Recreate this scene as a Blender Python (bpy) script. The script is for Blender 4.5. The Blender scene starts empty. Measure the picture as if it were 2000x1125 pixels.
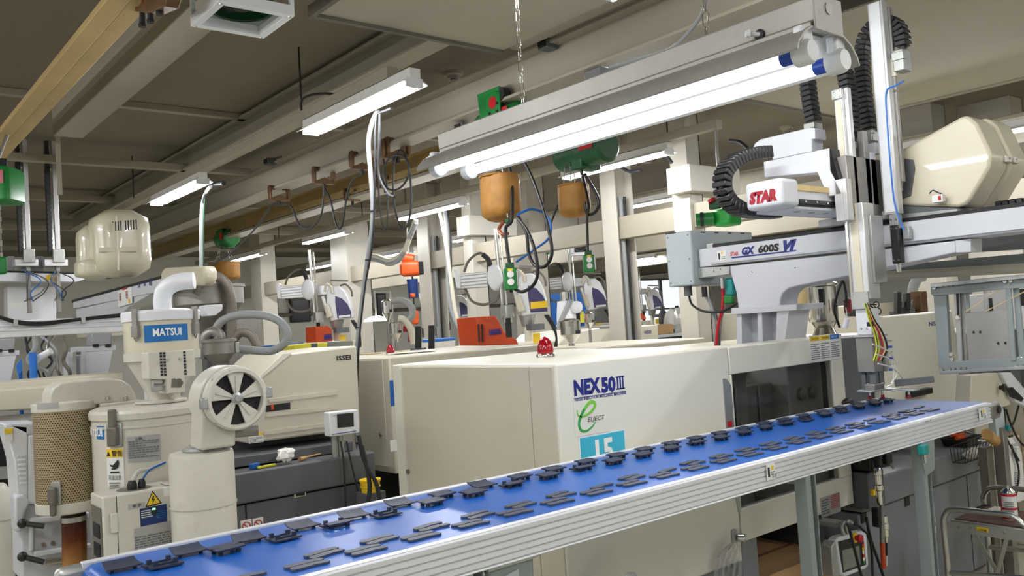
import bpy, bmesh, math, random
from mathutils import Vector, Matrix
random.seed(7)
sc = bpy.context.scene
COL = sc.collection
V = Vector
# ---------------------------------------------------------------- camera
FPX, YAW, PITCH, ROLL, HC = 1673.4, math.radians(39.4816), math.radians(2.368), math.radians(3.5626), 1.75
_f = V((math.sin(YAW)*math.cos(PITCH), math.cos(YAW)*math.cos(PITCH), math.sin(PITCH)))
_r = V((math.cos(YAW), -math.sin(YAW), 0)); _d = _f.cross(_r)
_c, _s = math.cos(ROLL), math.sin(ROLL)
CR, CD, CF = _c*_r+_s*_d, -_s*_r+_c*_d, _f
CAM = V((0, 0, HC))
cam = bpy.data.cameras.new('camera'); cam_ob = bpy.data.objects.new('camera', cam); COL.objects.link(cam_ob)
cam.sensor_width = 36.0; cam.lens = FPX/2000*36; cam.clip_start = .05; cam.clip_end = 200
cam_ob.matrix_world = Matrix(((CR.x, -CD.x, -CF.x, 0), (CR.y, -CD.y, -CF.y, 0), (CR.z, -CD.z, -CF.z, HC), (0, 0, 0, 1)))
sc.camera = cam_ob
# ---------------------------------------------------------------- world, exposure
w = bpy.data.worlds.new('world'); sc.world = w; w.use_nodes = True
w.node_tree.nodes['Background'].inputs[0].default_value = (.85, .92, 1, 1)
w.node_tree.nodes['Background'].inputs[1].default_value = 1.0; w.cycles.sampling_method = 'NONE'
sc.view_settings.view_transform = 'Standard'; sc.view_settings.look = 'None'
sc.view_settings.gamma = 1.0; sc.view_settings.use_curve_mapping = False
sc.view_settings.exposure = 0.62
sc.cycles.max_bounces = 5; sc.cycles.diffuse_bounces = 3; sc.cycles.glossy_bounces = 3; sc.cycles.transmission_bounces = 2; sc.cycles.transparent_max_bounces = 8
LAMP_E = 6.0       # glow of a fluorescent tube
LAMP_W = 46.0      # light output of a ceiling lamp
HERO_E = 3.2
# ---------------------------------------------------------------- a photograph pixel to a point of the place
def ray(x, y): return CR*((x-1000)/FPX)+CD*((y-562.5)/FPX)+CF
def PX(x, y, X): d = ray(x, y); return CAM+d*(X/d.x)
def PY(x, y, Y): d = ray(x, y); return CAM+d*(Y/d.y)
def PZ(x, y, Z): d = ray(x, y); return CAM+d*((Z-HC)/d.z)
def PD(x, y, t): return CAM+ray(x, y)*t
def mpp(p): return (V(p)-CAM).dot(CF)/FPX      # metres per photograph pixel at a point
UX, UY, UZ = V((1, 0, 0)), V((0, 1, 0)), V((0, 0, 1))
# ---------------------------------------------------------------- materials
MATS = {}
def _new(name):
    m = bpy.data.materials.new(name); m.use_nodes = True; MATS[name] = m
    return m, m.node_tree, m.node_tree.nodes['Principled BSDF']
def srgb(c):
    def g(u):
        u /= 255.0
        return u/12.92 if u <= .04045 else ((u+.055)/1.055)**2.4
    return (g(c[0]), g(c[1]), g(c[2]), 1)
def mk(name, col, rough=.5, metal=0, var=.06, scale=6, bump=0, bscale=60, coat=0, dirt=0, alpha=1, trans=0, spec=.5):
    m, nt, b = _new(name); N = nt.nodes; L = nt.links
    c = srgb(col)
    b.inputs['Roughness'].default_value = rough; b.inputs['Metallic'].default_value = metal
    b.inputs['Coat Weight'].default_value = coat; b.inputs['Alpha'].default_value = alpha
    b.inputs['Transmission Weight'].default_value = trans; b.inputs['Specular IOR Level'].default_value = spec
    tc = N.new('ShaderNodeTexCoord')
    if var > 0:
        n = N.new('ShaderNodeTexNoise'); n.inputs['Scale'].default_value = scale; n.inputs['Detail'].default_value = 5
        L.new(tc.outputs['Object'], n.inputs['Vector'])
        r = N.new('ShaderNodeValToRGB'); e = r.color_ramp.elements
        e[0].position = .3; e[1].position = .7
        e[0].color = (c[0]*(1-var), c[1]*(1-var), c[2]*(1-var*1.2), 1)
        e[1].color = (min(1, c[0]*(1+var)), min(1, c[1]*(1+var)), min(1, c[2]*(1+var)), 1)
        L.new(n.outputs['Fac'], r.inputs['Fac']); out = r.outputs['Color']
        if dirt > 0:
            n2 = N.new('ShaderNodeTexNoise'); n2.inputs['Scale'].default_value = scale*4; n2.inputs['Detail'].default_value = 8
            L.new(tc.outputs['Object'], n2.inputs['Vector'])
            r2 = N.new('ShaderNodeValToRGB'); e2 = r2.color_ramp.elements
            e2[0].position = .56; e2[0].color = (0, 0, 0, 1); e2[1].position = .78; e2[1].color = (1, 1, 1, 1)
            L.new(n2.outputs['Fac'], r2.inputs['Fac'])
            mx = N.new('ShaderNodeMix'); mx.data_type = 'RGBA'
            ml = N.new('ShaderNodeMath'); ml.operation = 'MULTIPLY'; ml.inputs[1].default_value = dirt
            L.new(r2.outputs['Color'], ml.inputs[0]); L.new(ml.outputs[0], mx.inputs['Factor'])
            L.new(out, mx.inputs['A']); mx.inputs['B'].default_value = (c[0]*.45, c[1]*.4, c[2]*.3, 1)
            out = mx.outputs['Result']
        L.new(out, b.inputs['Base Color'])
    else:
        b.inputs['Base Color'].default_value = c
    if bump > 0:
        n3 = N.new('ShaderNodeTexNoise'); n3.inputs['Scale'].default_value = bscale; n3.inputs['Detail'].default_value = 3
        L.new(tc.outputs['Object'], n3.inputs['Vector'])
        bp = N.new('ShaderNodeBump'); bp.inputs['Strength'].default_value = bump; bp.inputs['Distance'].default_value = .01
        L.new(n3.outputs['Fac'], bp.inputs['Height']); L.new(bp.outputs['Normal'], b.inputs['Normal'])
    return m
def mk_emit(name, col, strength):
    m, nt, b = _new(name); b.inputs['Base Color'].default_value = (.8, .8, .8, 1)
    b.inputs['Emission Color'].default_value = srgb(col); b.inputs['Emission Strength'].default_value = strength
    return m
def mk_brushed(name, col, rough, ax):
    m, nt, b = _new(name); N = nt.nodes; L = nt.links; c = srgb(col)
    b.inputs['Metallic'].default_value = .45; b.inputs['Roughness'].default_value = rough
    tc = N.new('ShaderNodeTexCoord'); mp = N.new('ShaderNodeMapping')
    s = [60, 60, 60]; s[ax] = .8; mp.inputs['Scale'].default_value = s
    n = N.new('ShaderNodeTexNoise'); n.inputs['Scale'].default_value = 4; n.inputs['Detail'].default_value = 4
    L.new(tc.outputs['Object'], mp.inputs['Vector']); L.new(mp.outputs['Vector'], n.inputs['Vector'])
    r = N.new('ShaderNodeValToRGB'); e = r.color_ramp.elements; e[0].position = .3; e[1].position = .7
    e[0].color = (c[0]*.82, c[1]*.82, c[2]*.82, 1); e[1].color = (min(1, c[0]*1.1), min(1, c[1]*1.1), min(1, c[2]*1.1), 1)
    L.new(n.outputs['Fac'], r.inputs['Fac']); L.new(r.outputs['Color'], b.inputs['Base Color'])
    return m
mk('ceiling', (128, 119, 104), .9, var=.04, scale=2, bump=.1, bscale=40)
mk('slab', (184, 178, 162), .85, var=.03, scale=1.5, bump=.05, bscale=30)
mk('wall', (222, 222, 214), .8, var=.03, scale=1)
mk('wall_dark', (150, 146, 132), .8, var=.05, scale=1)
mk('floor', (192, 190, 170), .35, var=.12, scale=1.2, dirt=.3)
mk('column', (194, 190, 178), .4, var=.04, scale=3)
mk('beam', (158, 151, 135), .5, var=.05, scale=2, dirt=.1)
mk('beam_yellow', (186, 160, 108), .5, var=.08, scale=3, dirt=.3)
mk('trim_grey', (118, 114, 106), .6)
mk('cream', (228, 225, 210), .38, var=.025, scale=2.2, dirt=.06)
mk('cream2', (204, 198, 180), .4, var=.03, scale=2.2, dirt=.1)
mk('cream_yellow', (210, 202, 180), .28, var=.03, scale=2, coat=.3)
mk('offwhite', (206, 202, 190), .35, var=.05, scale=5, dirt=.25)
mk('white_paint', (224, 226, 230), .35, var=.03, scale=4, dirt=.05)
mk('robot_white', (204, 206, 212), .4, var=.02, scale=3)
mk('robot_grey', (150, 152, 154), .45)
mk('box_grey', (182, 192, 196), .5, var=.03)
mk('steel_blue', (142, 150, 150), .45, metal=.2, var=.05, scale=4)
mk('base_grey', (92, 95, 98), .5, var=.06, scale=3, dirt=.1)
mk('base_grey_light', (128, 131, 136), .42, var=.05, scale=2)
mk('black', (22, 22, 24), .45, var=.1)
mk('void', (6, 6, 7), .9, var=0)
mk('rubber', (26, 27, 30), .55, var=.15, scale=20)
mk('chain_black', (34, 35, 38), .38, var=.15, scale=30)
mk('cable', (38, 40, 44), .5, var=0)
mk('cable_grey', (148, 152, 154), .5, var=0)
mk('hose_grey', (150, 154, 154), .5, var=.05, scale=10)
mk('hose_dark', (106, 100, 90), .5, var=.1, scale=10)
mk('chrome', (226, 224, 220), .14, metal=1, var=.05)
mk('steel', (190, 190, 188), .3, metal=1, var=.08, scale=9)
mk('steel_dull', (150, 148, 144), .5, metal=.9, var=.08, scale=12)
mk('galv', (176, 178, 176), .42, metal=.75, var=.08, scale=16)
mk_brushed('alu_x', (214, 215, 218), .34, 0)
mk_brushed('alu_y', (206, 206, 206), .36, 1)
mk_brushed('alu_z', (208, 208, 208), .33, 2)
mk('rail_alu', (222, 224, 228), .38, metal=.25, var=.02, scale=3)
mk('plate_grey', (160, 158, 154), .45, metal=.6, var=.05, scale=8)
mk('belt', (14, 90, 180), .3, var=.05, scale=3, bump=.03, bscale=25, spec=.5)
mk('navy_part', (40, 48, 70), .55, var=.06, scale=30)
mk('grey_part', (70, 76, 92), .5, var=.06, scale=30)
mk('lampbody', (158, 156, 150), .42, metal=.35, var=.1, scale=8, dirt=.2)
mk('reflector', (226, 226, 224), .35, var=.02)
mk('green', (24, 120, 52), .4, var=.1, scale=8)
mk('green_dark', (18, 74, 40), .45, var=.1, scale=8)
mk('green_bright', (30, 160, 60), .35, var=.08)
mk('leather', (152, 106, 42), .6, var=.2, scale=9, bump=.25, bscale=30)
mk('orange', (214, 82, 22), .45, var=.04)
mk('orange_dk', (196, 68, 20), .45, var=.05)
mk('brown_metal', (112, 84, 60), .4, metal=.5, var=.2, scale=14)
mk('copper_hook', (150, 84, 58), .4, metal=.5)
mk('red', (190, 22, 34), .4, var=0)
mk('red_dark', (150, 16, 36), .4, var=0)
mk('redlens', (140, 2, 18), .15, var=0, coat=.3)
mk('navy_ink', (22, 34, 120), .5, var=0)
mk('ink', (28, 28, 30), .6, var=0)
mk('ink_grey', (110, 110, 112), .6, var=0)
mk('white_ink', (240, 240, 236), .5, var=0)
mk('label_white', (232, 232, 228), .5, var=.02)
mk('label_silver', (176, 176, 174), .4, metal=.3, var=.03)
mk('label_blue', (18, 108, 176), .4, var=.02)
mk('label_cyan', (62, 180, 208), .4, var=.06, scale=8)
mk('label_yellow', (240, 200, 40), .45, var=.02)
mk('label_navy', (18, 48, 104), .35, var=.03)
mk('logo_green', (44, 158, 66), .5, var=0)
mk('logo_lime', (120, 196, 60), .5, var=0)
mk('blue', (22, 92, 170), .5, var=.04)
mk('blue_bright', (36, 110, 200), .4, var=0)
mk('blue_cap', (26, 70, 170), .35, var=0)
mk('teal', (20, 140, 138), .4, var=.03)
mk('yellow', (214, 206, 60), .5, var=.04)
mk('yellow_paint', (236, 196, 30), .5, var=.03)
mk('purple_panel', (58, 54, 100), .4, var=.02)
mk('cardboard', (196, 158, 112), .8, var=.05, scale=5)
mk('cardboard_tape', (140, 96, 62), .6, var=.04)
mk('wood', (190, 146, 88), .6, var=.14, scale=12)
mk('pale_wood', (216, 190, 134), .6, var=.06, scale=10)
mk('brown_mat', (92, 64, 54), .8, var=.1, scale=30, bump=.1)
mk('paper', (238, 237, 232), .7, var=.02)
mk('cloth', (226, 222, 212), .85, var=.05, scale=20, bump=.3, bscale=50)
mk('screen', (36, 38, 42), .25, var=.1, scale=4)
mk('screen_grey', (126, 128, 118), .3, var=.06, scale=3)
mk('foam', (44, 44, 46), .95, var=.3, scale=60, bump=.5, bscale=120)
mk('rust_pipe', (168, 140, 96), .45, metal=.3, var=.2, scale=5, dirt=.5)
mk('burnt', (66, 40, 26), .5, metal=.3, var=.3, scale=9)
mk('clear_tube', (214, 214, 206), .2, var=0, alpha=.75)
mk('plastic_bag', (226, 226, 226), .3, var=0, alpha=.38, bump=.5, bscale=14)
mk('glass_dark', (34, 35, 33), .06, var=0, alpha=.3)
mk('window_pane', (200, 215, 225), .05, var=0, alpha=.15)
mk('tube_glow_off', (240, 240, 245), .3, var=0)
mk_emit('tube', (255, 246, 250), LAMP_E)
mk_emit('tube_hero', (236, 243, 255), HERO_E)
mk_emit('led_green', (90, 255, 150), 3)
mk_emit('daylight', (196, 214, 238), 2.2)
mk_emit('lightpanel', (255, 250, 244), 12)
for k_ in ('led_green', 'lightpanel', 'daylight', 'tube'): MATS[k_].cycles.emission_sampling = 'NONE'
# ---------------------------------------------------------------- mesh builder
def perp(d):
    d = d.normalized(); a = UZ if abs(d.z) < .9 else UX
    u = d.cross(a).normalized(); return u, d.cross(u).normalized()
class MB:
    def __init__(s): s.v = []; s.f = []
    def add(s, vs, fs):
        o = len(s.v); s.v += [V(p) for p in vs]; s.f += [tuple(i+o for i in f) for f in fs]; return s
    def hexa(s, p):   # 8 points: bottom ring 0-3, top ring 4-7
        return s.add(p, [(3, 2, 1, 0), (4, 5, 6, 7), (0, 1, 5, 4), (1, 2, 6, 5), (2, 3, 7, 6), (3, 0, 4, 7)])
    def box(s, x0, x1, y0, y1, z0, z1):
        if x0 > x1: x0, x1 = x1, x0
        if y0 > y1: y0, y1 = y1, y0
        if z0 > z1: z0, z1 = z1, z0
        return s.hexa([(x0, y0, z0), (x1, y0, z0), (x1, y1, z0), (x0, y1, z0), (x0, y0, z1), (x1, y0, z1), (x1, y1, z1), (x0, y1, z1)])
    def bc(s, c, sx, sy, sz, rz=0):
        c = V(c); a = V((math.cos(rz), math.sin(rz), 0))*sx/2; b = V((-math.sin(rz), math.cos(rz), 0))*sy/2; u = UZ*sz/2
        return s.ob(c, a, b, u)
    def ob(s, c, a, b, u):
        c = V(c); a = V(a); b = V(b); u = V(u)
        if a.cross(b).dot(u) < 0: a = -a
        return s.hexa([c-a-b-u, c+a-b-u, c+a+b-u, c-a+b-u, c-a-b+u, c+a-b+u, c+a+b+u, c-a+b+u])
    def bar(s, p0, p1, wd, ht, up=UZ):
        p0 = V(p0); p1 = V(p1); d = p1-p0; u = V(up); sd = d.cross(u)
        if sd.length < 1e-6: sd = d.cross(UX)
        sd.normalize(); u = sd.cross(d).normalized()
        return s.ob((p0+p1)/2, d/2, sd*wd/2, u*ht/2)
    def prism(s, poly, vec):
        poly = [V(p) for p in poly]; vec = V(vec); n = len(poly)
        nrm = V((0, 0, 0))
        for i in range(n): nrm += poly[i].cross(poly[(i+1) % n])
        if nrm.dot(vec) < 0: poly = poly[::-1]
        return s.add(poly+[p+vec for p in poly], [tuple(range(n-1, -1, -1)), tuple(range(n, 2*n))]+[(i, (i+1) % n, n+(i+1) % n, n+i) for i in range(n)])
    def cyl(s, p0, p1, r0, r1=None, n=16, caps=True):
        p0 = V(p0); p1 = V(p1); r1 = r0 if r1 is None else r1
        u, v = perp(p1-p0); vs = []
        for p, r in ((p0, r0), (p1, r1)):
            for i in range(n):
                a = 2*math.pi*i/n; vs.append(p+(u*math.cos(a)+v*math.sin(a))*r)
        fs = [(i, (i+1) % n, n+(i+1) % n, n+i) for i in range(n)]
        if caps: fs += [tuple(range(n-1, -1, -1)), tuple(range(n, 2*n))]
        return s.add(vs, fs)
    def lathe(s, c, prof, n=24, ax=UZ, caps=True):   # prof: (radius, height) from bottom to top
        c = V(c); ax = V(ax).normalized(); u, v = perp(ax); vs = []
        for r, h in prof:
            for i in range(n):
                a = 2*math.pi*i/n; vs.append(c+ax*h+(u*math.cos(a)+v*math.sin(a))*r)
        fs = []
        for k in range(len(prof)-1):
            for i in range(n): fs.append((k*n+i, k*n+(i+1) % n, (k+1)*n+(i+1) % n, (k+1)*n+i))
        if caps: fs += [tuple(range(n-1, -1, -1)), tuple(range((len(prof)-1)*n, len(prof)*n))]
        return s.add(vs, fs)
    def tube(s, pts, r, n=8, caps=True, ry=None, rf=None):
        pts = [V(p) for p in pts]; m = len(pts); vs = []; u = None
        for k in range(m):
            t = (pts[min(k+1, m-1)]-pts[max(k-1, 0)])
            if t.length < 1e-9: t = UZ.copy()
            t.normalize()
            if u is None: u, v = perp(t)
            else:
                u = (u-t*u.dot(t))
                if u.length < 1e-6: u, _ = perp(t)
                u.normalize(); v = t.cross(u).normalized()
            rr = r if rf is None else r*rf(k/(m-1))
            for i in range(n):
                a = 2*math.pi*i/n; vs.append(pts[k]+u*math.cos(a)*rr+v*math.sin(a)*(ry if ry else rr))
        fs = []
        for k in range(m-1):
            for i in range(n): fs.append((k*n+i, k*n+(i+1) % n, (k+1)*n+(i+1) % n, (k+1)*n+i))
        if caps: fs += [tuple(range(n-1, -1, -1)), tuple(range((m-1)*n, m*n))]
        return s.add(vs, fs)
    def loft(s, rings, caps=True):
        n = len(rings[0]); vs = [p for r in rings for p in r]; fs = []
        for k in range(len(rings)-1):
            for i in range(n): fs.append((k*n+i, k*n+(i+1) % n, (k+1)*n+(i+1) % n, (k+1)*n+i))
        if caps: fs += [tuple(range(n-1, -1, -1)), tuple(range((len(rings)-1)*n, len(rings)*n))]
        return s.add(vs, fs)
    def ell(s, c, rx, ry, rz, n=14, m=8):
        c = V(c); vs = []
        for k in range(1, m):
            p = math.pi*k/m
            for i in range(n):
                a = 2*math.pi*i/n; vs.append(c+V((rx*math.sin(p)*math.cos(a), ry*math.sin(p)*math.sin(a), -rz*math.cos(p))))
        vs += [c-UZ*rz, c+UZ*rz]; B, T = len(vs)-2, len(vs)-1; fs = []
        for k in range(m-2):
            for i in range(n): fs.append((k*n+i, k*n+(i+1) % n, (k+1)*n+(i+1) % n, (k+1)*n+i))
        for i in range(n):
            fs.append((B, (i+1) % n, i)); fs.append((T, (m-2)*n+i, (m-2)*n+(i+1) % n))
        return s.add(vs, fs)
    def mesh(s, name, org=V((0, 0, 0)), smooth=35):
        me = bpy.data.meshes.new(name); me.from_pydata([tuple(p-org) for p in s.v], [], s.f); me.update()
        bm = bmesh.new(); bm.from_mesh(me); bmesh.ops.recalc_face_normals(bm, faces=bm.faces); bm.to_mesh(me); bm.free()
        if smooth:
            me.polygons.foreach_set('use_smooth', [True]*len(me.polygons)); me.set_sharp_from_angle(angle=math.radians(smooth))
        return me
    def build(s, name, mat, parent=None, bevel=0, seg=2, smooth=35, label=None):
        org = worg(parent) if parent else V((0, 0, 0))
        o = bpy.data.objects.new(name, s.mesh(name, org, smooth)); COL.objects.link(o)
        o.data.materials.append(MATS[mat])
        if parent: o.parent = parent
        if bevel:
            b = o.modifiers.new('bevel', 'BEVEL'); b.width = bevel; b.segments = seg; b.limit_method = 'ANGLE'; b.angle_limit = math.radians(40)
        if label: o['label'] = label
        return o
def worg(o):
    p = V((0, 0, 0))
    while o: p += V(o.location); o = o.parent
    return p
def tag(o, label, cat=None, group=None, kind=None):
    o['label'] = label
    if cat: o['category'] = cat
    if group: o['group'] = group
    if kind: o['kind'] = kind
    return o
def thing(name, label, cat, loc, group=None):
    o = bpy.data.objects.new(name, None); COL.objects.link(o); o.location = V(loc); o.empty_display_size = .05
    return tag(o, label, cat, group)
def struct(name, mb, mat, label=None, bevel=0, parent=None):
    o = mb.build(name, mat, parent, bevel)
    if not parent: o['kind'] = 'structure'
    if label: o['label'] = label
    return o
def single(name, mb, mat, label, cat, group=None, bevel=0, smooth=35, kind=None):
    return tag(mb.build(name, mat, None, bevel, smooth=smooth), label, cat, group, kind)
def copy_tree(o, loc=None, rz=None, parent=None, label=None):
    c = o.copy(); COL.objects.link(c); c.parent = parent
    if loc is not None: c.location = V(loc)
    if rz is not None: c.rotation_euler = (0, 0, rz)
    if label: c['label'] = label
    for ch in o.children: copy_tree(ch, parent=c)
    return c
def spline(pts, k=8):
    pts = [V(p) for p in pts]; out = []
    q = [pts[0]*2-pts[1]]+pts+[pts[-1]*2-pts[-2]]
    for i in range(1, len(q)-2):
        for j in range(k):
            t = j/k; a, b, c, d = q[i-1], q[i], q[i+1], q[i+2]
            out.append(.5*((2*b)+(c-a)*t+(2*a-5*b+4*c-d)*t*t+(3*b-a-3*c+d)*t**3))
    out.append(pts[-1]); return out
def rrect(c, u, v, w_, h, r, k=4):      # rounded rectangle ring in the plane of u, v
    c = V(c); out = []
    for cx, cy, a0 in ((w_/2-r, h/2-r, 0), (-w_/2+r, h/2-r, 90), (-w_/2+r, -h/2+r, 180), (w_/2-r, -h/2+r, 270)):
        for i in range(k+1):
            a = math.radians(a0+90*i/k); out.append(c+u*(cx+r*math.cos(a))+v*(cy+r*math.sin(a)))
    return out
def ring(c, u, v, r, n=24, a0=0, a1=360):
    return [V(c)+u*r*math.cos(math.radians(a0+(a1-a0)*i/n))+v*r*math.sin(math.radians(a0+(a1-a0)*i/n)) for i in range(n+(0 if a1-a0 == 360 else 1))]
def text(s, org, u, v, h, mat, parent, name='lettering', wd=None, bold=0, shear=0, align='LEFT', lift=.001, label=None):
    """flat lettering: org = left end of the baseline, u along the line, v up, h = cap height"""
    cu = bpy.data.curves.new('t', 'FONT'); cu.body = s; cu.size = 1; cu.offset = bold; cu.shear = shear; cu.resolution_u = 2
    t = bpy.data.objects.new('t', cu); COL.objects.link(t)
    me = bpy.data.meshes.new_from_object(t); bpy.data.objects.remove(t); bpy.data.curves.remove(cu)
    xs = [p.co.x for p in me.vertices]; ys = [p.co.y for p in me.vertices]
    if not xs: return None
    x0, x1, y0 = min(xs), max(xs), 0
    capH = .7
    sy = h/capH; sx = sy if wd is None else wd/(x1-x0)
    u = V(u).normalized(); v = V(v).normalized(); n = u.cross(v).normalized()
    o0 = worg(parent) if parent else V((0, 0, 0))
    sh = {'LEFT': 0, 'CENTER': -(x1-x0)*sx/2, 'RIGHT': -(x1-x0)*sx}[align]
    for p in me.vertices:
        q = V(org)+u*((p.co.x-x0)*sx+sh)+v*(p.co.y*sy)+n*lift-o0; p.co = q
    o = bpy.data.objects.new(name, me); COL.objects.link(o); me.materials.clear(); me.materials.append(MATS[mat])
    if parent: o.parent = parent
    if label: o['label'] = label
    return o
def plate(c, u, v, w_, h, mat, parent, name='sticker', t=.0012, label=None):
    """thin sheet centred at c, facing u x v"""
    u = V(u).normalized(); v = V(v).normalized(); n = u.cross(v)
    return MB().ob(V(c)+n*t/2, u*w_/2, v*h/2, n*t/2).build(name, mat, parent, label=label)
def bolts(pts, n, r, t, mat, parent, name='bolt'):
    for p in pts:
        MB().cyl(V(p), V(p)+V(n).normalized()*t, r, r*.85, 8).build(name, mat, parent)
def textlines(c, u, v, w_, h, nrow, mat, parent, name='print', lift=.0016, dens=.8):
    """rows of small print too small to read"""
    u = V(u).normalized(); v = V(v).normalized(); n = u.cross(v); mb = MB(); rnd = random.Random(nrow*7+int(w_*1e4))
    for i in range(nrow):
        y = h/2-(i+.5)*h/nrow; x = -w_/2; end = w_/2*(1 if rnd.random() < dens else rnd.uniform(.1, .8))
        while x < end:
            l = min(rnd.uniform(.05, .16)*w_, end-x); 
            if l > .004*w_: mb.ob(V(c)+u*(x+l/2)+v*y+n*lift, u*l/2, v*h/nrow*.24, n*.0002)
            x += l+w_*.025
    o = mb.build(name, mat, parent, smooth=0); o['kind'] = 'stuff'; return o
def cable(name, pts, r, mat, label, cat='cable', group=None, k=8, n=8):
    return single(name, MB().tube(spline(pts, k), r, n), mat, label, cat, group)
def tube_light(parent, x, y0, y1, z, wd_, watt, col):
    for s in (-1, 1):     # one light along each tube, turned outwards
        l = bpy.data.lights.new('tube_light', 'AREA'); l.shape = 'RECTANGLE'; l.size = wd_*.45; l.size_y = y1-y0; l.energy = watt/2; l.color = col
        o = bpy.data.objects.new('tube_light', l); COL.objects.link(o); o.parent = parent; o.location = V((x+s*wd_*.42, (y0+y1)/2, z))-worg(parent); o.rotation_euler = (0, -s*math.radians(48), 0)
def blob(c, rx, ry, rz, seed, n=16, m=8, amp=.22):
    rnd = random.Random(seed); vs = []
    for k in range(m):
        ph = math.pi*k/(m-1)
        for i in range(n):
            th = 2*math.pi*i/n; r = 1+rnd.uniform(-amp, amp); vs.append(V(c)+V((rx*math.sin(ph)*math.cos(th)*r, ry*math.sin(ph)*math.sin(th)*r, -rz*math.cos(ph)*(r if 0 < k < m-1 else 1))))
    return MB().add(vs, [(k*n+i, k*n+(i+1) % n, (k+1)*n+(i+1) % n, (k+1)*n+i) for k in range(m-1) for i in range(n)])
# ================================================================ the hall
CZ = 3.65
WY, WX = 19.0, 27.0
struct('floor', MB().box(-6, WX, -5, WY, -.1, 0), 'floor', 'grey green painted factory floor')
struct('ceiling', MB().box(-6, WX, -5, WY, CZ, CZ+.1), 'ceiling', 'dim beige ceiling over the machines')
wa, wb = PY(1196, 600, WY).x, PY(1340, 600, WY).x
wz0, wz1 = 1.2, 2.95
struct('wall_back', MB().box(-6, wa, WY, WY+.15, 0, CZ).box(wb, WX, WY, WY+.15, 0, CZ).box(wa, wb, WY, WY+.15, 0, wz0).box(wa, wb, WY, WY+.15, wz1, CZ), 'wall', 'white far wall of the hall')
ry0, ry1 = 4.0, 9.5
struct('wall_right', MB().box(WX, WX+.15, -5, ry0, 0, CZ).box(WX, WX+.15, ry1, WY, 0, CZ).box(WX, WX+.15, ry0, ry1, 0, 1.2).box(WX, WX+.15, ry0, ry1, 3.0, CZ), 'wall', 'white right hand wall')
struct('wall_left', MB().box(-6.15, -6, -5, WY, 0, CZ), 'wall')
struct('wall_front', MB().box(-6, WX, -5.15, -5, 0, CZ), 'wall')
wn = struct('window_1', MB().box(wa, wb, WY+.02, WY+.08, wz0, wz0+.06).box(wa, wb, WY+.02, WY+.08, wz1-.06, wz1).box(wa, wa+.06, WY+.02, WY+.08, wz0+.06, wz1-.06).box(wb-.06, wb, WY+.02, WY+.08, wz0+.06, wz1-.06), 'trim_grey', 'bright window in the far wall')
for k in range(3):
    x = wa+(wb-wa)*(k+1)/3
    if k < 2: MB().box(x-.05, x+.05, WY+.01, WY+.09, wz0+.06, wz1-.06).build('mullion', 'trim_grey', wn)
    MB().box(wa+.06+(wb-wa-.12)*k/3, wa+.06+(wb-wa-.12)*(k+1)/3, WY+.045, WY+.05, wz0+.06, wz1-.06).build('pane', 'window_pane', wn)
MB().box(wa, wb, WY+.015, WY+.085, 1.9, 1.95).build('rail', 'trim_grey', wn)
wn2 = struct('window_2', MB().box(WX+.02, WX+.08, ry0, ry1, 1.2, 1.26).box(WX+.02, WX+.08, ry0, ry1, 2.94, 3.0), 'trim_grey', 'long window in the right wall')
for k in range(5):
    y = ry0+(ry1-ry0)*k/5; y2 = ry0+(ry1-ry0)*(k+1)/5
    MB().box(WX+.02, WX+.08, y-.04, y+.04, 1.26, 2.94).build('mullion', 'trim_grey', wn2)
    MB().box(WX+.045, WX+.05, y+.04, y2-.04, 1.26, 2.94).build('pane', 'window_pane', wn2)
struct('trim_1', MB().cyl((-6, WY-.06, 2.28), (wa-.3, WY-.06, 2.28), .045, n=8), 'trim_grey', 'dark pipe running along the far wall')
for i, (a, b, c, d) in enumerate(((566, 600, 582, 628), (733, 748, 572, 617))):
    p0 = PY(a, c, WY-.1); p1 = PY(b+8, d, WY-.1)
    t = thing('wall_screen', ('black flat screen on the far white wall, left one behind the robot', 'black flat screen on the far white wall, right one behind the grey conduit')[i], 'screen', (p0.x, WY-.1, p1.z))
    MB().box(p0.x, p1.x, WY-.1, WY-.02, p1.z, p0.z).build('casing', 'black', t, .01); MB().box(p0.x+.05, p1.x-.05, WY-.105, WY-.1, p1.z+.05, p0.z-.05).build('display', 'screen', t)
# ---- lowered ceiling panels
def slab(x0, x1, y0, y1, lab):
    o = struct('ceiling_panel', MB().box(x0, x1, y0, y1, 3.42, CZ), 'slab', lab)
    MB().box(x0-.03, x0, y0, y1+.03, 3.40, 3.46).build('edge_trim', 'trim_grey', o)
    MB().box(x0, x1, y1, y1+.03, 3.40, 3.46).build('edge_trim', 'trim_grey', o)
    MB().box(x1, x1+.07, y0, y1-.06, 3.41, 3.45).build('edge_rail', 'beam', o)
    return o
slab(2.07, 3.32, -4.5, 3.97, 'pale lowered ceiling panel between the beams')
slab(4.6, 7.35, -4.5, 3.97, 'wide pale lowered ceiling panel above the robot')
# ---- beams
def ibeam(x, y0, y1, zb, zt, fw, mat, lab, nm='ceiling_beam'):
    o = struct(nm, MB().box(x-.012, x+.012, y0, y1, zb+.02, zt-.02), mat, lab)
    MB().box(x-fw/2, x+fw/2, y0, y1, zb, zb+.02).build('bottom_flange', mat, o, .003)
    MB().box(x-fw/2, x+fw/2, y0, y1, zt-.02, zt).build('top_flange', mat, o, .003)
    return o
o = struct('ceiling_beam', MB().box(1.48, 1.69, -4, 7.2, 3.4, CZ), 'beam', 'wide cream boxed beam under the ceiling at upper left', .006)
MB().box(1.5, 1.53, 7.2, 7.23, 2.95, 3.62).build('hanger', 'beam', o)
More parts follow.
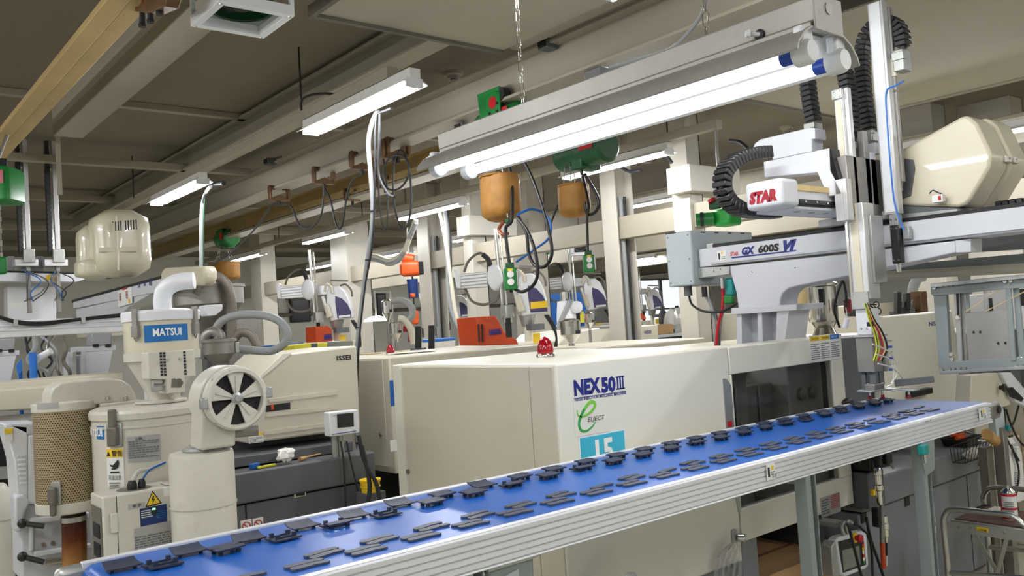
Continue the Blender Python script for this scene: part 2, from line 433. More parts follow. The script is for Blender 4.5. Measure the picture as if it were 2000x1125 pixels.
# yellow crane beam at the upper left
yb = struct('crane_beam', MB().box(1.06, 1.15, -3, 12.5, 3.3, 3.335), 'beam_yellow', 'yellow crane beam crossing the upper left corner', .004)
MB().box(1.15, 1.17, -3, 12.5, 3.34, 3.45).build('web', 'beam_yellow', yb, .004)
MB().box(1.153, 1.24, -3, 12.5, 3.306, 3.338).build('running_flange', 'beam_yellow', yb, .004)
ibeam(3.62, -3, 14.5, 3.2, 3.46, .2, 'beam', 'cream crane rail beam carrying the cable trolleys')
y2 = ibeam(4.55, 4.1, 15.0, 3.22, 3.42, .14, 'beam_yellow', 'yellow brown crane beam behind the cable trolleys', 'crane_beam')
MB().box(4.44, 4.66, 4.1, 15.0, 3.17, 3.2).build('running_flange', 'beam', y2)
ibeam(2.9, 3.99, 13, 3.42, 3.62, .16, 'beam', 'shallow cream beam beside the front lamp row')
for i, (y, z, x0, x1, s) in enumerate(((6.87, 3.6, -3, 8, .07), (8.3, 3.42, .9, 3.5, .09), (10.9, 3.5, .5, 12, .1), (13.6, 3.5, .5, 20, .1), (16.3, 3.5, .5, 24, .1))):
    struct('ceiling_purlin', MB().box(x0, x1, y, y+s, z, z+s*.7), 'beam', 'narrow cross purlin under the ceiling, %s from the camera' % ('first', 'second', 'third', 'fourth', 'fifth')[i], .003)
for i, (x, zb) in enumerate(((8.4, 3.05), (10.0, 2.95), (12.2, 2.95), (15.2, 2.9), (19, 2.9))):
    ibeam(x, 2.0, 18.9, zb, zb+.28, .2, 'beam' if i != 1 else 'beam_yellow', 'distant crane beam behind the columns, %s of five' % ('nearest', 'second', 'third', 'fourth', 'farthest')[i])
# ---- columns
COLX = 6.2
def column(px, py, X, w_, d_, lab, head=False, conduit=False, closed=False, zt=CZ):
    p = PX(px, py, X); y = p.y
    o = struct('column', MB().box(X, X+.02, y-w_, y, 0, zt), 'column', lab, .004)
    if closed:
        MB().box(X+.02, X+d_, y-w_, y-w_+.02, 0, zt).build('side_face', 'column', o, .004)
        MB().box(X+.02, X+d_, y-.02, y, 0, zt).build('side_face', 'column', o, .004)
    else:
        MB().box(X+.02, X+d_-.02, y-w_/2-.01, y-w_/2+.01, 0, zt).build('web', 'column', o)
    MB().box(X+d_-.02, X+d_, y-w_, y, 0, zt).build('back_flange', 'column', o, .004)
    if conduit:
        MB().cyl((X+d_*.4, y-w_*.85, 0), (X+d_*.4, y-w_*.85, 2.95), .022, n=8).build('conduit', 'cable_grey', o)
        MB().cyl((X+d_*.62, y-w_*.88, 0), (X+d_*.62, y-w_*.88, 2.95), .014, n=8).build('conduit', 'cable', o)
    if head:
        MB().box(X-.12, X+.62, y-w_-.12, y-.05, 2.83, 3.07).build('head_box', 'column', o, .006)
    return o
column(1317, 448, COLX, .2, .2, 'cream column left of the grey control box, with a boxed head', head=True, closed=True)
column(1177, 448, COLX, .2, .26, 'cream steel column with grey conduit right of the green pendant', conduit=True)
column(998, 448, COLX+1.0, .36, .3, 'broad cream column behind the leather chain bag', closed=True)
column(903, 448, COLX, .18, .22, 'slim cream column left of the near swing robot', head=True, closed=True)
column(813, 448, COLX, .26, .26, 'cream column with black conduit behind the orange hoist', conduit=True)
column(643, 448, COLX, .5, .4, 'very broad cream column behind the tall grey conduit', closed=True)
column(488, 508, COLX, .45, .3, 'cream column left of the far swing robot', closed=True)
# beams between the columns
o = struct('tie_beam', MB().box(COLX+.05, COLX+.2, .5, 18, 2.52, 2.74), 'beam', 'cream tie beam linking the columns', .004)
struct('tie_beam', MB().box(8.6, 8.75, 2, 18.5, 2.6, 2.85), 'beam', 'second cream tie beam farther behind the columns', .004)
# ================================================================ ceiling lamps
def lamp(x, y, z, lab, group, wing=True):
    t = thing('ceiling_lamp', lab, 'lamp', (x, y, z), group)
    MB().box(x-.035, x+.035, y-.03, y+1.25, z+.03, z+.085).build('housing', 'reflector', t, .004)
    for s in (-1, 1):
        MB().prism([(x+s*.03, y-.02, z+.034), (x+s*.085, y-.02, z+.006), (x+s*.085, y-.02, z+.001), (x+s*.03, y-.02, z+.026)], (0, 1.26, 0)).build('reflector_wing', 'reflector', t)
    for s in (-1, 1):
        MB().cyl((x+s*.03, y, z), (x+s*.03, y+1.2, z), .016, n=6, caps=False).build('tube', 'tube', t)
    tube_light(t, x, y, y+1.2, z-.012, .085, LAMP_W, (.97, .985, 1))
    for e in (y-.022, y+1.2):
        MB().box(x-.055, x+.055, e, e+.02, z-.018, z+.034).build('end_socket', 'white_paint', t, .003)
    return t
G1, G2, G3 = 'lamps of the front ceiling row', 'lamps of the middle ceiling row', 'lamps of the back ceiling rows'
R1, R2 = 2.53, 5.45
a1 = PX(806, 166, R1); a2 = PX(395, 356, R1)
lamp(R1, a1.y, a1.z, 'brightest ceiling lamp left of the hanging twin tube lamp', G1)
lamp(R1, a2.y, a2.z, 'ceiling lamp at the left end of the front row above the cream robot cover', G1)
Z1 = a1.z
for y in (a1.y-2.65, a1.y-5.3): lamp(R1, y, Z1, 'added unseen ceiling lamp continuing the front row', G1)  # lamps added beyond the view for illumination
row2 = ((1303, 286, 'ceiling lamp between the two leather bags and the boxed column head'), (902, 391, 'ceiling lamp beside the slim column, left of the first leather bag'), (678, 447, 'ceiling lamp above the far swing robot'), (511, 490, 'farthest ceiling lamp of the middle row, above the small leather bag'))
for x, y, l in row2:
    p = PX(x, y, R2); lamp(R2, p.y, 3.06, l, G2)
yy = PX(1303, 286, R2).y
for y in (yy-5.5,): lamp(R2, y, 3.06, 'added unseen ceiling lamp continuing the middle row', G2)  # one more lamp added out of view for its light
far = ((1385, 375, 'ceiling lamp seen between the conduit column and the boxed column'), (1165, 495, 'low far ceiling lamp behind the green pendant'), (802, 492, 'tiny far ceiling lamp behind the orange hoist'), (985, 453, 'tiny far ceiling lamp behind the robot under the leather bag'), (2035, 245, 'ceiling lamp at the right edge beside the big cream cover'), (660, 515, 'tiny far ceiling lamp left of the far swing robot column'))
for x, y, l in far:
    p = PZ(x, y, 3.06); lamp(p.x, p.y, 3.06, l, G3)
for x, y in ((-.6, 6), (-.6, 3.2), (-.6, .5), (-.6, -2.2), (8.6, 4.2), (8.6, 1.4), (8.6, -1.6), (5.45, -3.8), (11.6, 6), (11.6, 9.5), (11.6, 13), (15, 9), (15, 13), (-3.5, 1), (-3.5, 5), (-3.5, 9), (19, 14), (20, 8)):  # extra unseen lamps added to brighten the hall
    lamp(x, y, 3.06, 'added unseen ceiling lamp extending the rows to light the hall', G3)
# ducts carrying the lamp rows
d1 = struct('lamp_duct', MB().box(R1-.04, R1+.04, 3.99, 10.5, Z1+.087, Z1+.15), 'beam', 'cream duct carrying the front lamp row', .003)
d2 = struct('lamp_duct', MB().box(R2-.04, R2+.04, 3.99, 15.5, 3.15, 3.22), 'beam', 'cream duct carrying the middle lamp row', .003)
for (px, py) in ((590, 225), (262, 400)):
    p = PX(px, py, R1); MB().cyl((R1, p.y, Z1+.15), (R1, p.y, CZ), .006, n=6).build('hanger_rod', 'ink', d1)
for y in (4.5, 7, 9.5, 12): MB().cyl((R2, y, 3.22), (R2, y, CZ), .006, n=6).build('hanger_rod', 'ink', d2)
# ================================================================ front moulding machine
NY, NX0, NX1 = 2.43, 2.19, 3.262
nex = thing('moulding_machine', 'large cream injection moulding machine with red beacon, behind the blue conveyor belt', 'machine', (2.19, 2.43, 0))
MB().box(NX0, NX1, NY, 3.585, .606, 1.588).build('clamp_cover', 'cream', nex, .012, 3)
MB().box(NX0-.004, NX0, NY+.155, 3.52, .64, 1.575).build('end_panel', 'cream2', nex, .002)  # darker cream paints the shaded end face
MB().box(NX0-.004, NX0, NY+.012, NY+.15, .62, 1.575).build('corner_panel', 'cream2', nex, .002)  # same darker cream, shade of the end face put into the colour
MB().box(NX0-.006, NX0+.02, 3.53, 3.6, .606, 1.585).build('rear_strip', 'cream', nex, .004)
MB().cyl((NX0-.012, 3.51, 1.08), (NX0-.002, 3.51, 1.08), .012, n=10).build('screw', 'steel_dull', nex)
# base under the covers
MB().box(2.3, 3.255, 2.52, 3.5, 0, .6).build('base', 'base_grey_light', nex, .01)
MB().box(3.3, 3.42, 2.46, 3.4, 0, .69).build('base_post', 'base_grey_light', nex, .006)
MB().box(4.2, 4.26, 2.62, 3.4, 0, .72).build('base_post', 'base_grey', nex, .006)
MB().box(3.3, 4.3, 3.0, 3.4, .0, .7).build('rear_base', 'black', nex)
# sliding door section
D0, D1 = 3.268, 4.25
dz0, dz1 = .69, 1.578
dr = MB().box(D0, D1, NY, NY+.04, 1.453, dz1).box(4.14, D1, NY, NY+.04, .84, 1.453).box(D0, D0+.012, NY, NY+.04, .84, 1.453).box(D0, D1, NY, NY+.04, dz0, .84).build('safety_door', 'cream', nex, .004)
MB().box(D0+.012, 4.14, NY+.012, NY+.018, .84, 1.453).build('window_pane', 'glass_dark', dr, label='smoked window pane')
MB().box(D0, D1, NY+.04, 2.62, 1.555, 1.578).build('roof_panel', 'cream', nex, .006)
MB().box(D0, D1, 3.5, 3.55, .7, 1.45).build('rear_panel', 'plate_grey', nex)
MB().box(D0, 3.275, NY+.045, 3.5, .7, 1.55).build('side_panel', 'base_grey', nex)
# inside the door: platens, mould and tie bars
MB().box(3.88, 4.2, 2.53, 3.4, .75, 1.5).build('fixed_platen', 'label_silver', nex, .01)
MB().box(3.5, 3.6, 2.58, 3.38, .75, 1.45).build('moving_platen', 'plate_grey', nex, .01)
MB().box(3.6, 3.73, 2.62, 3.3, .95, 1.36).build('mould_half', 'steel_dull', nex, .006)
MB().box(3.75, 3.87, 2.62, 3.3, .95, 1.36).build('mould_half', 'steel_dull', nex, .006)
for z in (.9, 1.42):
    MB().cyl((3.3, 2.8, z), (3.95, 2.8, z), .03, n=14).build('tie_bar', 'chrome', nex)
for x in (3.98, 4.08):
    MB().lathe((x, 2.53, 1.29), [(.034, 0), (.034, .02), (.024, .026), (.012, .03)], 18, -UY).build('round_knob', 'steel_dull', nex)
MB().box(3.3, 3.46, 2.55, 2.7, .9, 1.38).build('inner_guard', 'black', nex, .01)
MB().cyl((3.55, 2.6, 1.18), (3.55, 2.56, 1.18), .012, n=8).build('screw', 'steel', nex)
# silver strip left of the door with the red mark
MB().prism([PY(1412, 740, NY-.004), PY(1418, 739, NY-.004), PY(1428, 752, NY-.004), (3.268, NY-.004, .83), (3.25, NY-.004, .83), (3.222, NY-.004, .98), (3.205, NY-.004, 1.2)], (0, .004, 0)).build('silver_strip', 'galv', nex)
plate(PY(1425.5, 828, NY-.004), UX, UZ, .03, .024, 'red', nex, 'red_mark')
for dx in (-.011, 0, .011): plate(PY(1426.5, 838, NY-.004)+UX*dx, UX, UZ, .004, .008, 'red', nex, 'red_mark')
# door labels
c = PY(1611.5, 679, NY)
lb = plate(c, UX, UZ, .29, .135, 'label_white', nex, 'warning_label', label='white warning label with yellow and blue headings')
for k, (m, tx) in enumerate((('label_yellow', 'CAUTION'), ('label_yellow', 'WARNING'), ('blue_bright', 'NOTICE'))):
    plate(c+UX*(-.095+k*.095)+UZ*.052-UY*.0013, UX, UZ, .088, .024, m, lb, 'heading')
    text(tx, c+UX*(-.128+k*.095)+UZ*.047-UY*.0026, UX, UZ, .011, 'ink' if k < 2 else 'white_ink', lb, 'heading_text')
    textlines(c+UX*(-.095+k*.095)-UZ*.014, UX, UZ, .082, .085, 8, 'ink_grey', lb)
c = PY(1622, 986, NY); lb = plate(c, UX, UZ, .185, .1, 'label_silver', nex, 'rating_label', label='silver label with a drawing and red print')
textlines(c+UX*.045+UZ*.012, UX, UZ, .085, .07, 8, 'red', lb); textlines(c-UX*.05+UZ*.0, UX, UZ, .07, .08, 6, 'ink_grey', lb)
c = PY(1562, 998, NY); lb = plate(c, UX, UZ, .03, .19, 'label_white', nex, 'warning_label', label='narrow upright white label with an orange top')
plate(c+UZ*.08-UY*.0013, UX, UZ, .03, .03, 'label_yellow', lb, 'heading'); textlines(c-UZ*.02, UX, UZ, .022, .14, 9, 'ink_grey', lb)
MB().ell(PY(1656, 786, NY-.01), .05, .02, .025).build('door_handle', 'black', nex, label='black door handle')
# lettering on the clamp cover
nl = text('NEX', PY(1121.5, 772, NY), UX, UZ, .055, 'navy_ink', nex, wd=.146, bold=.055, label='dark blue NEX50III lettering')
text('50', PY(1175, 766, NY), UX, UZ, .055, 'navy_ink', nex, wd=.082, bold=.055)
c = PY(1203, 761, NY)
for k in range(3): plate(c+UX*(.012+k*.015)+UZ*.025, UX, UZ, .008, .05, 'navy_ink', nex, 'numeral_bar')
for z in (.002, .05): plate(c+UX*.027+UZ*z, UX, UZ, .05, .005, 'navy_ink', nex, 'numeral_bar')
c0, c1 = PY(1122, 776.5, NY), PY(1221, 765.5, NY); plate((c0+c1)/2, UX, UZ, .29, .002, 'navy_ink', nex, 'underline')
text('NISSEI INJECTION MOLDING MACHINE', PY(1122.5, 784, NY), UX, UZ, .0115, 'navy_ink', nex, wd=.29, bold=.02)
# ELJECT sheet: green swash e
c = PY(1154, 815, NY); sh = plate(c, UX, UZ, .18, .135, 'cream', nex, 'logo_sheet', label='sheet with a green swash e and the word ELJECT')
sw = [PY(x, y, NY-.002) for x, y in ((1127, 801), (1130, 812), (1140, 813), (1152, 806), (1161, 795), (1161, 786), (1152, 786), (1143, 797), (1135, 812), (1131, 828), (1135, 840), (1145, 842), (1156, 834), (1163, 824))]
sp = spline(sw, 6); mb = MB(); ringv = []
for i, p in enumerate(sp):
    t = (sp[min(i+1, len(sp)-1)]-sp[max(i-1, 0)]).normalized(); n = V((t.z, 0, -t.x)); wd_ = .001+.0055*math.sin(math.pi*i/(len(sp)-1))**.7
    ringv.append([p-n*wd_-UY*.0006, p+n*wd_-UY*.0006, p+n*wd_+UY*.0006, p-n*wd_+UY*.0006])
k = int(len(ringv)*.55)
MB().loft(ringv[:k+1]).build('swash', 'logo_lime', sh); MB().loft(ringv[k:]).build('swash', 'logo_green', sh)
text('ELJECT', PY(1148, 824, NY-.003), UX, UZ, .018, 'ink', sh, wd=.095, shear=.25)
# number sheet 15
z0 = PY(1134, 902, NY).z
c = V(((2.293+2.539)/2, NY, (1.291+1.115)/2)); ns = plate(c, UX, UZ, .262, .19, 'label_white', nex, 'number_sheet', label='cyan number sheet reading 15')
plate(c-UY*.0012, UX, UZ, .246, .176, 'label_cyan', ns, 'cyan_field')
text('15', V((c.x-.045, NY-.0025, 1.182)), UX, UZ, .09, 'white_ink', ns, wd=.1, bold=.035)
# beacon
c = PZ(1066, 699, 1.588)
bk = MB().lathe(c, [(.042, 0), (.043, .012), (.04, .018), (.037, .02)], 24).build('beacon_base', 'chrome', nex, label='chrome beacon base')
MB().lathe(c+UZ*.019, [(.036, 0), (.037, .012), (.034, .035), (.027, .056), (.014, .07), (.002, .076)], 24).build('beacon_lens', 'redlens', nex, label='red domed beacon lens')
# injection side: grey section, cover, cabinet
MB().box(4.252, 4.68, 2.49, 2.95, .7, 1.56).build('column_cover', 'base_grey', nex, .008)
icov = MB().prism([PY(1723, 618, NY), PY(1860, 605, NY), PY(1876, 700, NY), (5.52, NY, .95), (4.62, NY, .95), PY(1715, 643, NY)], (0, .05, 0)).build('injection_cover', 'cream', nex, .012)
text('NISSEI', PY(1814.5, 637, NY), UX, UZ, .026, 'navy_ink', nex, wd=.16, bold=.02)
MB().box(4.9, 5.16, 2.39, 2.43, 1.18, 1.215).build('cover_handle', 'black', nex, .004)
cab = MB().box(4.3, 5.93, 2.44, 3.3, .02, .62).build('cabinet', 'base_grey_light', nex, .008)
MB().box(4.3, 5.93, 2.41, 3.3, .63, .79).build('upper_ledge', 'base_grey_light', nex, .012)
MB().box(4.6, 5.9, 2.72, 3.3, .79, 1.0).build('bed', 'base_grey', nex, .008)
MB().box(5.62, 5.622, 2.437, 2.441, .03, .61).build('panel_seam', 'ink', nex)
for (x, y) in ((1771, 979), (1686, 1011)):
    p = PY(x, y, 2.44); MB().box(p.x-.03, p.x+.03, 2.434, 2.45, p.z-.028, p.z+.028).build('recessed_latch', 'black', nex, .006)
for dx in (.0, .05): MB().cyl(PY(1913, 907, 2.41)+UX*dx, PY(1913, 907, 2.405)+UX*dx-UY*.004, .012, n=10).build('bolt', 'steel_dull', nex)
# dark control unit on the door's right end
MB().box(4.27, 4.5, 2.33, 2.47, .86, 1.02).build('switch_box', 'black', nex, .01)
for k in range(3): MB().cyl((4.31+k*.045, 2.332, .93), (4.31+k*.045, 2.322, .93), .014, n=12).build('push_button', 'base_grey', nex)
MB().box(4.27, 4.45, 2.36, 2.47, .66, .85).build('junction_box', 'base_grey', nex, .008)
MB().box(4.46, 4.6, 2.415, 2.42, .85, .88).build('pink_tag', 'label_white', nex)
# ================================================================ middle machine behind it
mid = thing('moulding_machine', 'cream moulding machine with small red beacon, half hidden behind the front one', 'machine', (2.795, 4.64, 0))
MB().box(2.795, 4.15, 4.64, 5.75, .862, 1.588).build('clamp_cover', 'cream2', mid, .012, 3)
MB().box(2.791, 2.795, 4.72, 5.7, .9, 1.57).build('end_panel', 'cream2', mid, .002)
MB().cyl((2.79, 4.78, 1.1), (2.78, 4.78, 1.1), .012, n=8).build('screw', 'steel_dull', mid)
MB().box(2.9, 5.9, 4.75, 5.6, .05, .86).build('base', 'void', mid)  # near-black block, paints the dark gap under the cover
MB().box(4.16, 5.9, 4.62, 5.7, .9, 1.53).build('injection_cover', 'cream2', mid, .012)
c = PY(1823, 1028, 2.44); pl_ = plate(c, UX, UZ, .06, .09, 'label_white', nex, 'prohibition_label'); MB().tube(ring(c+UZ*.01-UY*.002, UX, UZ, .022, 16)+[c+UZ*.01-UY*.002+UX*.022], .003, 6).build('red_ring', 'red', pl_)
plate(PY(766, 768, 4.64), UX, UZ, .03, .16, 'blue', mid, 'blue_label'); plate(PY(769, 870, 4.64), UX, UZ, .05, .07, 'label_white', mid, 'white_label')
c = PZ(763, 693, 1.588); MB().lathe(c, [(.034, 0), (.034, .014), (.03, .016)], 20).build('beacon_base', 'chrome', mid)
MB().lathe(c+UZ*.015, [(.029, 0), (.029, .012), (.025, .034), (.016, .05), (.003, .058)], 20).build('beacon_lens', 'redlens', mid)
for i, (x, y, s, r) in enumerate(((750, 689, .22, .1), (800, 688, .2, -.2))):
    c = PZ(x, y, 1.59+.004*i); n = 10
    single('cardboard_sheet', MB().prism([c+V((math.cos(r)*a-math.sin(r)*b, math.sin(r)*a+math.cos(r)*b, 0)) for a, b in ((-s, -.12), (s*.7, -.14), (s, .1), (-s*.8, .14))], (0, 0, .004)), 'pale_wood' if i == 0 else 'paper', ('tan cardboard sheet lying beside the small beacon', 'white paper sheet lying right of the small beacon')[i], 'sheet')
# ================================================================ left machine with worn maker's name
IY = 4.65
iss = thing('moulding_machine', 'cream moulding machine with worn lettering and dark grey base behind the fan', 'machine', (1.9, 4.65, 0))
P = lambda x, y, Y=IY: PY(x, y, Y)
ic = MB().prism([P(697, 675), P(555, 691), P(505, 738), P(470, 770), P(482, 867), P(640, 846), P(705, 838)], (0, .6, 0)).build('injection_cover', 'cream2', iss, .012)
MB().prism([P(570, 690, IY-.004), P(553, 691, IY-.004), P(490, 752, IY-.004), P(512, 738, IY-.004)], (0, .01, 0)).build('folded_edge', 'cream', iss)
for (a, b) in (((525, 778), (658, 762)), ((520, 806), (660, 791)), ((515, 841), (640, 825))):
    MB().hexa([P(a[0], a[1]+9, IY+.01), P(b[0], b[1]+9, IY+.01), P(b[0], b[1]+9, IY-.006), P(a[0], a[1]+9, IY-.006), P(a[0], a[1], IY+.01), P(b[0], b[1], IY+.01), P(b[0], b[1]+1, IY-.006), P(a[0], a[1]+1, IY-.006)]).build('pressed_rib', 'cream2', iss)
MB().prism([P(521, 792, IY-.003), P(567, 786, IY-.003), P(567, 799, IY-.003), P(519, 805, IY-.003)], (0, .005, 0)).build('scale_slot', 'black', iss)
plate(P(532, 795, IY-.004), UX, UZ, .015, .028, 'orange', iss, 'slot_pointer')
text('ISSEI', P(657.5, 704.5), UX, UZ, .028, 'ink', iss, wd=.095, bold=.03)
c = P(500, 855); lb = plate(c, UX, UZ, .085, .055, 'label_white', iss, 'caution_label'); plate(c+UZ*.02-UY*.0013, UX, UZ, .08, .014, 'label_yellow', lb, 'heading'); textlines(c-UZ*.01, UX, UZ, .075, .03, 4, 'ink_grey', lb)
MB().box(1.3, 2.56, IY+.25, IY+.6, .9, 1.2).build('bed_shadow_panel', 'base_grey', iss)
MB().prism([P(380, 905, 4.55), P(690, 862, 4.55), P(690, 880, 4.55), P(380, 925, 4.55)], (0, .5, 0)).build('upper_rail', 'base_grey', iss, .004)
bz = P(690, 885, 4.4).z
MB().box(1.0, 2.52, 4.4, 5.2, bz-.17, bz-.01).build('ledge', 'base_grey', iss, .01)
MB().box(1.0, 1.745, 4.42, 5.2, .05, bz-.18).build('cabinet_door', 'base_grey', iss, .004)
MB().box(1.752, 2.46, 4.42, 5.2, .05, bz-.18).build('cabinet_door', 'base_grey', iss, .004)
MB().box(2.465, 2.52, 4.42, 5.2, .05, bz-.18).build('corner_post', 'base_grey', iss, .004)
c = P(585, 965, 4.42); MB().box(c.x-.035, c.x+.035, 4.41, 4.42, c.z-.014, c.z+.014).build('pull_handle', 'cream2', iss, .003)
MB().box(c.x-.026, c.x+.026, 4.408, 4.411, c.z-.008, c.z+.008).build('pull_recess', 'ink', iss)
for x in (481, 504):
    c = P(x, 1030 if x == 481 else 1026, 4.42); lb = plate(c, UX, UZ, .058, .078, 'label_white', iss, 'prohibition_label', label='red prohibition label')
    MB().tube([p for p in ring(c+UZ*.006-UY*.002, UX, UZ, .021, 20)]+[c+UZ*.006-UY*.002+UX*.021], .0028, 6).build('red_ring', 'red', lb)
    MB().bar(c+UZ*.006-UY*.002+V((-.015, 0, .015)), c+UZ*.006-UY*.002+V((.015, 0, -.015)), .002, .005).build('red_bar', 'red', lb); textlines(c-UZ*.03, UX, UZ, .05, .012, 2, 'ink_grey', lb)
for x in (470, 498): 
    pass
# console on its post
P2 = lambda x, y: PY(x, y, 4.36)
a, b, c_, d = P2(643, 806), P2(700, 800), P2(703, 845), P2(645, 853)
con = thing('control_console', 'small white console with dark screen on a post beside the cream machine', 'console', (P2(672, 890).x, 4.43, bz-.01))
MB().prism([a, b, c_, d], (0, .07, 0)).build('case', 'white_paint', con, .006)
MB().prism([P2(658, 809)-UY*.002, P2(690, 806)-UY*.002, P2(691, 833)-UY*.002, P2(659, 836)-UY*.002], (0, .003, 0)).build('screen', 'screen', con)
plate(P2(672, 845), UX, UZ, .15, .004, 'navy_ink', con, 'stripe')
textlines(P2(654, 812), UX, UZ, .025, .006, 1, 'ink_grey', con)
for x in (664, 676): MB().cyl(P2(x, 852)+UY*.07, V((P2(x, 870).x+.005, 4.43, bz-.01)), .018, n=10).build('post', 'galv', con)
MB().tube(spline([P2(665, 862), P2(671, 900), P2(674, 960), P2(676, 1000)]), .006).build('cord', 'cable', con)
MB().tube(spline([P2(677, 862), P2(685, 900), P2(697, 950), P2(705, 990)]), .006).build('cord', 'cable', con)
# things on the ledge
c = PY(558, 905, 4.46); c.z = bz+.022
mb = MB(); rnd = random.Random(3); n, m = 16, 9; vs = []
for k in range(m):
    ph = math.pi*k/(m-1)
    for i in range(n):
        th = 2*math.pi*i/n; r = 1+rnd.uniform(-.28, .28); vs.append(c+V((.05*math.sin(ph)*math.cos(th)*r, .035*math.sin(ph)*math.sin(th)*r, -.035*math.cos(ph)*r+.02)))
mb.add(vs, [(k*n+i, k*n+(i+1) % n, (k+1)*n+(i+1) % n, (k+1)*n+i) for k in range(m-1) for i in range(n)])
single('crumpled_tissue', mb, 'paper', 'crumpled white tissue lying on the dark grey ledge', 'tissue', smooth=20)
c = PY(595, 897, 4.46); c.z = bz+.004; single('scraper_handle', MB().cyl(c+V((-.03, 0, .0)), c+V((.02, .03, .0)), .012, .009, 10).cyl(c+V((.02, .03, 0)), c+V((.16, .1, 0)), .005, .004, 8), 'wood', 'wooden handled tool lying right of the tissue', 'tool')
c = PY(497, 916, 4.46); c.z = bz+.007; single('blue_clip', MB().bc(c, .05, .03, .03, .2), 'blue', 'small blue plastic block on the dark grey ledge', 'clip', bevel=.004)
c = PY(520, 905, 4.44); c.z = bz-.002; single('utility_knife', MB().bar(c+V((-.05, 0, 0)), c+V((.06, .02, 0)), .016, .012), 'yellow', 'yellow knife lying under the tissue', 'knife', bevel=.003)
# ================================================================ belt conveyor
BZ, BY0, BY1, BX0, BX1 = 1.23, 1.762, 2.303, .5, 4.40
cv = thing('belt_conveyor', 'long belt conveyor with blue belt and ribbed aluminium side rail', 'conveyor', (2.4, 2.0, 0))
MB().box(BX0+.03, BX1-.02, BY0, BY1, BZ-.004, BZ).build('belt', 'belt', cv, label='glossy blue belt')
MB().cyl((BX0+.03, BY0, BZ-.034), (BX0+.03, BY1, BZ-.034), .034, n=24).build('end_roller', 'belt', cv)
MB().cyl((BX1-.02, BY0, BZ-.034), (BX1-.02, BY1, BZ-.034), .034, n=24).build('end_roller', 'belt', cv)
MB().box(BX0+.05, BX1-.06, BY0+.01, BY1-.01, BZ-.07, BZ-.062).build('return_belt', 'belt', cv)
MB().box(BX0+.06, BX1-.06, BY0, BY1, BZ-.05, BZ-.01).build('bed', 'alu_x', cv)
# ribbed front rail (profile extruded along the line)
yf = BY0-.03
prof = [(BY0-.002, BZ+.004), (yf+.003, BZ+.004), (yf, BZ)]
z = BZ
for k in range(5):
    prof += [(yf, z-.0115), (yf+.005, z-.0128), (yf+.005, z-.0142), (yf+.0015, z-.0165)]; z -= .0165
prof += [(yf, BZ-.086), (yf+.004, BZ-.089), (BY0-.002, BZ-.089)]
rail = MB().prism([(BX0+.0, y, zz) for y, zz in prof], (BX1-BX0-.08, 0, 0)).build('side_rail', 'rail_alu', cv, smooth=20, label='ribbed aluminium front rail')
MB().box(BX0, BX1-.1, yf+.004, BY0-.003, BZ+.004, BZ+.006).build('white_lip', 'white_paint', cv)
prof2 = [(BY1+.002, BZ+.006), (BY1+.026, BZ+.006), (BY1+.026, BZ-.11), (BY1+.002, BZ-.11)]
MB().prism([(BX0, y, zz) for y, zz in prof2], (BX1-BX0-.05, 0, 0)).build('back_rail', 'rail_alu', cv, .002)
for y in (yf-.004, BY1+.0):
    MB().box(BX1-.1, BX1+.02, y, y+.035, BZ-.08, BZ+.004).build('end_bracket', 'steel_dull', cv, .02)
    MB().box(BX0-.06, BX0+.06, y, y+.035, BZ-.08, BZ+.004).build('end_bracket', 'galv', cv, .02)
MB().cyl((BX1-.02, yf-.004, BZ-.034), (BX1-.02, yf-.012, BZ-.034), .018, n=14).build('roller_pin', 'ink', cv)
# legs: galvanised channels
for lx, nm in ((2.752, 1), (3.63, 1), (1.25, 0), (.6, 0)):
    for yy in (BY0-.02,):
        mb = MB().box(lx-.03, lx-.002, yy-.01, yy-.007, 0, BZ-.086).box(lx-.03, lx-.027, yy-.007, yy+.04, 0, BZ-.086).box(lx+.027, lx+.03, yy-.01, yy+.04, 0, BZ-.086).box(lx-.027, lx+.027, yy+.037, yy+.04, 0, BZ-.086)
        mb.build('leg', 'steel_blue', cv, .001)
        MB().box(lx-.03, lx+.03, yy-.1, BY1, 0, .03).build('foot_bar', 'steel_blue', cv)
    MB().box(lx-.025, lx+.025, BY0+.02, BY1-.02, BZ-.12, BZ-.086).build('cross_brace', 'steel_blue', cv)
# bracket plate with teal clamp on the second leg
lx = 3.63; yl = BY0-.034
MB().prism([(lx-.05, yl, BZ-.086), (lx+.075, yl, BZ-.086), (lx+.06, yl, BZ-.21), (lx-.03, yl, BZ-.23)], (0, .004, 0)).build('bracket_plate', 'steel_blue', cv, .001)
c = PY(1803, 878, yl-.01); MB().bc(c, .045, .03, .04).build('teal_clamp', 'teal', cv, .004)
MB().cyl(c+V((0, -.004, -.02)), c+V((0, -.004, -.055)), .005, n=8).build('clamp_screw', 'chrome', cv)
# stickers on the rail
for (x, y, nm) in ((1505.5, 921, 0), (1919, 808, 1)):
    c = PY(x, y, yf-.004); sy = plate(c, UX, UZ, .05 if nm == 0 else .08, .054, 'label_white', cv, 'safety_sticker', label='white safety sticker with pictogram')
    plate(c+V((.008, -.0014, .012)), UX, UZ, .012, .014, 'label_yellow', sy, 'triangle_mark'); plate(c+V((-.014, -.0014, .0)), UX, UZ, .01, .032, 'ink', sy, 'pictogram')
    text('注意', c+V((.002, -.0016, -.022)), UX, UZ, .01, 'ink', sy, 'sticker_text'); textlines(c+V((.01, 0, -.006)), UX, UZ, .022, .014, 2, 'ink_grey', sy)
text('BELT', PY(1806, 826, yf), UX, UZ, .008, 'ink_grey', cv, 'rail_print', wd=.06)
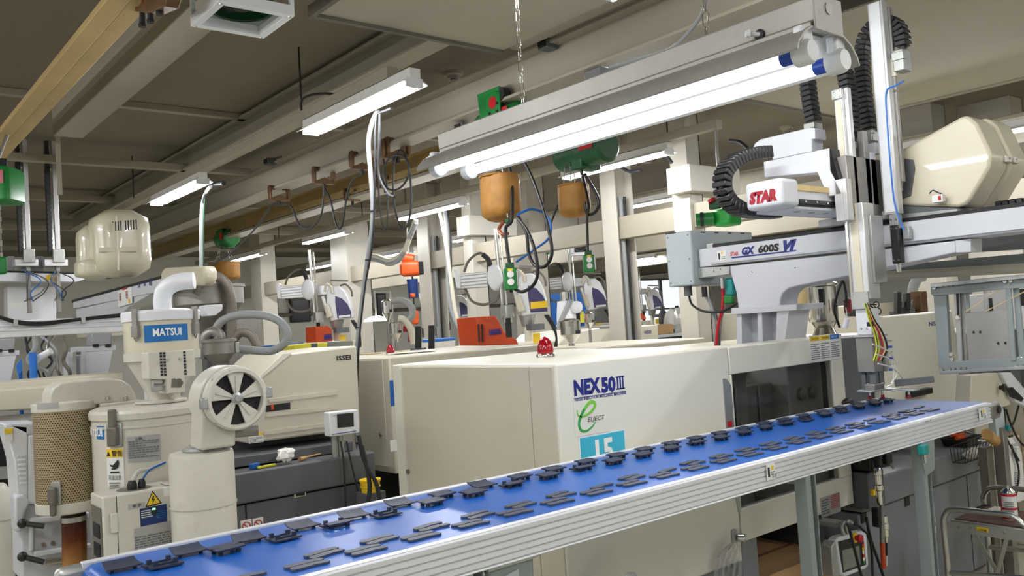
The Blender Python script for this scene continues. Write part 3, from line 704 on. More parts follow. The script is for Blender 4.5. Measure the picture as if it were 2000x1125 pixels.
# hanging galvanised tub under the rail
a = PY(942, 1110, 1.78); b = PY(1034, 1086, 1.78)
tb = thing('sheet_metal_tub', 'galvanised sheet metal tub hung under the near part of the conveyor rail', 'tub', (a.x+.1, 1.85, .86))
MB().prism([(a.x, 1.76, a.z), (b.x, 1.76, a.z+.002), (b.x-.004, 1.76, a.z-.14), (a.x+.02, 1.76, a.z-.14)], (0, .2, 0)).build('tub_body', 'steel_blue', tb, .01)
MB().tube([(a.x-.004, 1.755, a.z), (b.x+.004, 1.755, a.z+.002)], .006).build('rolled_rim', 'galv', tb)
MB().prism([(a.x+.04, 1.757, a.z-.03), (a.x+.1, 1.757, a.z-.02), (a.x+.1, 1.757, a.z-.09), (a.x+.05, 1.757, a.z-.08)], (0, .003, 0)).build('label_area', 'box_grey', tb)
MB().tube([(a.x+.03, 1.78, a.z), (a.x+.03, 1.78, BZ-.12)], .004).build('hanger', 'galv', tb); MB().tube([(b.x-.03, 1.78, a.z), (b.x-.03, 1.78, BZ-.12)], .004).build('hanger', 'galv', tb)
c = PY(929, 1118, 1.77); MB().cyl(c, c+V((0, -.03, 0)), .006, n=8).build('wing_screw', 'steel', tb)
# ================================================================ moulded pieces on the belt
W1 = ('first', 'second', 'third', 'fourth', 'fifth', 'sixth', 'seventh', 'eighth', 'ninth', 'tenth', 'eleventh', 'twelfth', 'thirteenth', 'fourteenth', 'fifteenth', 'sixteenth', 'seventeenth', 'eighteenth', 'nineteenth', 'twentieth', 'twenty-first', 'twenty-second', 'twenty-third', 'twenty-fourth', 'twenty-fifth', 'twenty-sixth')
def proto_flat():
    pts = [(-.046, -.011), (-.04, -.0155), (-.015, -.013), (.012, -.0075), (.038, -.010), (.047, -.005), (.046, .008), (.036, .012), (.008, .0155), (-.02, .010), (-.04, .0095), (-.047, 0)]
    m = MB().prism([(x, y, .0) for x, y in pts], (0, 0, .005)); return m.mesh('strip')
def proto_plate(big):
    s = 1.0; m = MB()
    if big:
        top = []; nx = 6; vs = []
        for j in range(5):
            for i in range(nx+1):
                u = -1+2*i/nx; v_ = -1+2*j/4; vs.append((u*.038*(1-.06*v_), v_*.034, .009+.007*max(0, v_)**2+.0015*u*u))
        w2 = nx+1; fs = [(j*w2+i, j*w2+i+1, (j+1)*w2+i+1, (j+1)*w2+i) for j in range(4) for i in range(nx)]
        n0 = len(vs); vs2 = vs+[(x, y, z-.003) for x, y, z in vs]; fs2 = fs+[tuple(n0+q for q in f[::-1]) for f in fs]
        rim = [i for i in range(w2)]+[j*w2+nx for j in range(1, 5)]+[4*w2+i for i in range(nx-1, -1, -1)]+[j*w2 for j in range(3, 0, -1)]
        fs2 += [(rim[k], n0+rim[k], n0+rim[(k+1) % len(rim)], rim[(k+1) % len(rim)]) for k in range(len(rim))]
        m.add(vs2, fs2)
        for x in (-.025, .025): m.box(x-.004, x+.004, -.02, -.012, 0, .009)
    else:
        m.prism([(-.038, -.015, .011), (.016, -.016, .011), (.038, -.011, .011), (.037, .013, .011), (-.016, .016, .011), (-.038, .012, .011)], (0, 0, .004))
        for x in (-.024, .022): m.box(x-.005, x+.005, -.006, .002, 0, .011)
        m.box(-.024, .022, -.003, .0, .007, .012)
    return m.mesh('raised')
MF, MPs, MPb = proto_flat(), proto_plate(False), proto_plate(True)
MF.materials.append(MATS['grey_part']); MPs.materials.append(MATS['navy_part']); MPb.materials.append(MATS['navy_part'])
def piece(name, me, px, py, lab, group, rz, dz=0, flip=False):
    p = PZ(px, py, BZ+.006)
    o = bpy.data.objects.new(name, me); COL.objects.link(o); o.location = (p.x, p.y, BZ+dz+.0006)
    o.rotation_euler = (math.pi if flip else 0, 0, rz)
    if flip: o.location.z += .018
    return tag(o, lab, 'part', group)
FR = [  # (outer pair), (inner pair) from the near end
 ((593, 1098), (605, 1102), (626.6, 1076), (637.6, 1080)), ((708, 1070), (721, 1073.6), (735, 1050), (747, 1053.4)),
 ((814, 1043.4), (828, 1046.4), (834.4, 1025), (847.6, 1028.6)), ((911.4, 1019), (925, 1022), (926, 1002), (940, 1005)),
 ((997.8, 997), (1012, 999.6), (1010, 982.7), (1023.6, 985)), ((1079.6, 976), (1094.7, 978.8), (1087.6, 963), (1101.8, 965.3)),
 ((1156, 957.4), (1170.8, 960), (1174.4, 947.5), None), ((1225, 940.7), (1240, 942.7), (1226.7, 929.7), (1241, 931.4)),
 ((1288.7, 925.4), (1304.5, 927.4), (1303, 917), None), ((1349.6, 911), (1364, 912.7), (1345.3, 901.3), (1361, 902.8)),
 ((1405, 897.4), (1419.6, 898.7), (1400, 888.9), (1415, 889.4)), ((1456.7, 884.3), (1472, 886), (1450.7, 876), (1465.7, 877)),
 ((1504.7, 872.4), (1520.8, 873.5), (1498, 864.8), (1512, 865.5)), ((1551.7, 861), (1567, 862), (1543, 854), (1557.7, 855)),
 ((1595, 851), (1609, 851.7), (1585.7, 844), (1600.4, 844.7)), ((1635.7, 840.8), (1650, 842), (1625.8, 835), (1640, 835.5)),
 ((1673, 831.5), (1688, 832.4), (1663, 826), (1677, 826.3)), ((1709, 822.4), (1724, 823), (1698.6, 817.9), None),
 ((1745, 814), (1759.6, 814.8), (1733, 809.8), (1747, 809.8)), ((1778, 806.7), (1792, 807), (1765.6, 801.8), (1778.7, 802)), ((1808, 799), (1822.7, 799.3), (1795, 794), None)]
piece('moulded_strip', MF, 478, 1124, 'flat dark grey moulded strip at the bottom edge of the picture', 'moulded strips along the front of the belt', -.12)
rr = random.Random(5)
for i, q in enumerate(FR):
    for j, p in enumerate(q):
        if not p: continue
        lone = j == 2 and q[3] is None
        lab = '%s of %s %s set of grey strips counted from the near end' % (('rear' if j % 2 == 0 else 'front') if not lone else 'lone one', 'front' if j < 2 else 'back', 'pair,') 
        lab = ('lone' if lone else 'left' if j % 2 == 0 else 'right') + ' grey strip, ' + ('outer' if j < 2 else 'inner') + ' pair of the ' + W1[i] + ' cluster from the near belt end'
        piece('moulded_strip', MF, p[0], p[1], lab, 'moulded strips along the front of the belt', math.radians(-6 if j < 2 else 2)+rr.uniform(-.06, .06))
OUT = [(237.4, 1106, 1), (367.6, 1077, 1), (484, 1052.4, 1), (590, 1028, 1), (690, 1007, 1), (780, 984, 1), (864, 968, 0), (941, 948, 1), (1015.6, 933, 0), (1082, 918, 0), (1145, 903.5, 0), (1205.4, 891, 0), (1259, 879.5, 0), (1311.7, 868, 0), (1360, 857.7, 0), (1407, 848, 0), (1453, 839, 0), (1493.5, 829, 0), (1531.8, 821.7, 0), (1570, 813.5, 0), (1606, 806, 0), (1640, 798, 0), (1673.8, 790.5, 0), (1706, 785, 0)]
INN = [(318, 1101, 2), (442, 1074, 0), (554, 1049, 2), (658, 1024, 2), (754, 1003, 2), (843, 982, 0), (924.5, 964, 0), (1001, 946, 2), (1070.7, 930, 0), (1137.5, 914, 2), (1198.6, 902, 0), (1255.6, 889.4, 0), (1310.8, 877, 0), (1361, 865, 2), (1407.7, 856, 0), (1453.8, 845.8, 0), (1495.8, 836, 0), (1537, 827, 2), (1574.5, 818.8, 2), (1613, 810.5, 0), (1645.5, 802.5, 2), (1679, 795, 0), (1710.7, 788.7, 0), (1734, 783, 0)]
for row, lst in (('rear', OUT), ('second', INN)):
    for i, (x, y, k) in enumerate(lst):
        nm = 'plates along the back of the belt'; lbl = ' navy plate, %s group from the near end, %s belt row' % (W1[i], row)
        if k == 1:
            piece('moulded_plate', MPb, x, y, 'large curved'+lbl, nm, math.radians(-4)+rr.uniform(-.08, .08)); continue
        s = 30/2/1.0; d = mpp(PZ(x, y, BZ)); off = .013/d
        piece('moulded_plate', MPs, x-off*.62, y-off*.12, 'left'+lbl, nm, math.radians(2)+rr.uniform(-.07, .07), flip=(k == 2))
        piece('moulded_plate', MPs, x+off*.62, y+off*.2, 'right'+lbl, nm, math.radians(0)+rr.uniform(-.07, .07), dz=.0, flip=(k == 2 and i % 2 == 0))
# ================================================================ hanging twin tube lamp
LX, LY0, LY1, LZ = 1.52, .877, 2.077, 2.225
hl = thing('hanging_lamp', 'large twin tube workbench lamp hung on chains in the foreground', 'lamp', (LX, 1.48, LZ))
MB().box(LX-.035, LX+.035, LY0-.03, LY1+.035, LZ+.062, LZ+.112).build('housing', 'lampbody', hl, .004)
MB().box(LX-.042, LX+.042, LY0-.02, LY1+.02, LZ+.05, LZ+.0615).build('housing_base', 'lampbody', hl, .002)
for s in (-1, 1):
    q = [(.03, .052), (.06, .046), (.085, .032), (.105, .012), (.112, -.004)]
    pts = [(LX+s*a, LY0-.03, LZ+b) for a, b in q]+[(LX+s*(a-.003*(1 if a > .05 else 0)), LY0-.03, LZ+b-.003) for a, b in q[::-1]]
    MB().prism(pts, (0, LY1-LY0+.075, 0)).build('reflector_wing', 'lampbody', hl, smooth=50)
MB().box(LX-.03, LX+.03, LY0, LY1, LZ+.046, LZ+.0495).build('inner_reflector', 'lampbody', hl)
for s in (-1, 1):
    x = LX+s*.058
    MB().cyl((x, LY0+.035, LZ), (x, LY1, LZ), .0148, n=10, caps=False).build('tube', 'tube_hero', hl, label='glowing white fluorescent tube')
    MB().cyl((x, LY0+.004, LZ), (x, LY0+.035, LZ), .0152, n=16).build('tube_cap', 'blue_cap', hl, label='blue end cap of the tube')
    for e, d in ((LY1, 1), (LY0, -1)):
        MB().lathe((x, e, LZ), [(.02, -.006), (.025, -.004), (.025, .022), (.02, .03)], 20, UY*d).build('socket_ring', 'white_paint', hl)
        MB().box(x-.02, x+.02, e+d*.012-.01, e+d*.012+.012, LZ+.0, LZ+.05).build('socket_post', 'white_paint', hl, .006)
MB().prism([(LX-.05, LY0-.034, LZ+.112), (LX+.05, LY0-.034, LZ+.112), (LX+.05, LY0-.034, LZ+.04), (LX-.05, LY0-.034, LZ+.04)], (0, .004, 0)).build('end_plate', 'lampbody', hl, .004)
MB().cyl((LX, LY0-.036, LZ+.088), (LX, LY0-.034, LZ+.088), .012, n=16).build('knockout', 'steel_dull', hl)
c = PX(1485, 68, LX-.036); MB().lathe(c, [(.011, 0), (.011, .004), (.008, .006)], 16, -UX).build('switch_ring', 'ink', hl)
MB().cyl(c-UX*.004, c+V((-.02, .012, .002)), .005, n=8).cyl(c+V((-.02, .012, .002)), c+V((-.026, .016, .002)), .009, .006, 8).build('pull_switch', 'white_paint', hl)
c = PX(1177, 157, LX); MB().bc(V((LX, c.y+.02, LZ+.125)), .03, .06, .03).build('cable_gland', 'base_grey', hl, .004)
pts = [V((LX, c.y, LZ+.13)), PX(1200, 130, LX+.03), PX(1255, 112, LX+.05), PX(1310, 95, LX+.06), PX(1352, 55, LX+.05), PX(1376, 15, LX+.03), PX(1386, -40, LX)]
MB().tube(spline(pts), .0048).build('flex', 'cable_grey', hl)
# chains
def hang_chain(px, py, lab):
    p = PX(px, py, LX); t = thing('hanging_chain', lab, 'chain', (LX, p.y, LZ+.112), 'chains of the hanging lamp')
    z = LZ+.112; k = 0; me = None
    rr_, L_ = .0058, .0265
    while z < 3.42:
        if me is None:
            path = ring((0, 0, 0), UX, UZ, rr_, 6, 0, 180); path = [q+UZ*(L_/2) for q in path]+[q-UZ*(L_/2) for q in ring((0, 0, 0), UX, UZ, rr_, 6, 180, 360)]
            path.append(path[0]); me = MB().tube(path, .0013, 5, caps=False).mesh('link'); me.materials.append(MATS['chrome'])
        o = bpy.data.objects.new('link', me); COL.objects.link(o); o.parent = t; o.location = (0, 0, z-(LZ+.112)+.012)
        o.rotation_euler = (0, 0, math.radians(20+90*(k % 2))); z += .0345; k += 1
    return t
hang_chain(1022, 212, 'steel chain at the far end of the hanging lamp'); hang_chain(1381, 84, 'steel chain at the near end of the hanging lamp')
# ================================================================ take-out robot above the conveyor
rb = thing('takeout_robot', 'white take-out robot with long beam and vertical arms above the conveyor', 'robot', (4.05, 2.75, 1.5))
RXF = 4.0
Q = lambda x, y, X=RXF: PX(x, y, X)
def polyX(px, X, dx, name, mat, bevel=.004, parent=rb, label=None):
    return MB().prism([PX(a, b, X) for a, b in px], (dx, 0, 0)).build(name, mat, parent, bevel, label=label)
def polyY(px, Y, dy, name, mat, bevel=.004, parent=rb, label=None):
    return MB().prism([PY(a, b, Y) for a, b in px], (0, dy, 0)).build(name, mat, parent, bevel, label=label)
MB().box(RXF, RXF+.2, -.4, 3.135, 2.006, 2.112).build('traverse_beam', 'robot_white', rb, .005)
MB().box(RXF-.012, RXF, -.4, 3.05, 2.016, 2.024).build('beam_ledge', 'robot_white', rb, .002)
MB().box(RXF+.02, RXF+.15, -.4, 3.05, 2.112, 2.132).build('guide_cover', 'ink', rb, .002)
MB().box(RXF+.03, RXF+.12, 3.05, 3.1, 2.112, 2.14).build('end_stop', 'galv', rb, .002)
polyX([(1423, 520), (1642, 497), (1866, 470), (1868, 493), (1700, 530), (1600, 550), (1555, 559), (1538, 564), (1528, 573), (1524, 585), (1524, 598), (1442, 604), (1438, 572), (1430, 545)], RXF+.01, .17, 'bracket_casting', 'robot_white', .006)
MB().prism([Q(1866, 470, RXF+.005), Q(1896, 466, RXF+.03), Q(1896, 492, RXF+.03), Q(1868, 493, RXF+.005)], (.12, 0, 0)).build('bracket_end', 'robot_white', rb)
polyX([(1428, 602), (1556, 594), (1556, 606), (1428, 615)], RXF-.02, .26, 'mounting_flange', 'robot_white', .003)
polyX([(1438, 613), (1448, 612), (1450, 700), (1440, 700)], RXF, .2, 'pedestal_rib', 'robot_white', .002)
polyX([(1479, 611), (1488, 610), (1491, 700), (1481, 700)], RXF, .2, 'pedestal_rib', 'robot_white', .002)
polyX([(1517, 608), (1541, 606), (1528, 700), (1514, 700)], RXF, .2, 'pedestal_rib', 'robot_white', .002)
polyX([(1440, 612), (1530, 607), (1520, 700), (1442, 700)], RXF+.1, .01, 'pedestal_back', 'robot_white', 0)
bolts([Q(x, y, RXF+.01) for x, y in ((1532, 600), (1546, 599))], -UZ, .006, .012, 'ink', rb)
polyX([(1527, 597), (1548, 595), (1545, 586), (1532, 583), (1528, 590)], RXF+.15, .02, 'arch_back', 'robot_grey', 0)
for x, y in ((1469, 531), (1553, 523)): bolts([Q(x, y, RXF+.01)], -UX, .003, .003, 'ink', rb)
# lettering on the beam
t1 = text('STAR', Q(1427, 500, RXF), -UY, UZ, .02, 'red', rb, wd=.055, bold=.05, label='red and navy maker and model lettering')
text('GX', Q(1449, 497.5, RXF), -UY, UZ, .037, 'navy_ink', rb, wd=.088, bold=.07, shear=.2)
text('600S', Q(1481, 494, RXF), -UY, UZ, .037, 'ink', rb, wd=.132, bold=.05, shear=.1)
text('VI', Q(1531, 489, RXF), -UY, UZ, .048, 'navy_ink', rb, wd=.082, bold=.08, shear=.4)
polyX([(1428, 502), (1556, 488), (1553, 491), (1430, 505)], RXF-.001, .001, 'underline', 'navy_ink', 0)
c = Q(1409.5, 499, RXF); lb = plate(c, -UY, UZ, .062, .055, 'label_white', rb, 'safety_sticker', label='white safety sticker'); plate(c+V((-.001, .016, -.004)), -UY, UZ, .01, .036, 'ink', lb, 'pictogram'); plate(c+V((-.001, -.004, .014)), -UY, UZ, .012, .012, 'label_yellow', lb, 'triangle_mark'); textlines(c+V((0, -.01, -.014)), -UY, UZ, .03, .02, 2, 'ink_grey', lb)
# control cabinet at the end of the beam
cb = MB().box(3.955, 4.56, 3.15, 3.34, 1.905, 2.226).build('control_cabinet', 'box_grey', rb, .01, label='pale grey control cabinet')
bolts([V((3.955, y, z)) for y in (3.17, 3.32) for z in (1.93, 2.06, 2.2)], -UX, .006, .003, 'steel_dull', cb)
for k in range(4): MB().box(4.05+k*.13, 4.09+k*.13, 3.149, 3.152, 2.212, 2.218).build('vent_slot', 'ink', cb)
MB().box(3.957, 3.962, 3.26, 3.335, 2.2, 2.229).build('corner_cut', 'ink', cb)
polyX([(1356, 523), (1424, 520), (1424, 536), (1362, 544)], RXF-.0, .15, 'support_bracket', 'galv', .003)
bolts([Q(x, y, RXF-.001) for x, y in ((1359, 520), (1393, 528), (1406, 525))], -UX, .006, .004, 'steel', rb)
for (x, y, m, r) in ((1344, 568, 'base_grey', .024), (1376, 570, 'ink', .016), (1411, 553, 'steel', .012)):
    p = PX(x, y, 4.02); MB().cyl(p+UZ*.03, p-UZ*.03, r, n=10).build('cable_gland', m, cb)
def rcable(px, X, r, mat, nm='cable', parent=rb): return MB().tube(spline([PX(a, b, X) if len(q) == 2 else PX(a, b, q[2]) for q in px for a, b in [q[:2]]], 8), r).build(nm, mat, parent)
rcable([(1345, 575), (1352, 595), (1375, 608), (1410, 608), (1440, 592)], 4.05, .007, 'ink')
rcable([(1377, 575), (1390, 600), (1397, 640), (1398, 690)], 4.08, .01, 'cable_grey')
rcable([(1392, 560), (1396, 600), (1404, 640), (1404, 690)], 4.1, .005, 'hose_dark')
rcable([(1412, 560), (1411, 600), (1402, 640), (1398, 690)], 4.06, .009, 'red')
rcable([(1420, 555), (1418, 590), (1408, 625), (1404, 690)], 4.12, .008, 'cable_grey')
MB().bc(PX(1428, 560, 4.06), .05, .05, .1).build('teal_regulator', 'teal', cb, .01); MB().bc(PX(1424, 585, 4.05), .03, .06, .05).build('green_filter', 'green', cb, .008)
# ---- kick axis
KX0, KX1, KY0, KY1, KZ0, KZ1 = 3.2, 4.15, 2.05, 2.235, 2.178, 2.3
kb = MB().box(KX0, KX0+.14, KY0, KY1, KZ0, KZ1).build('kick_end_cover', 'robot_white', rb, .02, 4, label='white end cover with red STAR lettering')
text('STAR', V((KX0, 2.213, 2.208)), -UY, UZ, .044, 'red_dark', rb, wd=.14, bold=.085, shear=.2)
MB().box(KX0+.14, KX1, KY0+.03, KY1-.02, KZ0+.02, KZ1-.03).build('kick_frame', 'white_paint', rb, .003)
MB().box(KX0+.14, KX1, KY0+.022, KY0+.03, KZ1-.045, KZ1-.02).build('timing_belt', 'pale_wood', rb)
MB().box(KX0+.15, KX1, KY0+.01, KY0+.03, KZ0+.016, KZ0+.036).build('linear_guide', 'black', rb, .002)
bolts([V((3.4+.09*k, KY0+.01, KZ0+.026)) for k in range(4)], -UY, .005, .002, 'steel', rb)
MB().box(KX0+.12, KX1+.05, KY0+.02, KY1+.03, KZ0-.006, KZ0+.006).build('base_plate', 'robot_white', rb, .002)
for k in range(5): MB().cyl((3.45+k*.12, 2.14, KZ0-.007), (3.45+k*.12, 2.14, KZ0-.004), .015, n=12).build('plate_hole', 'base_grey', rb)
MB().box(RXF-.05, RXF+.25, KY0-.1, KY1+.1, 2.135, KZ0-.006).build('carriage', 'robot_grey', rb, .005)
# covers of the arm drive
polyX([(1491, 316), (1620, 289), (1622, 333), (1646, 379), (1617, 384), (1596, 337), (1493, 347)], 3.62, .1, 'arm_cover', 'robot_white', .004)
polyX([(1470, 291), (1474, 280), (1485, 272), (1578, 250), (1591, 250), (1592, 271), (1585, 272), (1586, 296), (1509, 312), (1507, 284)], 3.74, .1, 'arm_cover', 'robot_white', .004)
ay = PX(1620, 289, 3.62).y
f = MB().prism([PX(1621, 290, 3.621)-UY*.001, PY(1652, 294, ay-.001), PY(1664, 372, PX(1646, 379, 3.62).y-.001), PX(1646, 378, 3.621)-UY*.001, PX(1622, 333, 3.621)-UY*.001], (0, .004, 0)).build('black_face', 'black', rb)
text('+Y-', PY(1631, 307, ay-.004), UX, UZ, .018, 'white_ink', rb, wd=.04)
text('N+', PY(1653, 352, ay-.03), UX, UZ, .018, 'white_ink', rb, wd=.012)
MB().prism([PY(1627, 297, ay-.003), PY(1650, 300, ay-.003), PY(1648, 304, ay-.003), PY(1630, 302, ay-.003)], (0, .002, 0)).build('white_arrow', 'white_ink', rb)
MB().box(3.66, 4.1, 2.0, 2.05, 2.14, 2.42).build('arm_slide_plate', 'steel_dull', rb, .003)
MB().box(3.62, 3.67, 1.99, 2.05, 2.12, 2.31).build('slide_block', 'alu_z', rb, .003)
# ---- main vertical arm
mz = PX(1637, 175, 3.72).z
MB().box(3.70, 3.72, 2.02, 2.06, 2.2, mz).build('arm_mast', 'alu_z', rb, .003); MB().box(3.72, 3.75, 2.0, 2.07, 2.2, mz).build('arm_mast', 'alu_z', rb, .003)
MB().box(3.697, 3.70, 2.026, 2.05, 2.2, mz-.06).build('arm_belt', 'cream_yellow', rb)
MB().box(3.69, 3.70, 2.015, 2.065, mz-.05, mz-.005).build('mast_cap', 'galv', rb, .002); bolts([V((3.69, y, z)) for y in (2.025, 2.055) for z in (mz-.04, mz-.015)], -UX, .004, .003, 'steel', rb)
az0 = PX(1675, 585, 3.7).z
MB().box(3.7, 3.8, 1.962, 2.05, az0, 2.2).build('arm_beam', 'alu_z', rb, .004)
MB().box(3.697, 3.70, 1.99, 2.024, az0, 2.2).build('arm_belt', 'cream_yellow', rb)
MB().box(3.694, 3.70, 2.038, 2.052, az0, 2.2).build('arm_edge', 'chrome', rb, .002)
MB().box(3.74, 3.85, 1.95, 1.962, az0+.07, 2.14).build('arm_channel', 'galv', rb, .002)
MB().box(3.69, 3.70, 1.965, 2.048, az0-.045, az0+.035).build('joint_plate', 'galv', rb, .002); bolts([V((3.69, y, z)) for y in (1.975, 2.04) for z in (az0-.035, az0+.025)], -UX, .005, .003, 'steel', rb)
wz = PX(1680, 655, 3.7).z
MB().box(3.705, 3.79, 1.968, 2.04, wz, az0-.045).build('wrist_post', 'white_paint', rb, .004); bolts([V((3.705, y, wz+.03)) for y in (1.99, 2.018)], -UX, .006, .003, 'steel', rb)
bz_ = PX(1680, 728, 3.7).z
MB().box(3.69, 3.81, 1.95, 2.055, wz-.01, wz).build('wrist_flange', 'galv', rb, .002)
MB().box(3.70, 3.78, 1.965, 2.048, bz_, wz-.01).build('wrist_block', 'steel_dull', rb, .004); MB().box(3.78, 3.81, 1.952, 1.97, bz_, wz-.02).build('valve_manifold', 'galv', rb, .002)
for k in range(6):
    z = wz-.035-k*.026; MB().cyl((3.8, 1.96, z), (3.822, 1.94, z), .0055, n=8).build('air_fitting', 'chrome' if k % 2 == 0 else 'blue_cap', rb)
hd = MB().box(3.71, 3.74, 1.97, 2.0, bz_-.07, bz_).box(3.75, 3.79, 1.97, 2.0, bz_-.06, bz_).box(3.71, 3.73, 2.02, 2.04, bz_-.08, bz_).build('gripper_mount', 'base_grey', rb, .003)
gz = bz_-.085
MB().box(3.66, 3.86, 1.965, 2.04, gz, gz+.008).build('gripper_plate', 'galv', rb, .003); MB().bc((3.78, 1.9, gz+.004), .05, .16, .008).build('gripper_plate', 'galv', rb, .003); MB().bc((3.73, 1.99, gz+.02), .09, .05, .03).build('gripper_head', 'steel_dull', rb, .005)
MB().bar((3.8, 1.93, gz+.03), (3.86, 1.78, gz+.045), .022, .03).build('blow_bar', 'base_grey', rb, .003)
for (x, y) in ((3.7, 2.0), (3.76, 1.97), (3.78, 1.86)):
    MB().cyl((x, y, gz), (x, y, gz-.02), .006, n=8).build('cup_stem', 'steel', rb); MB().lathe((x, y, gz-.034), [(.009, 0), (.011, .003), (.006, .009), (.009, .012), (.005, .016)], 12).build('suction_cup', 'red_dark', rb)
MB().bc((3.76, 1.97, gz-.038), .075, .03, .005, .4).build('held_part', 'navy_part', rb)
# coloured hoses at the wrist
def ycable(px, Y, r, mat, nm='air_hose'): return MB().tube(spline([PY(a, b, Y) for a, b in px], 8), r, 6).build(nm, mat, rb)
for k, (m, dx, r) in enumerate((('yellow_paint', 0, .0038), ('red', 7, .004), ('ink', 16, .0045), ('pale_wood', 11, .003), ('yellow', -5, .0035), ('green', -2, .003))):
    ycable([(1690+dx*.2, 592), (1700+dx*.5, 625), (1711+dx*.8, 650), (1717+dx, 680), (1710+dx*.8, 705)], 1.93-.002*k, r, m)
for k, pts in enumerate((((1705, 672), (1740, 690), (1752, 725), (1740, 750)), ((1712, 692), (1740, 705), (1745, 745), (1728, 758)), ((1715, 710), (1745, 720), (1765, 745), (1755, 760), (1732, 766)))):
    ycable(list(pts), 1.9, .0036, 'clear_tube')
MB().bc(PY(1700, 633, 1.935), .03, .02, .02).build('hose_clamp', 'ink', rb, .003)
c = PX(1701, 640, 3.64)
# white tag hanging beside the arm
single('hanging_tag', MB().cyl(PX(1650, 640, 3.9), PX(1655, 622, 3.9), .014, .012, 10).cyl(PX(1655, 622, 3.9), PX(1652, 600, 3.9), .002, n=6), 'white_paint', 'small white cylinder hanging from the robot bracket left of the arm', 'tag')
# ---- second arm (tall mast)
sx = 3.93; sy0, sy1 = PX(1723, 7, sx).y, PX(1693, 7, sx).y; stz = PX(1707, 4, sx).z
MB().box(sx, sx+.045, sy0, sy1, 2.15, stz).build('second_mast', 'alu_z', rb, .003); MB().box(sx-.004, sx, sy0+.012, sy1-.008, 2.16, stz-.003).build('mast_face', 'white_paint', rb, .002)
MB().box(sx+.045, sx+.065, sy0-.012, sy1+.01, 2.3, stz-.03).build('mast_rail', 'steel_dull', rb, .002)
q = PX(1745, 425, sx); MB().box(sx, sx+.04, q.y-.022, q.y+.022, 2.08, 2.15).build('mast_foot', 'galv', rb, .003); bolts([V((sx, q.y+d, 2.125)) for d in (-.012, .012)], -UX, .006, .004, 'steel', rb)
b0, b1 = PX(1745, 440, sx).z, PX(1748, 515, sx).z
MB().box(sx-.005, sx+.04, q.y-.02, q.y+.02, b1, b0).build('chuck_body', 'black', rb, .004); bolts([V((sx-.005, q.y+d, z)) for d in (-.011, .011) for z in (b0-.015, b1+.015)], -UX, .004, .002, 'steel', rb)
MB().cyl((sx+.01, q.y+.006, b1), (sx+.01, q.y+.004, b1-.04), .006, n=8).cyl((sx+.01, q.y-.008, b1), (sx+.01, q.y-.006, b1-.04), .006, n=8).build('chuck_finger', 'chrome', rb)
MB().bc((sx+.04, q.y-.04, b0-.04), .03, .03, .06).build('chuck_sensor', 'galv', rb, .003)
# U shaped cable chains
def chain(path, wv, th, parent, label, pitch=.03, tilt=0):
    p = spline(path, 10); ln = [0]
    for i in range(1, len(p)): ln.append(ln[-1]+(p[i]-p[i-1]).length)
    core = MB().tube(p, th*.32, 6).build('cable_chain', 'chain_black', parent, label=label)
    n = int(ln[-1]/pitch); o0 = worg(core)
    wv = V(wv)
    for k in range(n):
        s = (k+.5)*pitch; j = max(i for i in range(len(ln)) if ln[i] <= s); j = min(j, len(p)-2)
        a = p[j]+(p[j+1]-p[j])*((s-ln[j])/max(1e-6, ln[j+1]-ln[j])); t = (p[j+1]-p[j]).normalized(); nn = wv.cross(t).normalized()
        MB().ob(a, t*pitch*.46, wv/2, nn*th/2).build('link', 'chain_black', core, .004, 1)
    return core
QY = lambda x, y, Y: PY(x, y, Y)
chain([QY(1498, 298, 2.3), QY(1470, 300, 2.3), QY(1437, 312, 2.3), QY(1414, 338, 2.3), QY(1412, 372, 2.3), QY(1428, 398, 2.3), QY(1458, 412, 2.3), QY(1520, 416, 2.3)], (0, .075, 0), .055, rb, 'black cable chain bent in a loop left of the kick axis', .026)
chain([PX(1589, 238, 3.86), PX(1581, 190, 3.86), PX(1578, 150, 3.86), PX(1588, 118, 3.86), PX(1614, 100, 3.86), PX(1640, 115, 3.86), PX(1652, 150, 3.86), PX(1660, 210, 3.86), PX(1666, 280, 3.86)], (.075, 0, 0), .055, rb, 'black cable chain arching over the main arm', .026)
chain([PX(1700, 262, 4.02), PX(1690, 200, 4.02), PX(1684, 120, 4.02), PX(1690, 75, 4.02), PX(1712, 48, 4.02), PX(1740, 42, 4.02), PX(1759, 60, 4.02), PX(1765, 95, 4.02)], (.07, 0, 0), .055, rb, 'black cable chain arching over the tall mast', .026)
for (x, y, X, w1, h1) in ((1590, 255, 3.85, .05, .07), (1668, 295, 3.85, .05, .08), (1762, 120, 4.0, .05, .1), (1702, 268, 4.0, .05, .05)):
    p = PX(x, y, X); MB().bc(p, .08, w1, h1).build('chain_clamp', 'galv', rb, .004); MB().bc(p+V((-.03, .0, .02)), .03, w1*1.15, h1*.4).build('clamp_tab', 'galv', rb, .003)
polyX([(1748, 125), (1737, 110), (1735, 130), (1740, 150), (1750, 148)], 3.97, .02, 'clamp_bracket', 'cream2', .002)
polyX([(1655, 305), (1676, 300), (1676, 320), (1662, 338)], 3.84, .05, 'chain_clamp', 'galv', .002)
rcable([(1765, 158), (1748, 168), (1731, 180), (1733, 240), (1740, 330), (1748, 400), (1765, 450)], 3.925, .004, 'blue_bright', 'air_hose')
for k in range(3): rcable([(1664, 325), (1667+k*3, 345), (1665+k*2, 370), (1662+k, 395)], 3.78-.01*k, .005, ('red', 'yellow', 'ink')[k])
MB().box(3.83, 3.87, 2.0, 2.03, 2.2, 2.55).build('rear_guide', 'steel_dull', rb, .002); MB().box(3.88, 3.93, 2.0, 2.05, 2.2, 2.45).build('rear_guide', 'robot_white', rb, .003)
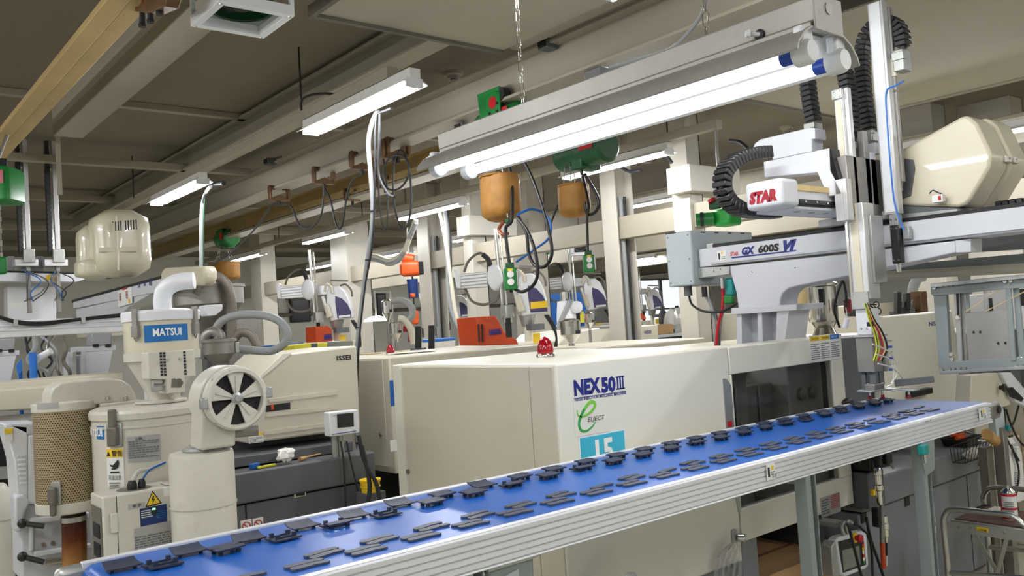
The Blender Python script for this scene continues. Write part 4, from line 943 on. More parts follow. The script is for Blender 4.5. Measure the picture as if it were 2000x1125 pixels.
polyX([(1676, 285), (1710, 278), (1712, 300), (1690, 306), (1690, 330), (1680, 330)], 3.98, .04, 'rear_cover', 'robot_white', .003)
polyX([(1755, 308), (1783, 312), (1786, 330), (1778, 382), (1760, 388), (1756, 350)], 4.06, .03, 'direction_plate', 'base_grey', .003)
polyX([(1756, 322), (1764, 345), (1763, 372), (1758, 376)], 4.058, .002, 'white_arrow', 'white_ink', 0)
text('-N+', PX(1757, 362, 4.057), UZ, UY, .012, 'ink', rb, wd=.05)
# ---- big cream cover over the traverse drive: two halves with latches
CV = [(1742, 302), (1800, 270), (1876, 228), (1886, 226), (1895, 230), (1908, 241), (1934, 296), (1936, 306), (1932, 328), (1895, 390), (1886, 400), (1870, 405), (1800, 403), (1748, 402)]
cover = polyX(CV, 4.07, .19, 'drive_cover', 'cream_yellow', .014, label='large cream plastic drive cover')
base = PX(1840, 330, 4.07)
CV2 = [(1742, 302), (1800, 270), (1876, 225), (1887, 221), (1897, 226), (1911, 238), (1938, 296), (1940, 306), (1935, 330), (1898, 392), (1886, 402), (1870, 403), (1800, 401), (1748, 400)]
MB().prism([PX(a, b, 4.07)+UX*.2 for a, b in CV2], (.19, 0, 0)).build('rear_drive_cover', 'cream_yellow', rb, .014)
for dz in (0,):
    p = PX(1936, 306, 4.07); MB().bc(p+V((.165, -.006, .0)), .05, .016, .03).build('latch', 'offwhite', rb, .004); MB().bc(p+V((.235, -.01, .0)), .05, .016, .03).build('latch', 'offwhite', rb, .004)
    for d in (.165, .235): MB().cyl(p+V((d, -.014, .002)), p+V((d, -.018, .002)), .005, n=8).build('latch_screw', 'steel_dull', rb)
polyX([(1748, 402), (1868, 406), (1870, 420), (1760, 432), (1748, 425)], 4.05, .25, 'drive_base', 'base_grey', .003)
polyX([(1742, 420), (1870, 408), (1870, 414), (1744, 432)], 4.03, .03, 'base_angle', 'galv', .002)
c = PX(1833, 388, 4.03); MB().bc(c, .03, .05, .035).build('limit_switch', 'label_white', rb, .002); MB().bc(c+V((-.016, -.012, .0)), .004, .012, .02).build('switch_mark', 'red', rb)
rcable([(1815, 378), (1822, 372), (1832, 376), (1842, 380)], 4.03, .003, 'ink')
# flat black cable chain lying on the beam at the right
chain([V((4.3, 1.62, 2.15)), V((4.3, 1.3, 2.15)), V((4.3, .6, 2.15))], (.09, 0, 0), .05, rb, 'black cable chain lying along the beam', .03)
MB().box(4.24, 4.36, -.3, 1.65, 2.11, 2.124).build('chain_tray', 'robot_white', rb)
# scissors hung at the wrist
s0 = PX(1700, 603, 3.78)
sc_ = thing('scissors', 'black handled scissors hanging at the wrist of the robot arm', 'scissors', s0)
for k, (x, y) in enumerate(((1712, 605), (1708, 598))):
    c = PX(x+4, y+3-6*k, 3.78); MB().tube(ring(c, -UY*.6+UX*.5, UZ, .014, 14)+[c+(-UY*.6+UX*.5)*.014], .0028, 6).build('handle_loop', 'black', sc_)
    MB().bar(PX(1692, 592+3*k, 3.78), c, .003, .006).build('blade', 'black', sc_)
# ================================================================ hopper dryer at the left
def perf_mat(name, base, hole, r_, pitch):
    m, nt, b = _new(name); N = nt.nodes; L = nt.links
    b.inputs['Roughness'].default_value = .45; b.inputs['Metallic'].default_value = .4
    tc = N.new('ShaderNodeTexCoord'); sp_ = N.new('ShaderNodeSeparateXYZ'); L.new(tc.outputs['Object'], sp_.inputs[0])
    def ma(op, a, c=None):
        n = N.new('ShaderNodeMath'); n.operation = op
        for i, v_ in enumerate((a, c)):
            if v_ is None: continue
            if isinstance(v_, (int, float)): n.inputs[i].default_value = v_
            else: L.new(v_, n.inputs[i])
        return n.outputs[0]
    u = ma('MULTIPLY', ma('ARCTAN2', sp_.outputs[1], sp_.outputs[0]), r_/pitch); v_ = ma('MULTIPLY', sp_.outputs[2], 1/(pitch*.866))
    row = ma('FLOOR', v_); odd = ma('MULTIPLY', ma('MODULO', ma('ABSOLUTE', row), 2.0), .5)
    fu = ma('SUBTRACT', ma('FRACT', ma('ADD', u, odd)), .5); fv = ma('SUBTRACT', ma('FRACT', v_), .5)
    d = ma('SQRT', ma('ADD', ma('MULTIPLY', fu, fu), ma('MULTIPLY', ma('MULTIPLY', fv, fv), .75)))
    h = ma('LESS_THAN', d, .3)
    mx = N.new('ShaderNodeMix'); mx.data_type = 'RGBA'; L.new(h, mx.inputs['Factor']); mx.inputs['A'].default_value = srgb(base); mx.inputs['B'].default_value = srgb(hole)
    L.new(mx.outputs['Result'], b.inputs['Base Color'])
    bp = N.new('ShaderNodeBump'); bp.invert = True; bp.inputs['Strength'].default_value = .6; bp.inputs['Distance'].default_value = .004; L.new(h, bp.inputs['Height']); L.new(bp.outputs['Normal'], b.inputs['Normal'])
    return m
perf_mat('perforated', (176, 160, 126), (70, 56, 38), .125, .0105)
def heat_mat():
    m, nt, b = _new('heat_pipe'); N = nt.nodes; L = nt.links
    b.inputs['Roughness'].default_value = .35; b.inputs['Metallic'].default_value = .5
    tc = N.new('ShaderNodeTexCoord'); sp_ = N.new('ShaderNodeSeparateXYZ'); L.new(tc.outputs['Object'], sp_.inputs[0])
    mr = N.new('ShaderNodeMapRange'); mr.inputs['From Min'].default_value = -.35; mr.inputs['From Max'].default_value = 0; L.new(sp_.outputs[2], mr.inputs['Value'])
    nz = N.new('ShaderNodeTexNoise'); nz.inputs['Scale'].default_value = 20; L.new(tc.outputs['Object'], nz.inputs['Vector'])
    ad = N.new('ShaderNodeMath'); ad.operation = 'MULTIPLY_ADD'; ad.inputs[1].default_value = .1; L.new(nz.outputs['Fac'], ad.inputs[0]); L.new(mr.outputs['Result'], ad.inputs[2])
    r = N.new('ShaderNodeValToRGB'); e = r.color_ramp.elements; e[0].position = .1; e[0].color = srgb((196, 172, 120)); e[1].position = 1; e[1].color = srgb((44, 24, 16))
    x = e.new(.5); x.color = srgb((168, 118, 62)); x = e.new(.72); x.color = srgb((104, 48, 26)); L.new(ad.outputs[0], r.inputs['Fac']); L.new(r.outputs['Color'], b.inputs['Base Color'])
heat_mat()
dc = PD(288, 795, 3.55)
dy = thing('hopper_dryer', 'off-white plastic pellet dryer with perforated filter and round fan, left foreground', 'dryer', (dc.x, dc.y, .35))
TR = .213
DZ = PD(288, 800, 3.55-TR).z
MB().lathe((dc.x, dc.y, 0), [(TR-.05, .35), (TR, .55), (TR, DZ-.03)], 40).build('tank', 'offwhite', dy, smooth=30)
MB().lathe((dc.x, dc.y, 0), [(TR+.008, DZ-.035), (TR+.01, DZ-.012), (TR+.004, DZ), (TR-.03, DZ+.012), (.02, DZ+.014)], 40).build('tank_lid', 'offwhite', dy, smooth=30)
MB().lathe((dc.x, dc.y, 0), [(TR+.003, DZ-.07), (TR+.004, DZ-.065), (TR+.003, DZ-.06)], 40, caps=False).build('tank_band', 'offwhite', dy)
def curved(c, r, a0, a1, z0, z1, mat, name, parent, t=.0015, n=8, label=None):
    vs = []
    for i in range(n+1):
        a = math.radians(a0+(a1-a0)*i/n); d = V((math.cos(a), math.sin(a), 0))
        for rr_, z in ((r, z0), (r, z1), (r+t, z0), (r+t, z1)): p = V((c[0], c[1], 0))+d*rr_; vs.append(V((p.x, p.y, z)))
    fs = []
    for i in range(n):
        b = i*4; q = b+4; fs += [(b+2, q+2, q+3, b+3), (b+1, b+3, q+3, q+1), (b, q, q+2, b+2), (b, b+1, q+1, q)]
    fs += [(0, 2, 3, 1), (n*4, n*4+1, n*4+3, n*4+2)]
    return MB().add(vs, fs).build(name, mat, parent, label=label)
def ang(c, px, py, r):   # angle on a vertical cylinder seen at a pixel
    d = ray(px, py); ox, oy = -c.x, -c.y; A = d.x**2+d.y**2; B = 2*(d.x*ox+d.y*oy); Cc = ox*ox+oy*oy-r*r
    disc = max(0, B*B-4*A*Cc); t = (-B-math.sqrt(disc))/(2*A); p = CAM+d*t
    return math.degrees(math.atan2(p.y-c.y, p.x-c.x)), p.z
def cyl_label(c, r, x0, y0, x1, y1, mat, name, parent, label=None, t=.0015):
    a0, z1 = ang(c, x0, (y0), r); a1, z0 = ang(c, x1, y1, r)
    if a1 < a0-180: a1 += 360
    return curved(c, r, a0, a1, z0, z1, mat, name, parent, t, label=label), a0, a1, z0, z1
def cyl_text(s, c, r, a0, a1, z, h, mat, parent, bold=.0):
    am = math.radians((a0+a1)/2); n = V((math.cos(am), math.sin(am), 0)); u = V((-math.sin(am), math.cos(am), 0))
    wd_ = r*math.radians(abs(a1-a0)); o = text(s, (0, 0, 0), UX, UZ, h, mat, None, wd=wd_, bold=bold, lift=0)
    if o is None: return
    for p in o.data.vertices:
        a = math.radians(a0)+(p.co.x)/r; p.co = V((c.x+math.cos(a)*r, c.y+math.sin(a)*r, z+p.co.z))-worg(parent)
    o.parent = parent; return o
lb, a0, a1, z0, z1 = cyl_label(dc, TR, 248, 853, 315, 898, 'label_silver', 'instruction_plate', dy, 'silver instruction plate')
am = math.radians((a0+a1)/2); n_ = V((math.cos(am), math.sin(am), 0)); u_ = V((-math.sin(am), math.cos(am), 0))
cc = V((dc.x, dc.y, (z0+z1)/2))+n_*(TR+.002); textlines(cc, u_, UZ, .11, .07, 8, 'ink_grey', lb); text('お願い', cc+UZ*.036-u_*.03+n_*.001, u_, UZ, .009, 'ink', lb, 'heading_text')
lb, a0, a1, z0, z1 = cyl_label(dc, TR, 208, 875, 244, 950, 'label_white', 'warning_label', dy, 'white and yellow hot surface warning label')
z1 = ang(dc, 226, 875, TR)[1]; z0 = z1-.165
curved(dc, TR+.0016, a0+.6, a1-.6, z1-.036, z1-.003, 'label_yellow', 'heading', lb)
am = math.radians((a0+a1)/2); n_ = V((math.cos(am), math.sin(am), 0)); u_ = V((-math.sin(am), math.cos(am), 0)); cc = V((dc.x, dc.y, z1))+n_*(TR+.0034)
text('警告', cc-UZ*.03-u_*.01, u_, UZ, .017, 'ink', lb, 'heading_text', bold=.01)
MB().prism([cc-u_*.033-UZ*.03, cc-u_*.017-UZ*.03, cc-u_*.025-UZ*.012], n_*.0006).build('triangle_mark', 'ink', lb)
hand = [(-.022, -.062), (-.008, -.066), (.0, -.06), (.01, -.05), (.016, -.044), (.019, -.048), (.02, -.06), (.016, -.075), (.004, -.082), (-.012, -.084), (-.014, -.078), (-.004, -.076), (-.018, -.07)]
MB().prism([cc+u_*a+UZ*b for a, b in hand], n_*.0006).build('hand_pictogram', 'ink', lb); MB().prism([cc+u_*a+UZ*b for a, b in ((-.02, -.09), (.02, -.09), (.02, -.096), (-.02, -.096))], n_*.0006).build('hot_bar', 'ink', lb)
text('高温注意', cc-UZ*.121-u_*.028, u_, UZ, .014, 'ink', lb, 'caption', wd=.056); textlines(cc-UZ*.145, u_, UZ, .05, .03, 3, 'ink_grey', lb)
lb, a0, a1, z0, z1 = cyl_label(dc, TR, 189, 832, 204, 858, 'label_blue', 'maker_label', dy, 'blue maker label'); cyl_text('MATSUI', dc, TR+.003, a0-24, a1-2, z0+.012, .026, 'white_ink', lb, .03)
# latch on the tank
a0, zz = ang(dc, 217, 800, TR+.02); n_ = V((math.cos(math.radians(a0)), math.sin(math.radians(a0)), 0)); u_ = V((-n_.y, n_.x, 0)); p = V((dc.x, dc.y, 0))+n_*(TR+.015)
MB().ob(p+UZ*(DZ-.03), u_*.014, n_*.012, UZ*.04).ob(p+UZ*(DZ-.095), u_*.02, n_*.014, UZ*.036).ob(p+UZ*(DZ-.01)-n_*.01, u_*.012, n_*.02, UZ*.008).build('toggle_latch', 'hose_dark', dy, .006); MB().ob(p+UZ*(DZ-.09)-n_*.01, u_*.032, n_*.006, UZ*.045).build('latch_plate', 'galv', dy, .003)
# ---- filter
fc = PD(128, 800, 3.5); FR_ = .12
fz1, fz0 = PD(128, 803, 3.38).z, PD(128, 985, 3.38).z
fo = MB().lathe((fc.x, fc.y, 0), [(FR_, fz0), (FR_, fz1)], 40).build('filter_drum', 'perforated', dy, label='perforated filter drum')
# recentre the drum so its hole pattern wraps around its own axis
o0 = worg(dy); off = V((fc.x, fc.y, 0))-o0
for v_ in fo.data.vertices: v_.co -= off
fo.location = off
MB().lathe((fc.x, fc.y, 0), [(FR_+.004, fz1-.002), (FR_+.004, fz1+.03), (FR_-.01, fz1+.036)], 40).build('filter_cap', 'offwhite', dy, .002)
MB().lathe((fc.x, fc.y, 0), [(FR_-.02, fz0-.045), (FR_+.002, fz0-.038), (FR_+.003, fz0+.002)], 40).build('filter_base', 'offwhite', dy, .002)
cyl_label(fc, FR_+.004, 72, 788, 115, 797, 'label_silver', 'filter_tag', dy)
a0, zz = ang(fc, 101, 970, FR_+.02); n_ = V((math.cos(math.radians(a0)), math.sin(math.radians(a0)), 0)); u_ = V((-n_.y, n_.x, 0)); p = V((fc.x, fc.y, zz))+n_*(FR_+.014)
MB().ob(p, u_*.016, n_*.014, UZ*.034).ob(p-UZ*.052, u_*.012, n_*.008, UZ*.026).build('toggle_latch', 'hose_dark', dy, .007); MB().ob(p+UZ*.01-n_*.01+u_*.01, u_*.018, n_*.004, UZ*.045).build('latch_plate', 'galv', dy, .002)
# hot pipe below the filter
pz = fz0-.045
pp = MB().tube(spline([V((fc.x+.01, fc.y-.02, pz)), V((fc.x+.008, fc.y-.02, pz-.15)), V((fc.x-.005, fc.y-.03, pz-.35)), V((fc.x-.02, fc.y-.05, pz-.7))]), .046, 20).build('hot_pipe', 'heat_pipe', dy, label='heat tinted pipe, burnt dark at the top')
off = V((0, 0, pz))-V((0, 0, o0.z))
for v_ in pp.data.vertices: v_.co -= off
pp.location = off
MB().cyl((fc.x+.01, fc.y-.02, pz-.02), (fc.x+.01, fc.y-.02, pz-.04), .049, n=20).build('pipe_clamp', 'steel', dy)
# duct from the filter to the tank
DP = [(97, 796), (97, 772), (103, 758), (118, 748), (140, 744), (215, 739), (238, 742), (254, 752), (264, 768), (268, 785)]
yd = fc.y-.09
MB().prism([PY(x, y, yd) for x, y in DP], (0, .15, 0)).build('air_duct', 'offwhite', dy, .008, smooth=40)
MB().bc((PY(235, 788, yd).x, yd+.07, DZ+.018), .16, .2, .012).build('duct_flange', 'offwhite', dy, .003)
for x in (210, 245): bolts([PY(x, 776, yd)+V((0, .0, -.01))], UZ, .01, .014, 'steel', dy)
# ---- blower
bc_ = PD(462, 778, 3.15); BR = .112
def disc_pt(r, a, dy_=0): return bc_+V((r*math.cos(math.radians(a)), dy_, r*math.sin(math.radians(a))))
bcl = PD(393, 880, 3.2); CRr = .116
sp_pts = []
for a in range(-60, 216, 12): sp_pts.append(bc_+V(((BR+.004+.012*(a+60)/276)*math.cos(math.radians(a)), .035, (BR+.004+.012*(a+60)/276)*math.sin(math.radians(a)))))
xl = min(p.x for p in sp_pts); zb = bcl.z+.012
sp_pts += [V((xl, bc_.y+.035, zb)), V((xl+.13, bc_.y+.035, zb)), V((xl+.135, bc_.y+.035, bc_.z-.1))]
MB().prism(sp_pts, (0, .12, 0)).build('blower_scroll', 'offwhite', dy, .012, 3, smooth=40)
MB().cyl(bc_+UY*.04, bc_+UY*.012, BR*.98, n=40).build('foam_filter', 'foam', dy, label='black filter foam behind the spokes')
rim = MB().lathe(bc_, [(BR+.004, -.03), (BR+.005, .006), (BR-.002, .014), (BR-.014, .014), (BR-.016, -.004), (BR-.016, -.028)], 48, -UY, caps=False).build('fan_rim', 'offwhite', dy, smooth=40)
for k in range(5):
    ac = -54+72*k; pts = [disc_pt(.018, ac-20), disc_pt(.018, ac+20)]+[disc_pt(BR-.008, ac+19-d) for d in range(0, 39, 6)][:7]
    pts = [disc_pt(.02, ac-24), disc_pt(BR-.012, ac-19)]+[disc_pt(BR-.012, ac-19+38*j/5) for j in range(1, 6)]+[disc_pt(.02, ac+24)]
    sp1 = MB().prism([p-UY*.004 for p in pts], (0, .008, 0)).build('spoke', 'offwhite', dy, .002)
    MB().bar(disc_pt(.02, ac, -.006), disc_pt(BR-.03, ac, -.005), .006, .006, UY).build('spoke_rib', 'offwhite', sp1, .001)
MB().lathe(bc_, [(.022, -.004), (.022, .008), (.012, .012), (.011, .016), (.004, .016)], 20, -UY).build('fan_hub', 'galv', dy)
for a in (5, 183): p = disc_pt(BR+.01, a, -.0); MB().bc(p, .026, .03, .04).build('rim_clip', 'galv', dy, .004)
bolts([bc_+V((BR*1.02*math.cos(math.radians(a)), .0, BR*1.02*math.sin(math.radians(a)))) for a in (140, 225)], -UY, .006, .008, 'steel', dy)
MB().lathe((bcl.x, bcl.y, 0), [(CRr, bcl.z-.75), (CRr, bcl.z-.02), (CRr-.004, bcl.z-.004), (CRr-.02, bcl.z)], 40).build('heater_drum', 'offwhite', dy, smooth=30)
MB().lathe((bcl.x, bcl.y, 0), [(CRr+.003, bcl.z-.2), (CRr+.004, bcl.z-.195), (CRr+.003, bcl.z-.19)], 40, caps=False).build('drum_band', 'offwhite', dy)
MB().lathe((bcl.x+.02, bcl.y, 0), [(.085, bcl.z), (.088, bcl.z+.006), (.08, bcl.z+.014)], 30).build('drum_flange', 'galv', dy)
bolts([V((bcl.x+.02+.074*math.cos(a), bcl.y+.074*math.sin(a), bcl.z+.013)) for a in (-2.4, -1.5, -.6, .3, 1.2, 2.1)], UZ, .006, .008, 'steel', dy)
p0 = PD(448, 845, 3.24); MB().cyl(p0, p0+V((.1, -.03, 0)), .022, n=16).build('outlet_pipe', 'steel_dull', dy); MB().bc(PD(440, 850, 3.2), .06, .06, .06).build('outlet_block', 'offwhite', dy, .012)
# ---- control box
k0 = PD(200, 972, 3.05); KY = k0.y; kx1 = PY(345, 948, KY).x; kz = k0.z
MB().box(k0.x, kx1, KY, KY+.17, kz-.45, kz).build('control_box', 'offwhite', dy, .006, label='off-white control box')
MB().box(k0.x+.045, k0.x+.047, KY-.001, KY+.001, kz-.44, kz-.004).build('door_seam', 'ink', dy)
MB().box(k0.x+.022, k0.x+.045, KY-.012, KY, kz-.13, kz-.06).build('door_catch', 'offwhite', dy, .003)
pnl = MB().box(k0.x-.004, k0.x, KY+.02, KY+.155, kz-.43, kz-.04).build('operating_panel', 'hose_dark', dy, .003, label='dark operating panel with displays and keys')
for j in range(2): MB().box(k0.x-.007, k0.x-.004, KY+.035, KY+.12, kz-.15-j*.07, kz-.1-j*.07).build('display', 'screen', pnl)
for j in range(5):
    for i in range(3): MB().box(k0.x-.007, k0.x-.004, KY+.035+i*.035, KY+.06+i*.035, kz-.26-j*.03, kz-.24-j*.03).build('key', 'cream2', pnl)
tri = PY(300, 978, KY-.001); MB().prism([PY(284, 991, KY-.001), PY(316.5, 983, KY-.001), PY(298, 958, KY-.001)], (0, .001, 0)).build('triangle_border', 'ink', dy); tm = MB().prism([PY(287, 988, KY-.002), PY(313, 981.5, KY-.002), PY(298.2, 962, KY-.002)], (0, .001, 0)).build('voltage_triangle', 'label_yellow', dy, label='yellow high voltage triangle')
MB().prism([PY(x, y, KY-.003) for x, y in ((299, 968), (296, 977), (299, 976.5), (297.5, 984), (303, 974), (299.5, 974.5), (301.5, 969))], (0, .0008, 0)).build('bolt_symbol', 'ink', tm)
bl = MB().prism([PY(x, y, KY-.001) for x, y in ((273, 994), (325.5, 984), (327, 1018), (275, 1029))], (0, .001, 0)).build('breaker_label', 'label_navy', dy, label='navy breaker label with black switch')
MB().bc(PY(300.5, 996, KY-.008), .018, .014, .028).build('breaker_switch', 'black', bl, .002); MB().bc(PY(300.5, 994, KY-.0155), .01, .003, .006).build('indicator', 'led_green', bl); textlines(PY(287, 1003, KY-.001), UX, UZ, .04, .03, 4, 'label_white', bl); textlines(PY(314, 1004, KY-.001), UX, UZ, .035, .03, 4, 'label_blue', bl)
sl = MB().prism([PY(x, y, KY-.001) for x, y in ((262, 1033), (341, 1015), (346, 1072), (265, 1091))], (0, .001, 0)).build('instruction_plate', 'label_silver', dy); textlines(PY(304, 1062, KY-.001), UX, UZ, .145, .08, 9, 'ink_grey', sl)
tg = plate(PY(267, 988, KY), UX, UZ, .058, .02, 'label_silver', dy, 'name_tag'); text('電 源', PY(259, 991, KY-.002), UX, UZ, .008, 'ink', tg, 'tag_text', wd=.03)
plate(PY(330, 960, KY), UX, UZ, .04, .032, 'label_white', dy, 'table_label')
MB().box(kx1-.03, kx1+.06, KY+.02, KY+.1, kz+.002, kz+.006).build('bracket_plate', 'offwhite', dy, .002); bolts([V((kx1+dx, KY+.05, kz+.006)) for dx in (-.01, .02)], UZ, .005, .006, 'steel', dy)
pc = V((k0.x+.12, KY+.07, kz))
for dx, s in ((0, .028), (.035, .022)): MB().lathe(pc+UX*dx, [(s*.6, 0), (s*.62, .02), (s*.5, .028), (s*.42, .034)], 10).build('cable_plug', 'black', dy)
MB().tube(spline([pc+UZ*.03, pc+V((.03, .02, .06)), pc+V((.08, .03, .06)), pc+V((.13, .03, .075))]), .009).build('wire_sleeve', 'clear_tube', dy); MB().tube(spline([pc+V((.035, 0, .03)), pc+V((.07, .01, .062)), pc+V((.13, .02, .08))]), .004).build('wire', 'blue', dy)
MB().lathe((k0.x+.13, KY+.085, kz), [(.06, 0), (.06, .0015)], 24).build('stain_disc', 'steel_dull', dy)
for (x, y) in ((k0.x+.02, KY+.02), (kx1-.03, KY+.15), (dc.x, dc.y), (bcl.x, bcl.y), (dc.x+.1, dc.y+.1)): MB().box(x-.02, x+.02, y-.02, y+.02, 0, .6 if x != dc.x else .4).build('stand_leg', 'offwhite', dy)
# ================================================================ vacuum loader standing on the dryer
lc = PD(315, 640, 3.55); LR = .145
lz = DZ+.014
vl = thing('vacuum_loader', 'off-white hopper loader with blue maker label standing on the dryer tank', 'loader', (lc.x, lc.y, lz))
zt = PD(315, 611, 3.4).z; zl = PD(315, 622, 3.4).z; zc = PD(315, 688, 3.4).z
MB().lathe((lc.x, lc.y, 0), [(LR, zc-.02), (LR, zl)], 40).build('hopper_body', 'cream_yellow', vl)
MB().lathe((lc.x, lc.y, 0), [(.06, lz+.012), (.065, lz+.03), (LR-.005, zc-.03), (LR-.005, zc-.02)], 40).build('hopper_cone', 'offwhite', vl, smooth=25)
MB().lathe((lc.x, lc.y, 0), [(LR+.006, zl-.006), (LR+.008, zl+.03), (LR+.002, zl+.036), (LR-.04, zl+.04)], 40).build('hopper_lid', 'white_paint', vl, .002)
MB().lathe((lc.x, lc.y, 0), [(LR+.003, zc-.032), (LR+.004, zc+.002)], 40, caps=False).build('body_band', 'offwhite', vl)
MB().lathe((lc.x-.02, lc.y-.02, 0), [(.1, lz), (.1, lz+.012)], 30).build('foot_flange', 'offwhite', vl, .003)
lb, a0, a1, z0, z1 = cyl_label(lc, LR, 281, 636, 367, 664, 'label_blue', 'maker_label', vl, 'blue MATSUI label'); z1 = ang(lc, 324, 634, LR)[1]; z0 = ang(lc, 324, 666, LR)[1]
cyl_text('MATSUI', lc, LR+.003, a0+(a1-a0)*.2, a0+(a1-a0)*.82, z0+.022, .029, 'white_ink', lb, .025)
for px in (263, 383):
    a0, zz = ang(lc, px, 635, LR+.012); n_ = V((math.cos(math.radians(a0)), math.sin(math.radians(a0)), 0)); u_ = V((-n_.y, n_.x, 0)); p = V((lc.x, lc.y, zl))+n_*(LR+.008)
    MB().ob(p, u_*.011, n_*.008, UZ*.045).ob(p-UZ*.045, u_*.016, n_*.01, UZ*.022).tube([p-UZ*.07+u_*.01, p-UZ*.085, p-UZ*.07-u_*.01], .003, 6).build('toggle_latch', 'steel_dull', vl, .003)
# control cover on the front
cy = lc.y-LR-.03
ccv = MB().prism([PY(x, y, cy) for x, y in ((288, 688), (380, 682), (383, 735), (362, 737), (363, 766), (326, 770), (324, 741), (292, 741))], (0, .1, 0)).build('control_cover', 'offwhite', vl, .004)
hole = MB().bc((0, 0, 0), .009, .002, .009).mesh('vent_hole'); hole.materials.append(MATS['ink'])
for cx, nr in ((314, 8), (320.5, 8), (360, 8)):
    for j in range(nr):
        p = PY(cx+j*.35, (691 if cx > 350 else 690)+j*6-(3 if cx > 350 else 0), cy-.001)
        h = bpy.data.objects.new('vent_hole', hole); COL.objects.link(h); h.parent = ccv; h.location = p-worg(ccv)
bolts([PY(x, y, cy) for x, y in ((328, 703), (352, 701), (332, 771), (356, 769))], -UY, .007, .005, 'steel', vl)
for cx in (338, 348): MB().cyl(PY(cx, 748, cy), PY(cx, 748, cy-.002), .02, n=6).build('mesh_rosette', 'hose_dark', vl)
MB().bc(PY(306, 752, cy+.03), .04, .03, .05).build('sensor_block', 'galv', vl, .004); MB().cyl(PY(300, 752, cy+.02), PY(322, 751, cy+.02), .008, n=8).build('sensor_rod', 'chrome', vl)
# elbow pipe and short tube on the lid
e0 = V((lc.x+.01, lc.y, zl+.036)); es = [e0, e0+UZ*.05, e0+UZ*.09+V((.012, -.01, 0)), e0+UZ*.115+V((.05, -.035, 0)), e0+UZ*.12+V((.11, -.07, 0))]
MB().tube(spline(es), .036, 20).build('suction_elbow', 'white_paint', vl, label='white suction elbow on the lid')
# suction hoses and second small hopper right of the loader
h2 = PD(428, 680, 3.9)
sh2 = thing('small_hopper', 'small grey metal hopper with ribbed hoses right of the loader', 'hopper', (h2.x, h2.y, 0))
rr_ = .07
zt2, zm2, zb2 = PD(428, 668, 3.9).z, PD(428, 695, 3.9).z, PD(428, 712, 3.9).z
MB().lathe((h2.x, h2.y, 0), [(.03, zb2-.03), (.03, zb2), (rr_, zm2+.01), (rr_, zt2), (rr_+.008, zt2), (rr_+.008, zt2+.012), (rr_-.01, zt2+.016)], 28).build('bowl', 'steel_dull', sh2, smooth=25)
MB().cyl((h2.x, h2.y, 0), (h2.x, h2.y, zb2-.02), .025, n=14).build('down_pipe', 'steel_dull', sh2)
MB().bc((h2.x+.07, h2.y-.03, zt2-.03), .02, .02, .05).build('latch', 'galv', sh2, .003)
def hose(path, r, mat, parent, nm='ribbed_hose', pitch=.012, label=None):
    p = spline(path, 14); n = 10; L_ = [0]
    for i in range(1, len(p)): L_.append(L_[-1]+(p[i]-p[i-1]).length)
    m = int(L_[-1]/pitch)*2; q = []; j = 0
    for k in range(m+1):
        s = L_[-1]*k/m
        while j < len(L_)-2 and L_[j+1] < s: j += 1
        q.append(p[j]+(p[j+1]-p[j])*((s-L_[j])/max(1e-7, L_[j+1]-L_[j])))
    mm = len(q)
    return MB().tube(q, r, n, rf=lambda t: 1.0 if int(round(t*(mm-1))) % 2 else .9).build(nm, mat, parent, smooth=60, label=label)
D = lambda x, y, d=3.95: PD(x, y, d)
hose([D(455, 680), D(490, 684), D(530, 685), D(556, 670), D(561, 650), D(545, 627), D(515, 616), D(470, 615), D(435, 626), D(420, 645)], .02, 'hose_grey', sh2, label='grey ribbed hose in a wide loop')
MB().tube(spline([D(428, 668, 3.9), D(428, 655, 3.9), D(418, 649, 3.9), D(405, 655, 3.9), D(400, 672, 3.9), D(395, 700, 3.9)]), .026, 14).build('inlet_elbow', 'steel_dull', sh2)
# ================================================================ left background: hoppers, rail, robot
b = PD(410, 620, 5.9)
bh = thing('feed_hopper', 'grey metal feed hopper behind the loader with two dark ribbed hoses', 'hopper', (b.x, b.y, 0))
mp = mpp(b)
MB().lathe((b.x, b.y, 0), [(.06, PD(410, 660, 5.9).z), (.07, PD(410, 650, 5.9).z), (.23, PD(410, 595, 5.9).z), (.23, PD(410, 563, 5.9).z), (.24, PD(410, 563, 5.9).z), (.24, PD(410, 558, 5.9).z)], 32).build('bowl', 'steel_dull', bh, smooth=25)
MB().cyl((b.x, b.y, PD(410, 558, 5.9).z), (b.x, b.y, PD(410, 540, 5.9).z), .048, n=16).build('lid_knob', 'galv', bh)
MB().bc(PD(465, 665, 6.0), .24, .24, .34).build('receiver_box', 'steel_dull', bh, .008); MB().box(b.x-.05, b.x+.05, b.y-.05, b.y+.05, 0, PD(410, 655, 5.9).z).build('stand', 'base_grey', bh)
E5 = lambda x, y, d=5.7: PD(x, y, d)
hose([E5(385, 575), E5(398, 545), E5(415, 538), E5(438, 550), E5(450, 580), E5(453, 620), E5(452, 660)], .036, 'hose_dark', bh, pitch=.02, label='dark ribbed hose')
hose([E5(455, 665), E5(470, 650), E5(490, 655), E5(505, 680)], .031, 'hose_dark', bh, pitch=.02)
t = single('white_funnel', MB().prism([PD(x, y, 4.6) for x, y in ((400, 596), (435, 594), (435, 605), (422, 616), (406, 617), (399, 608))], (.0, .1, 0)), 'white_paint', 'small white funnel box beside the loader', 'funnel', bevel=.004)
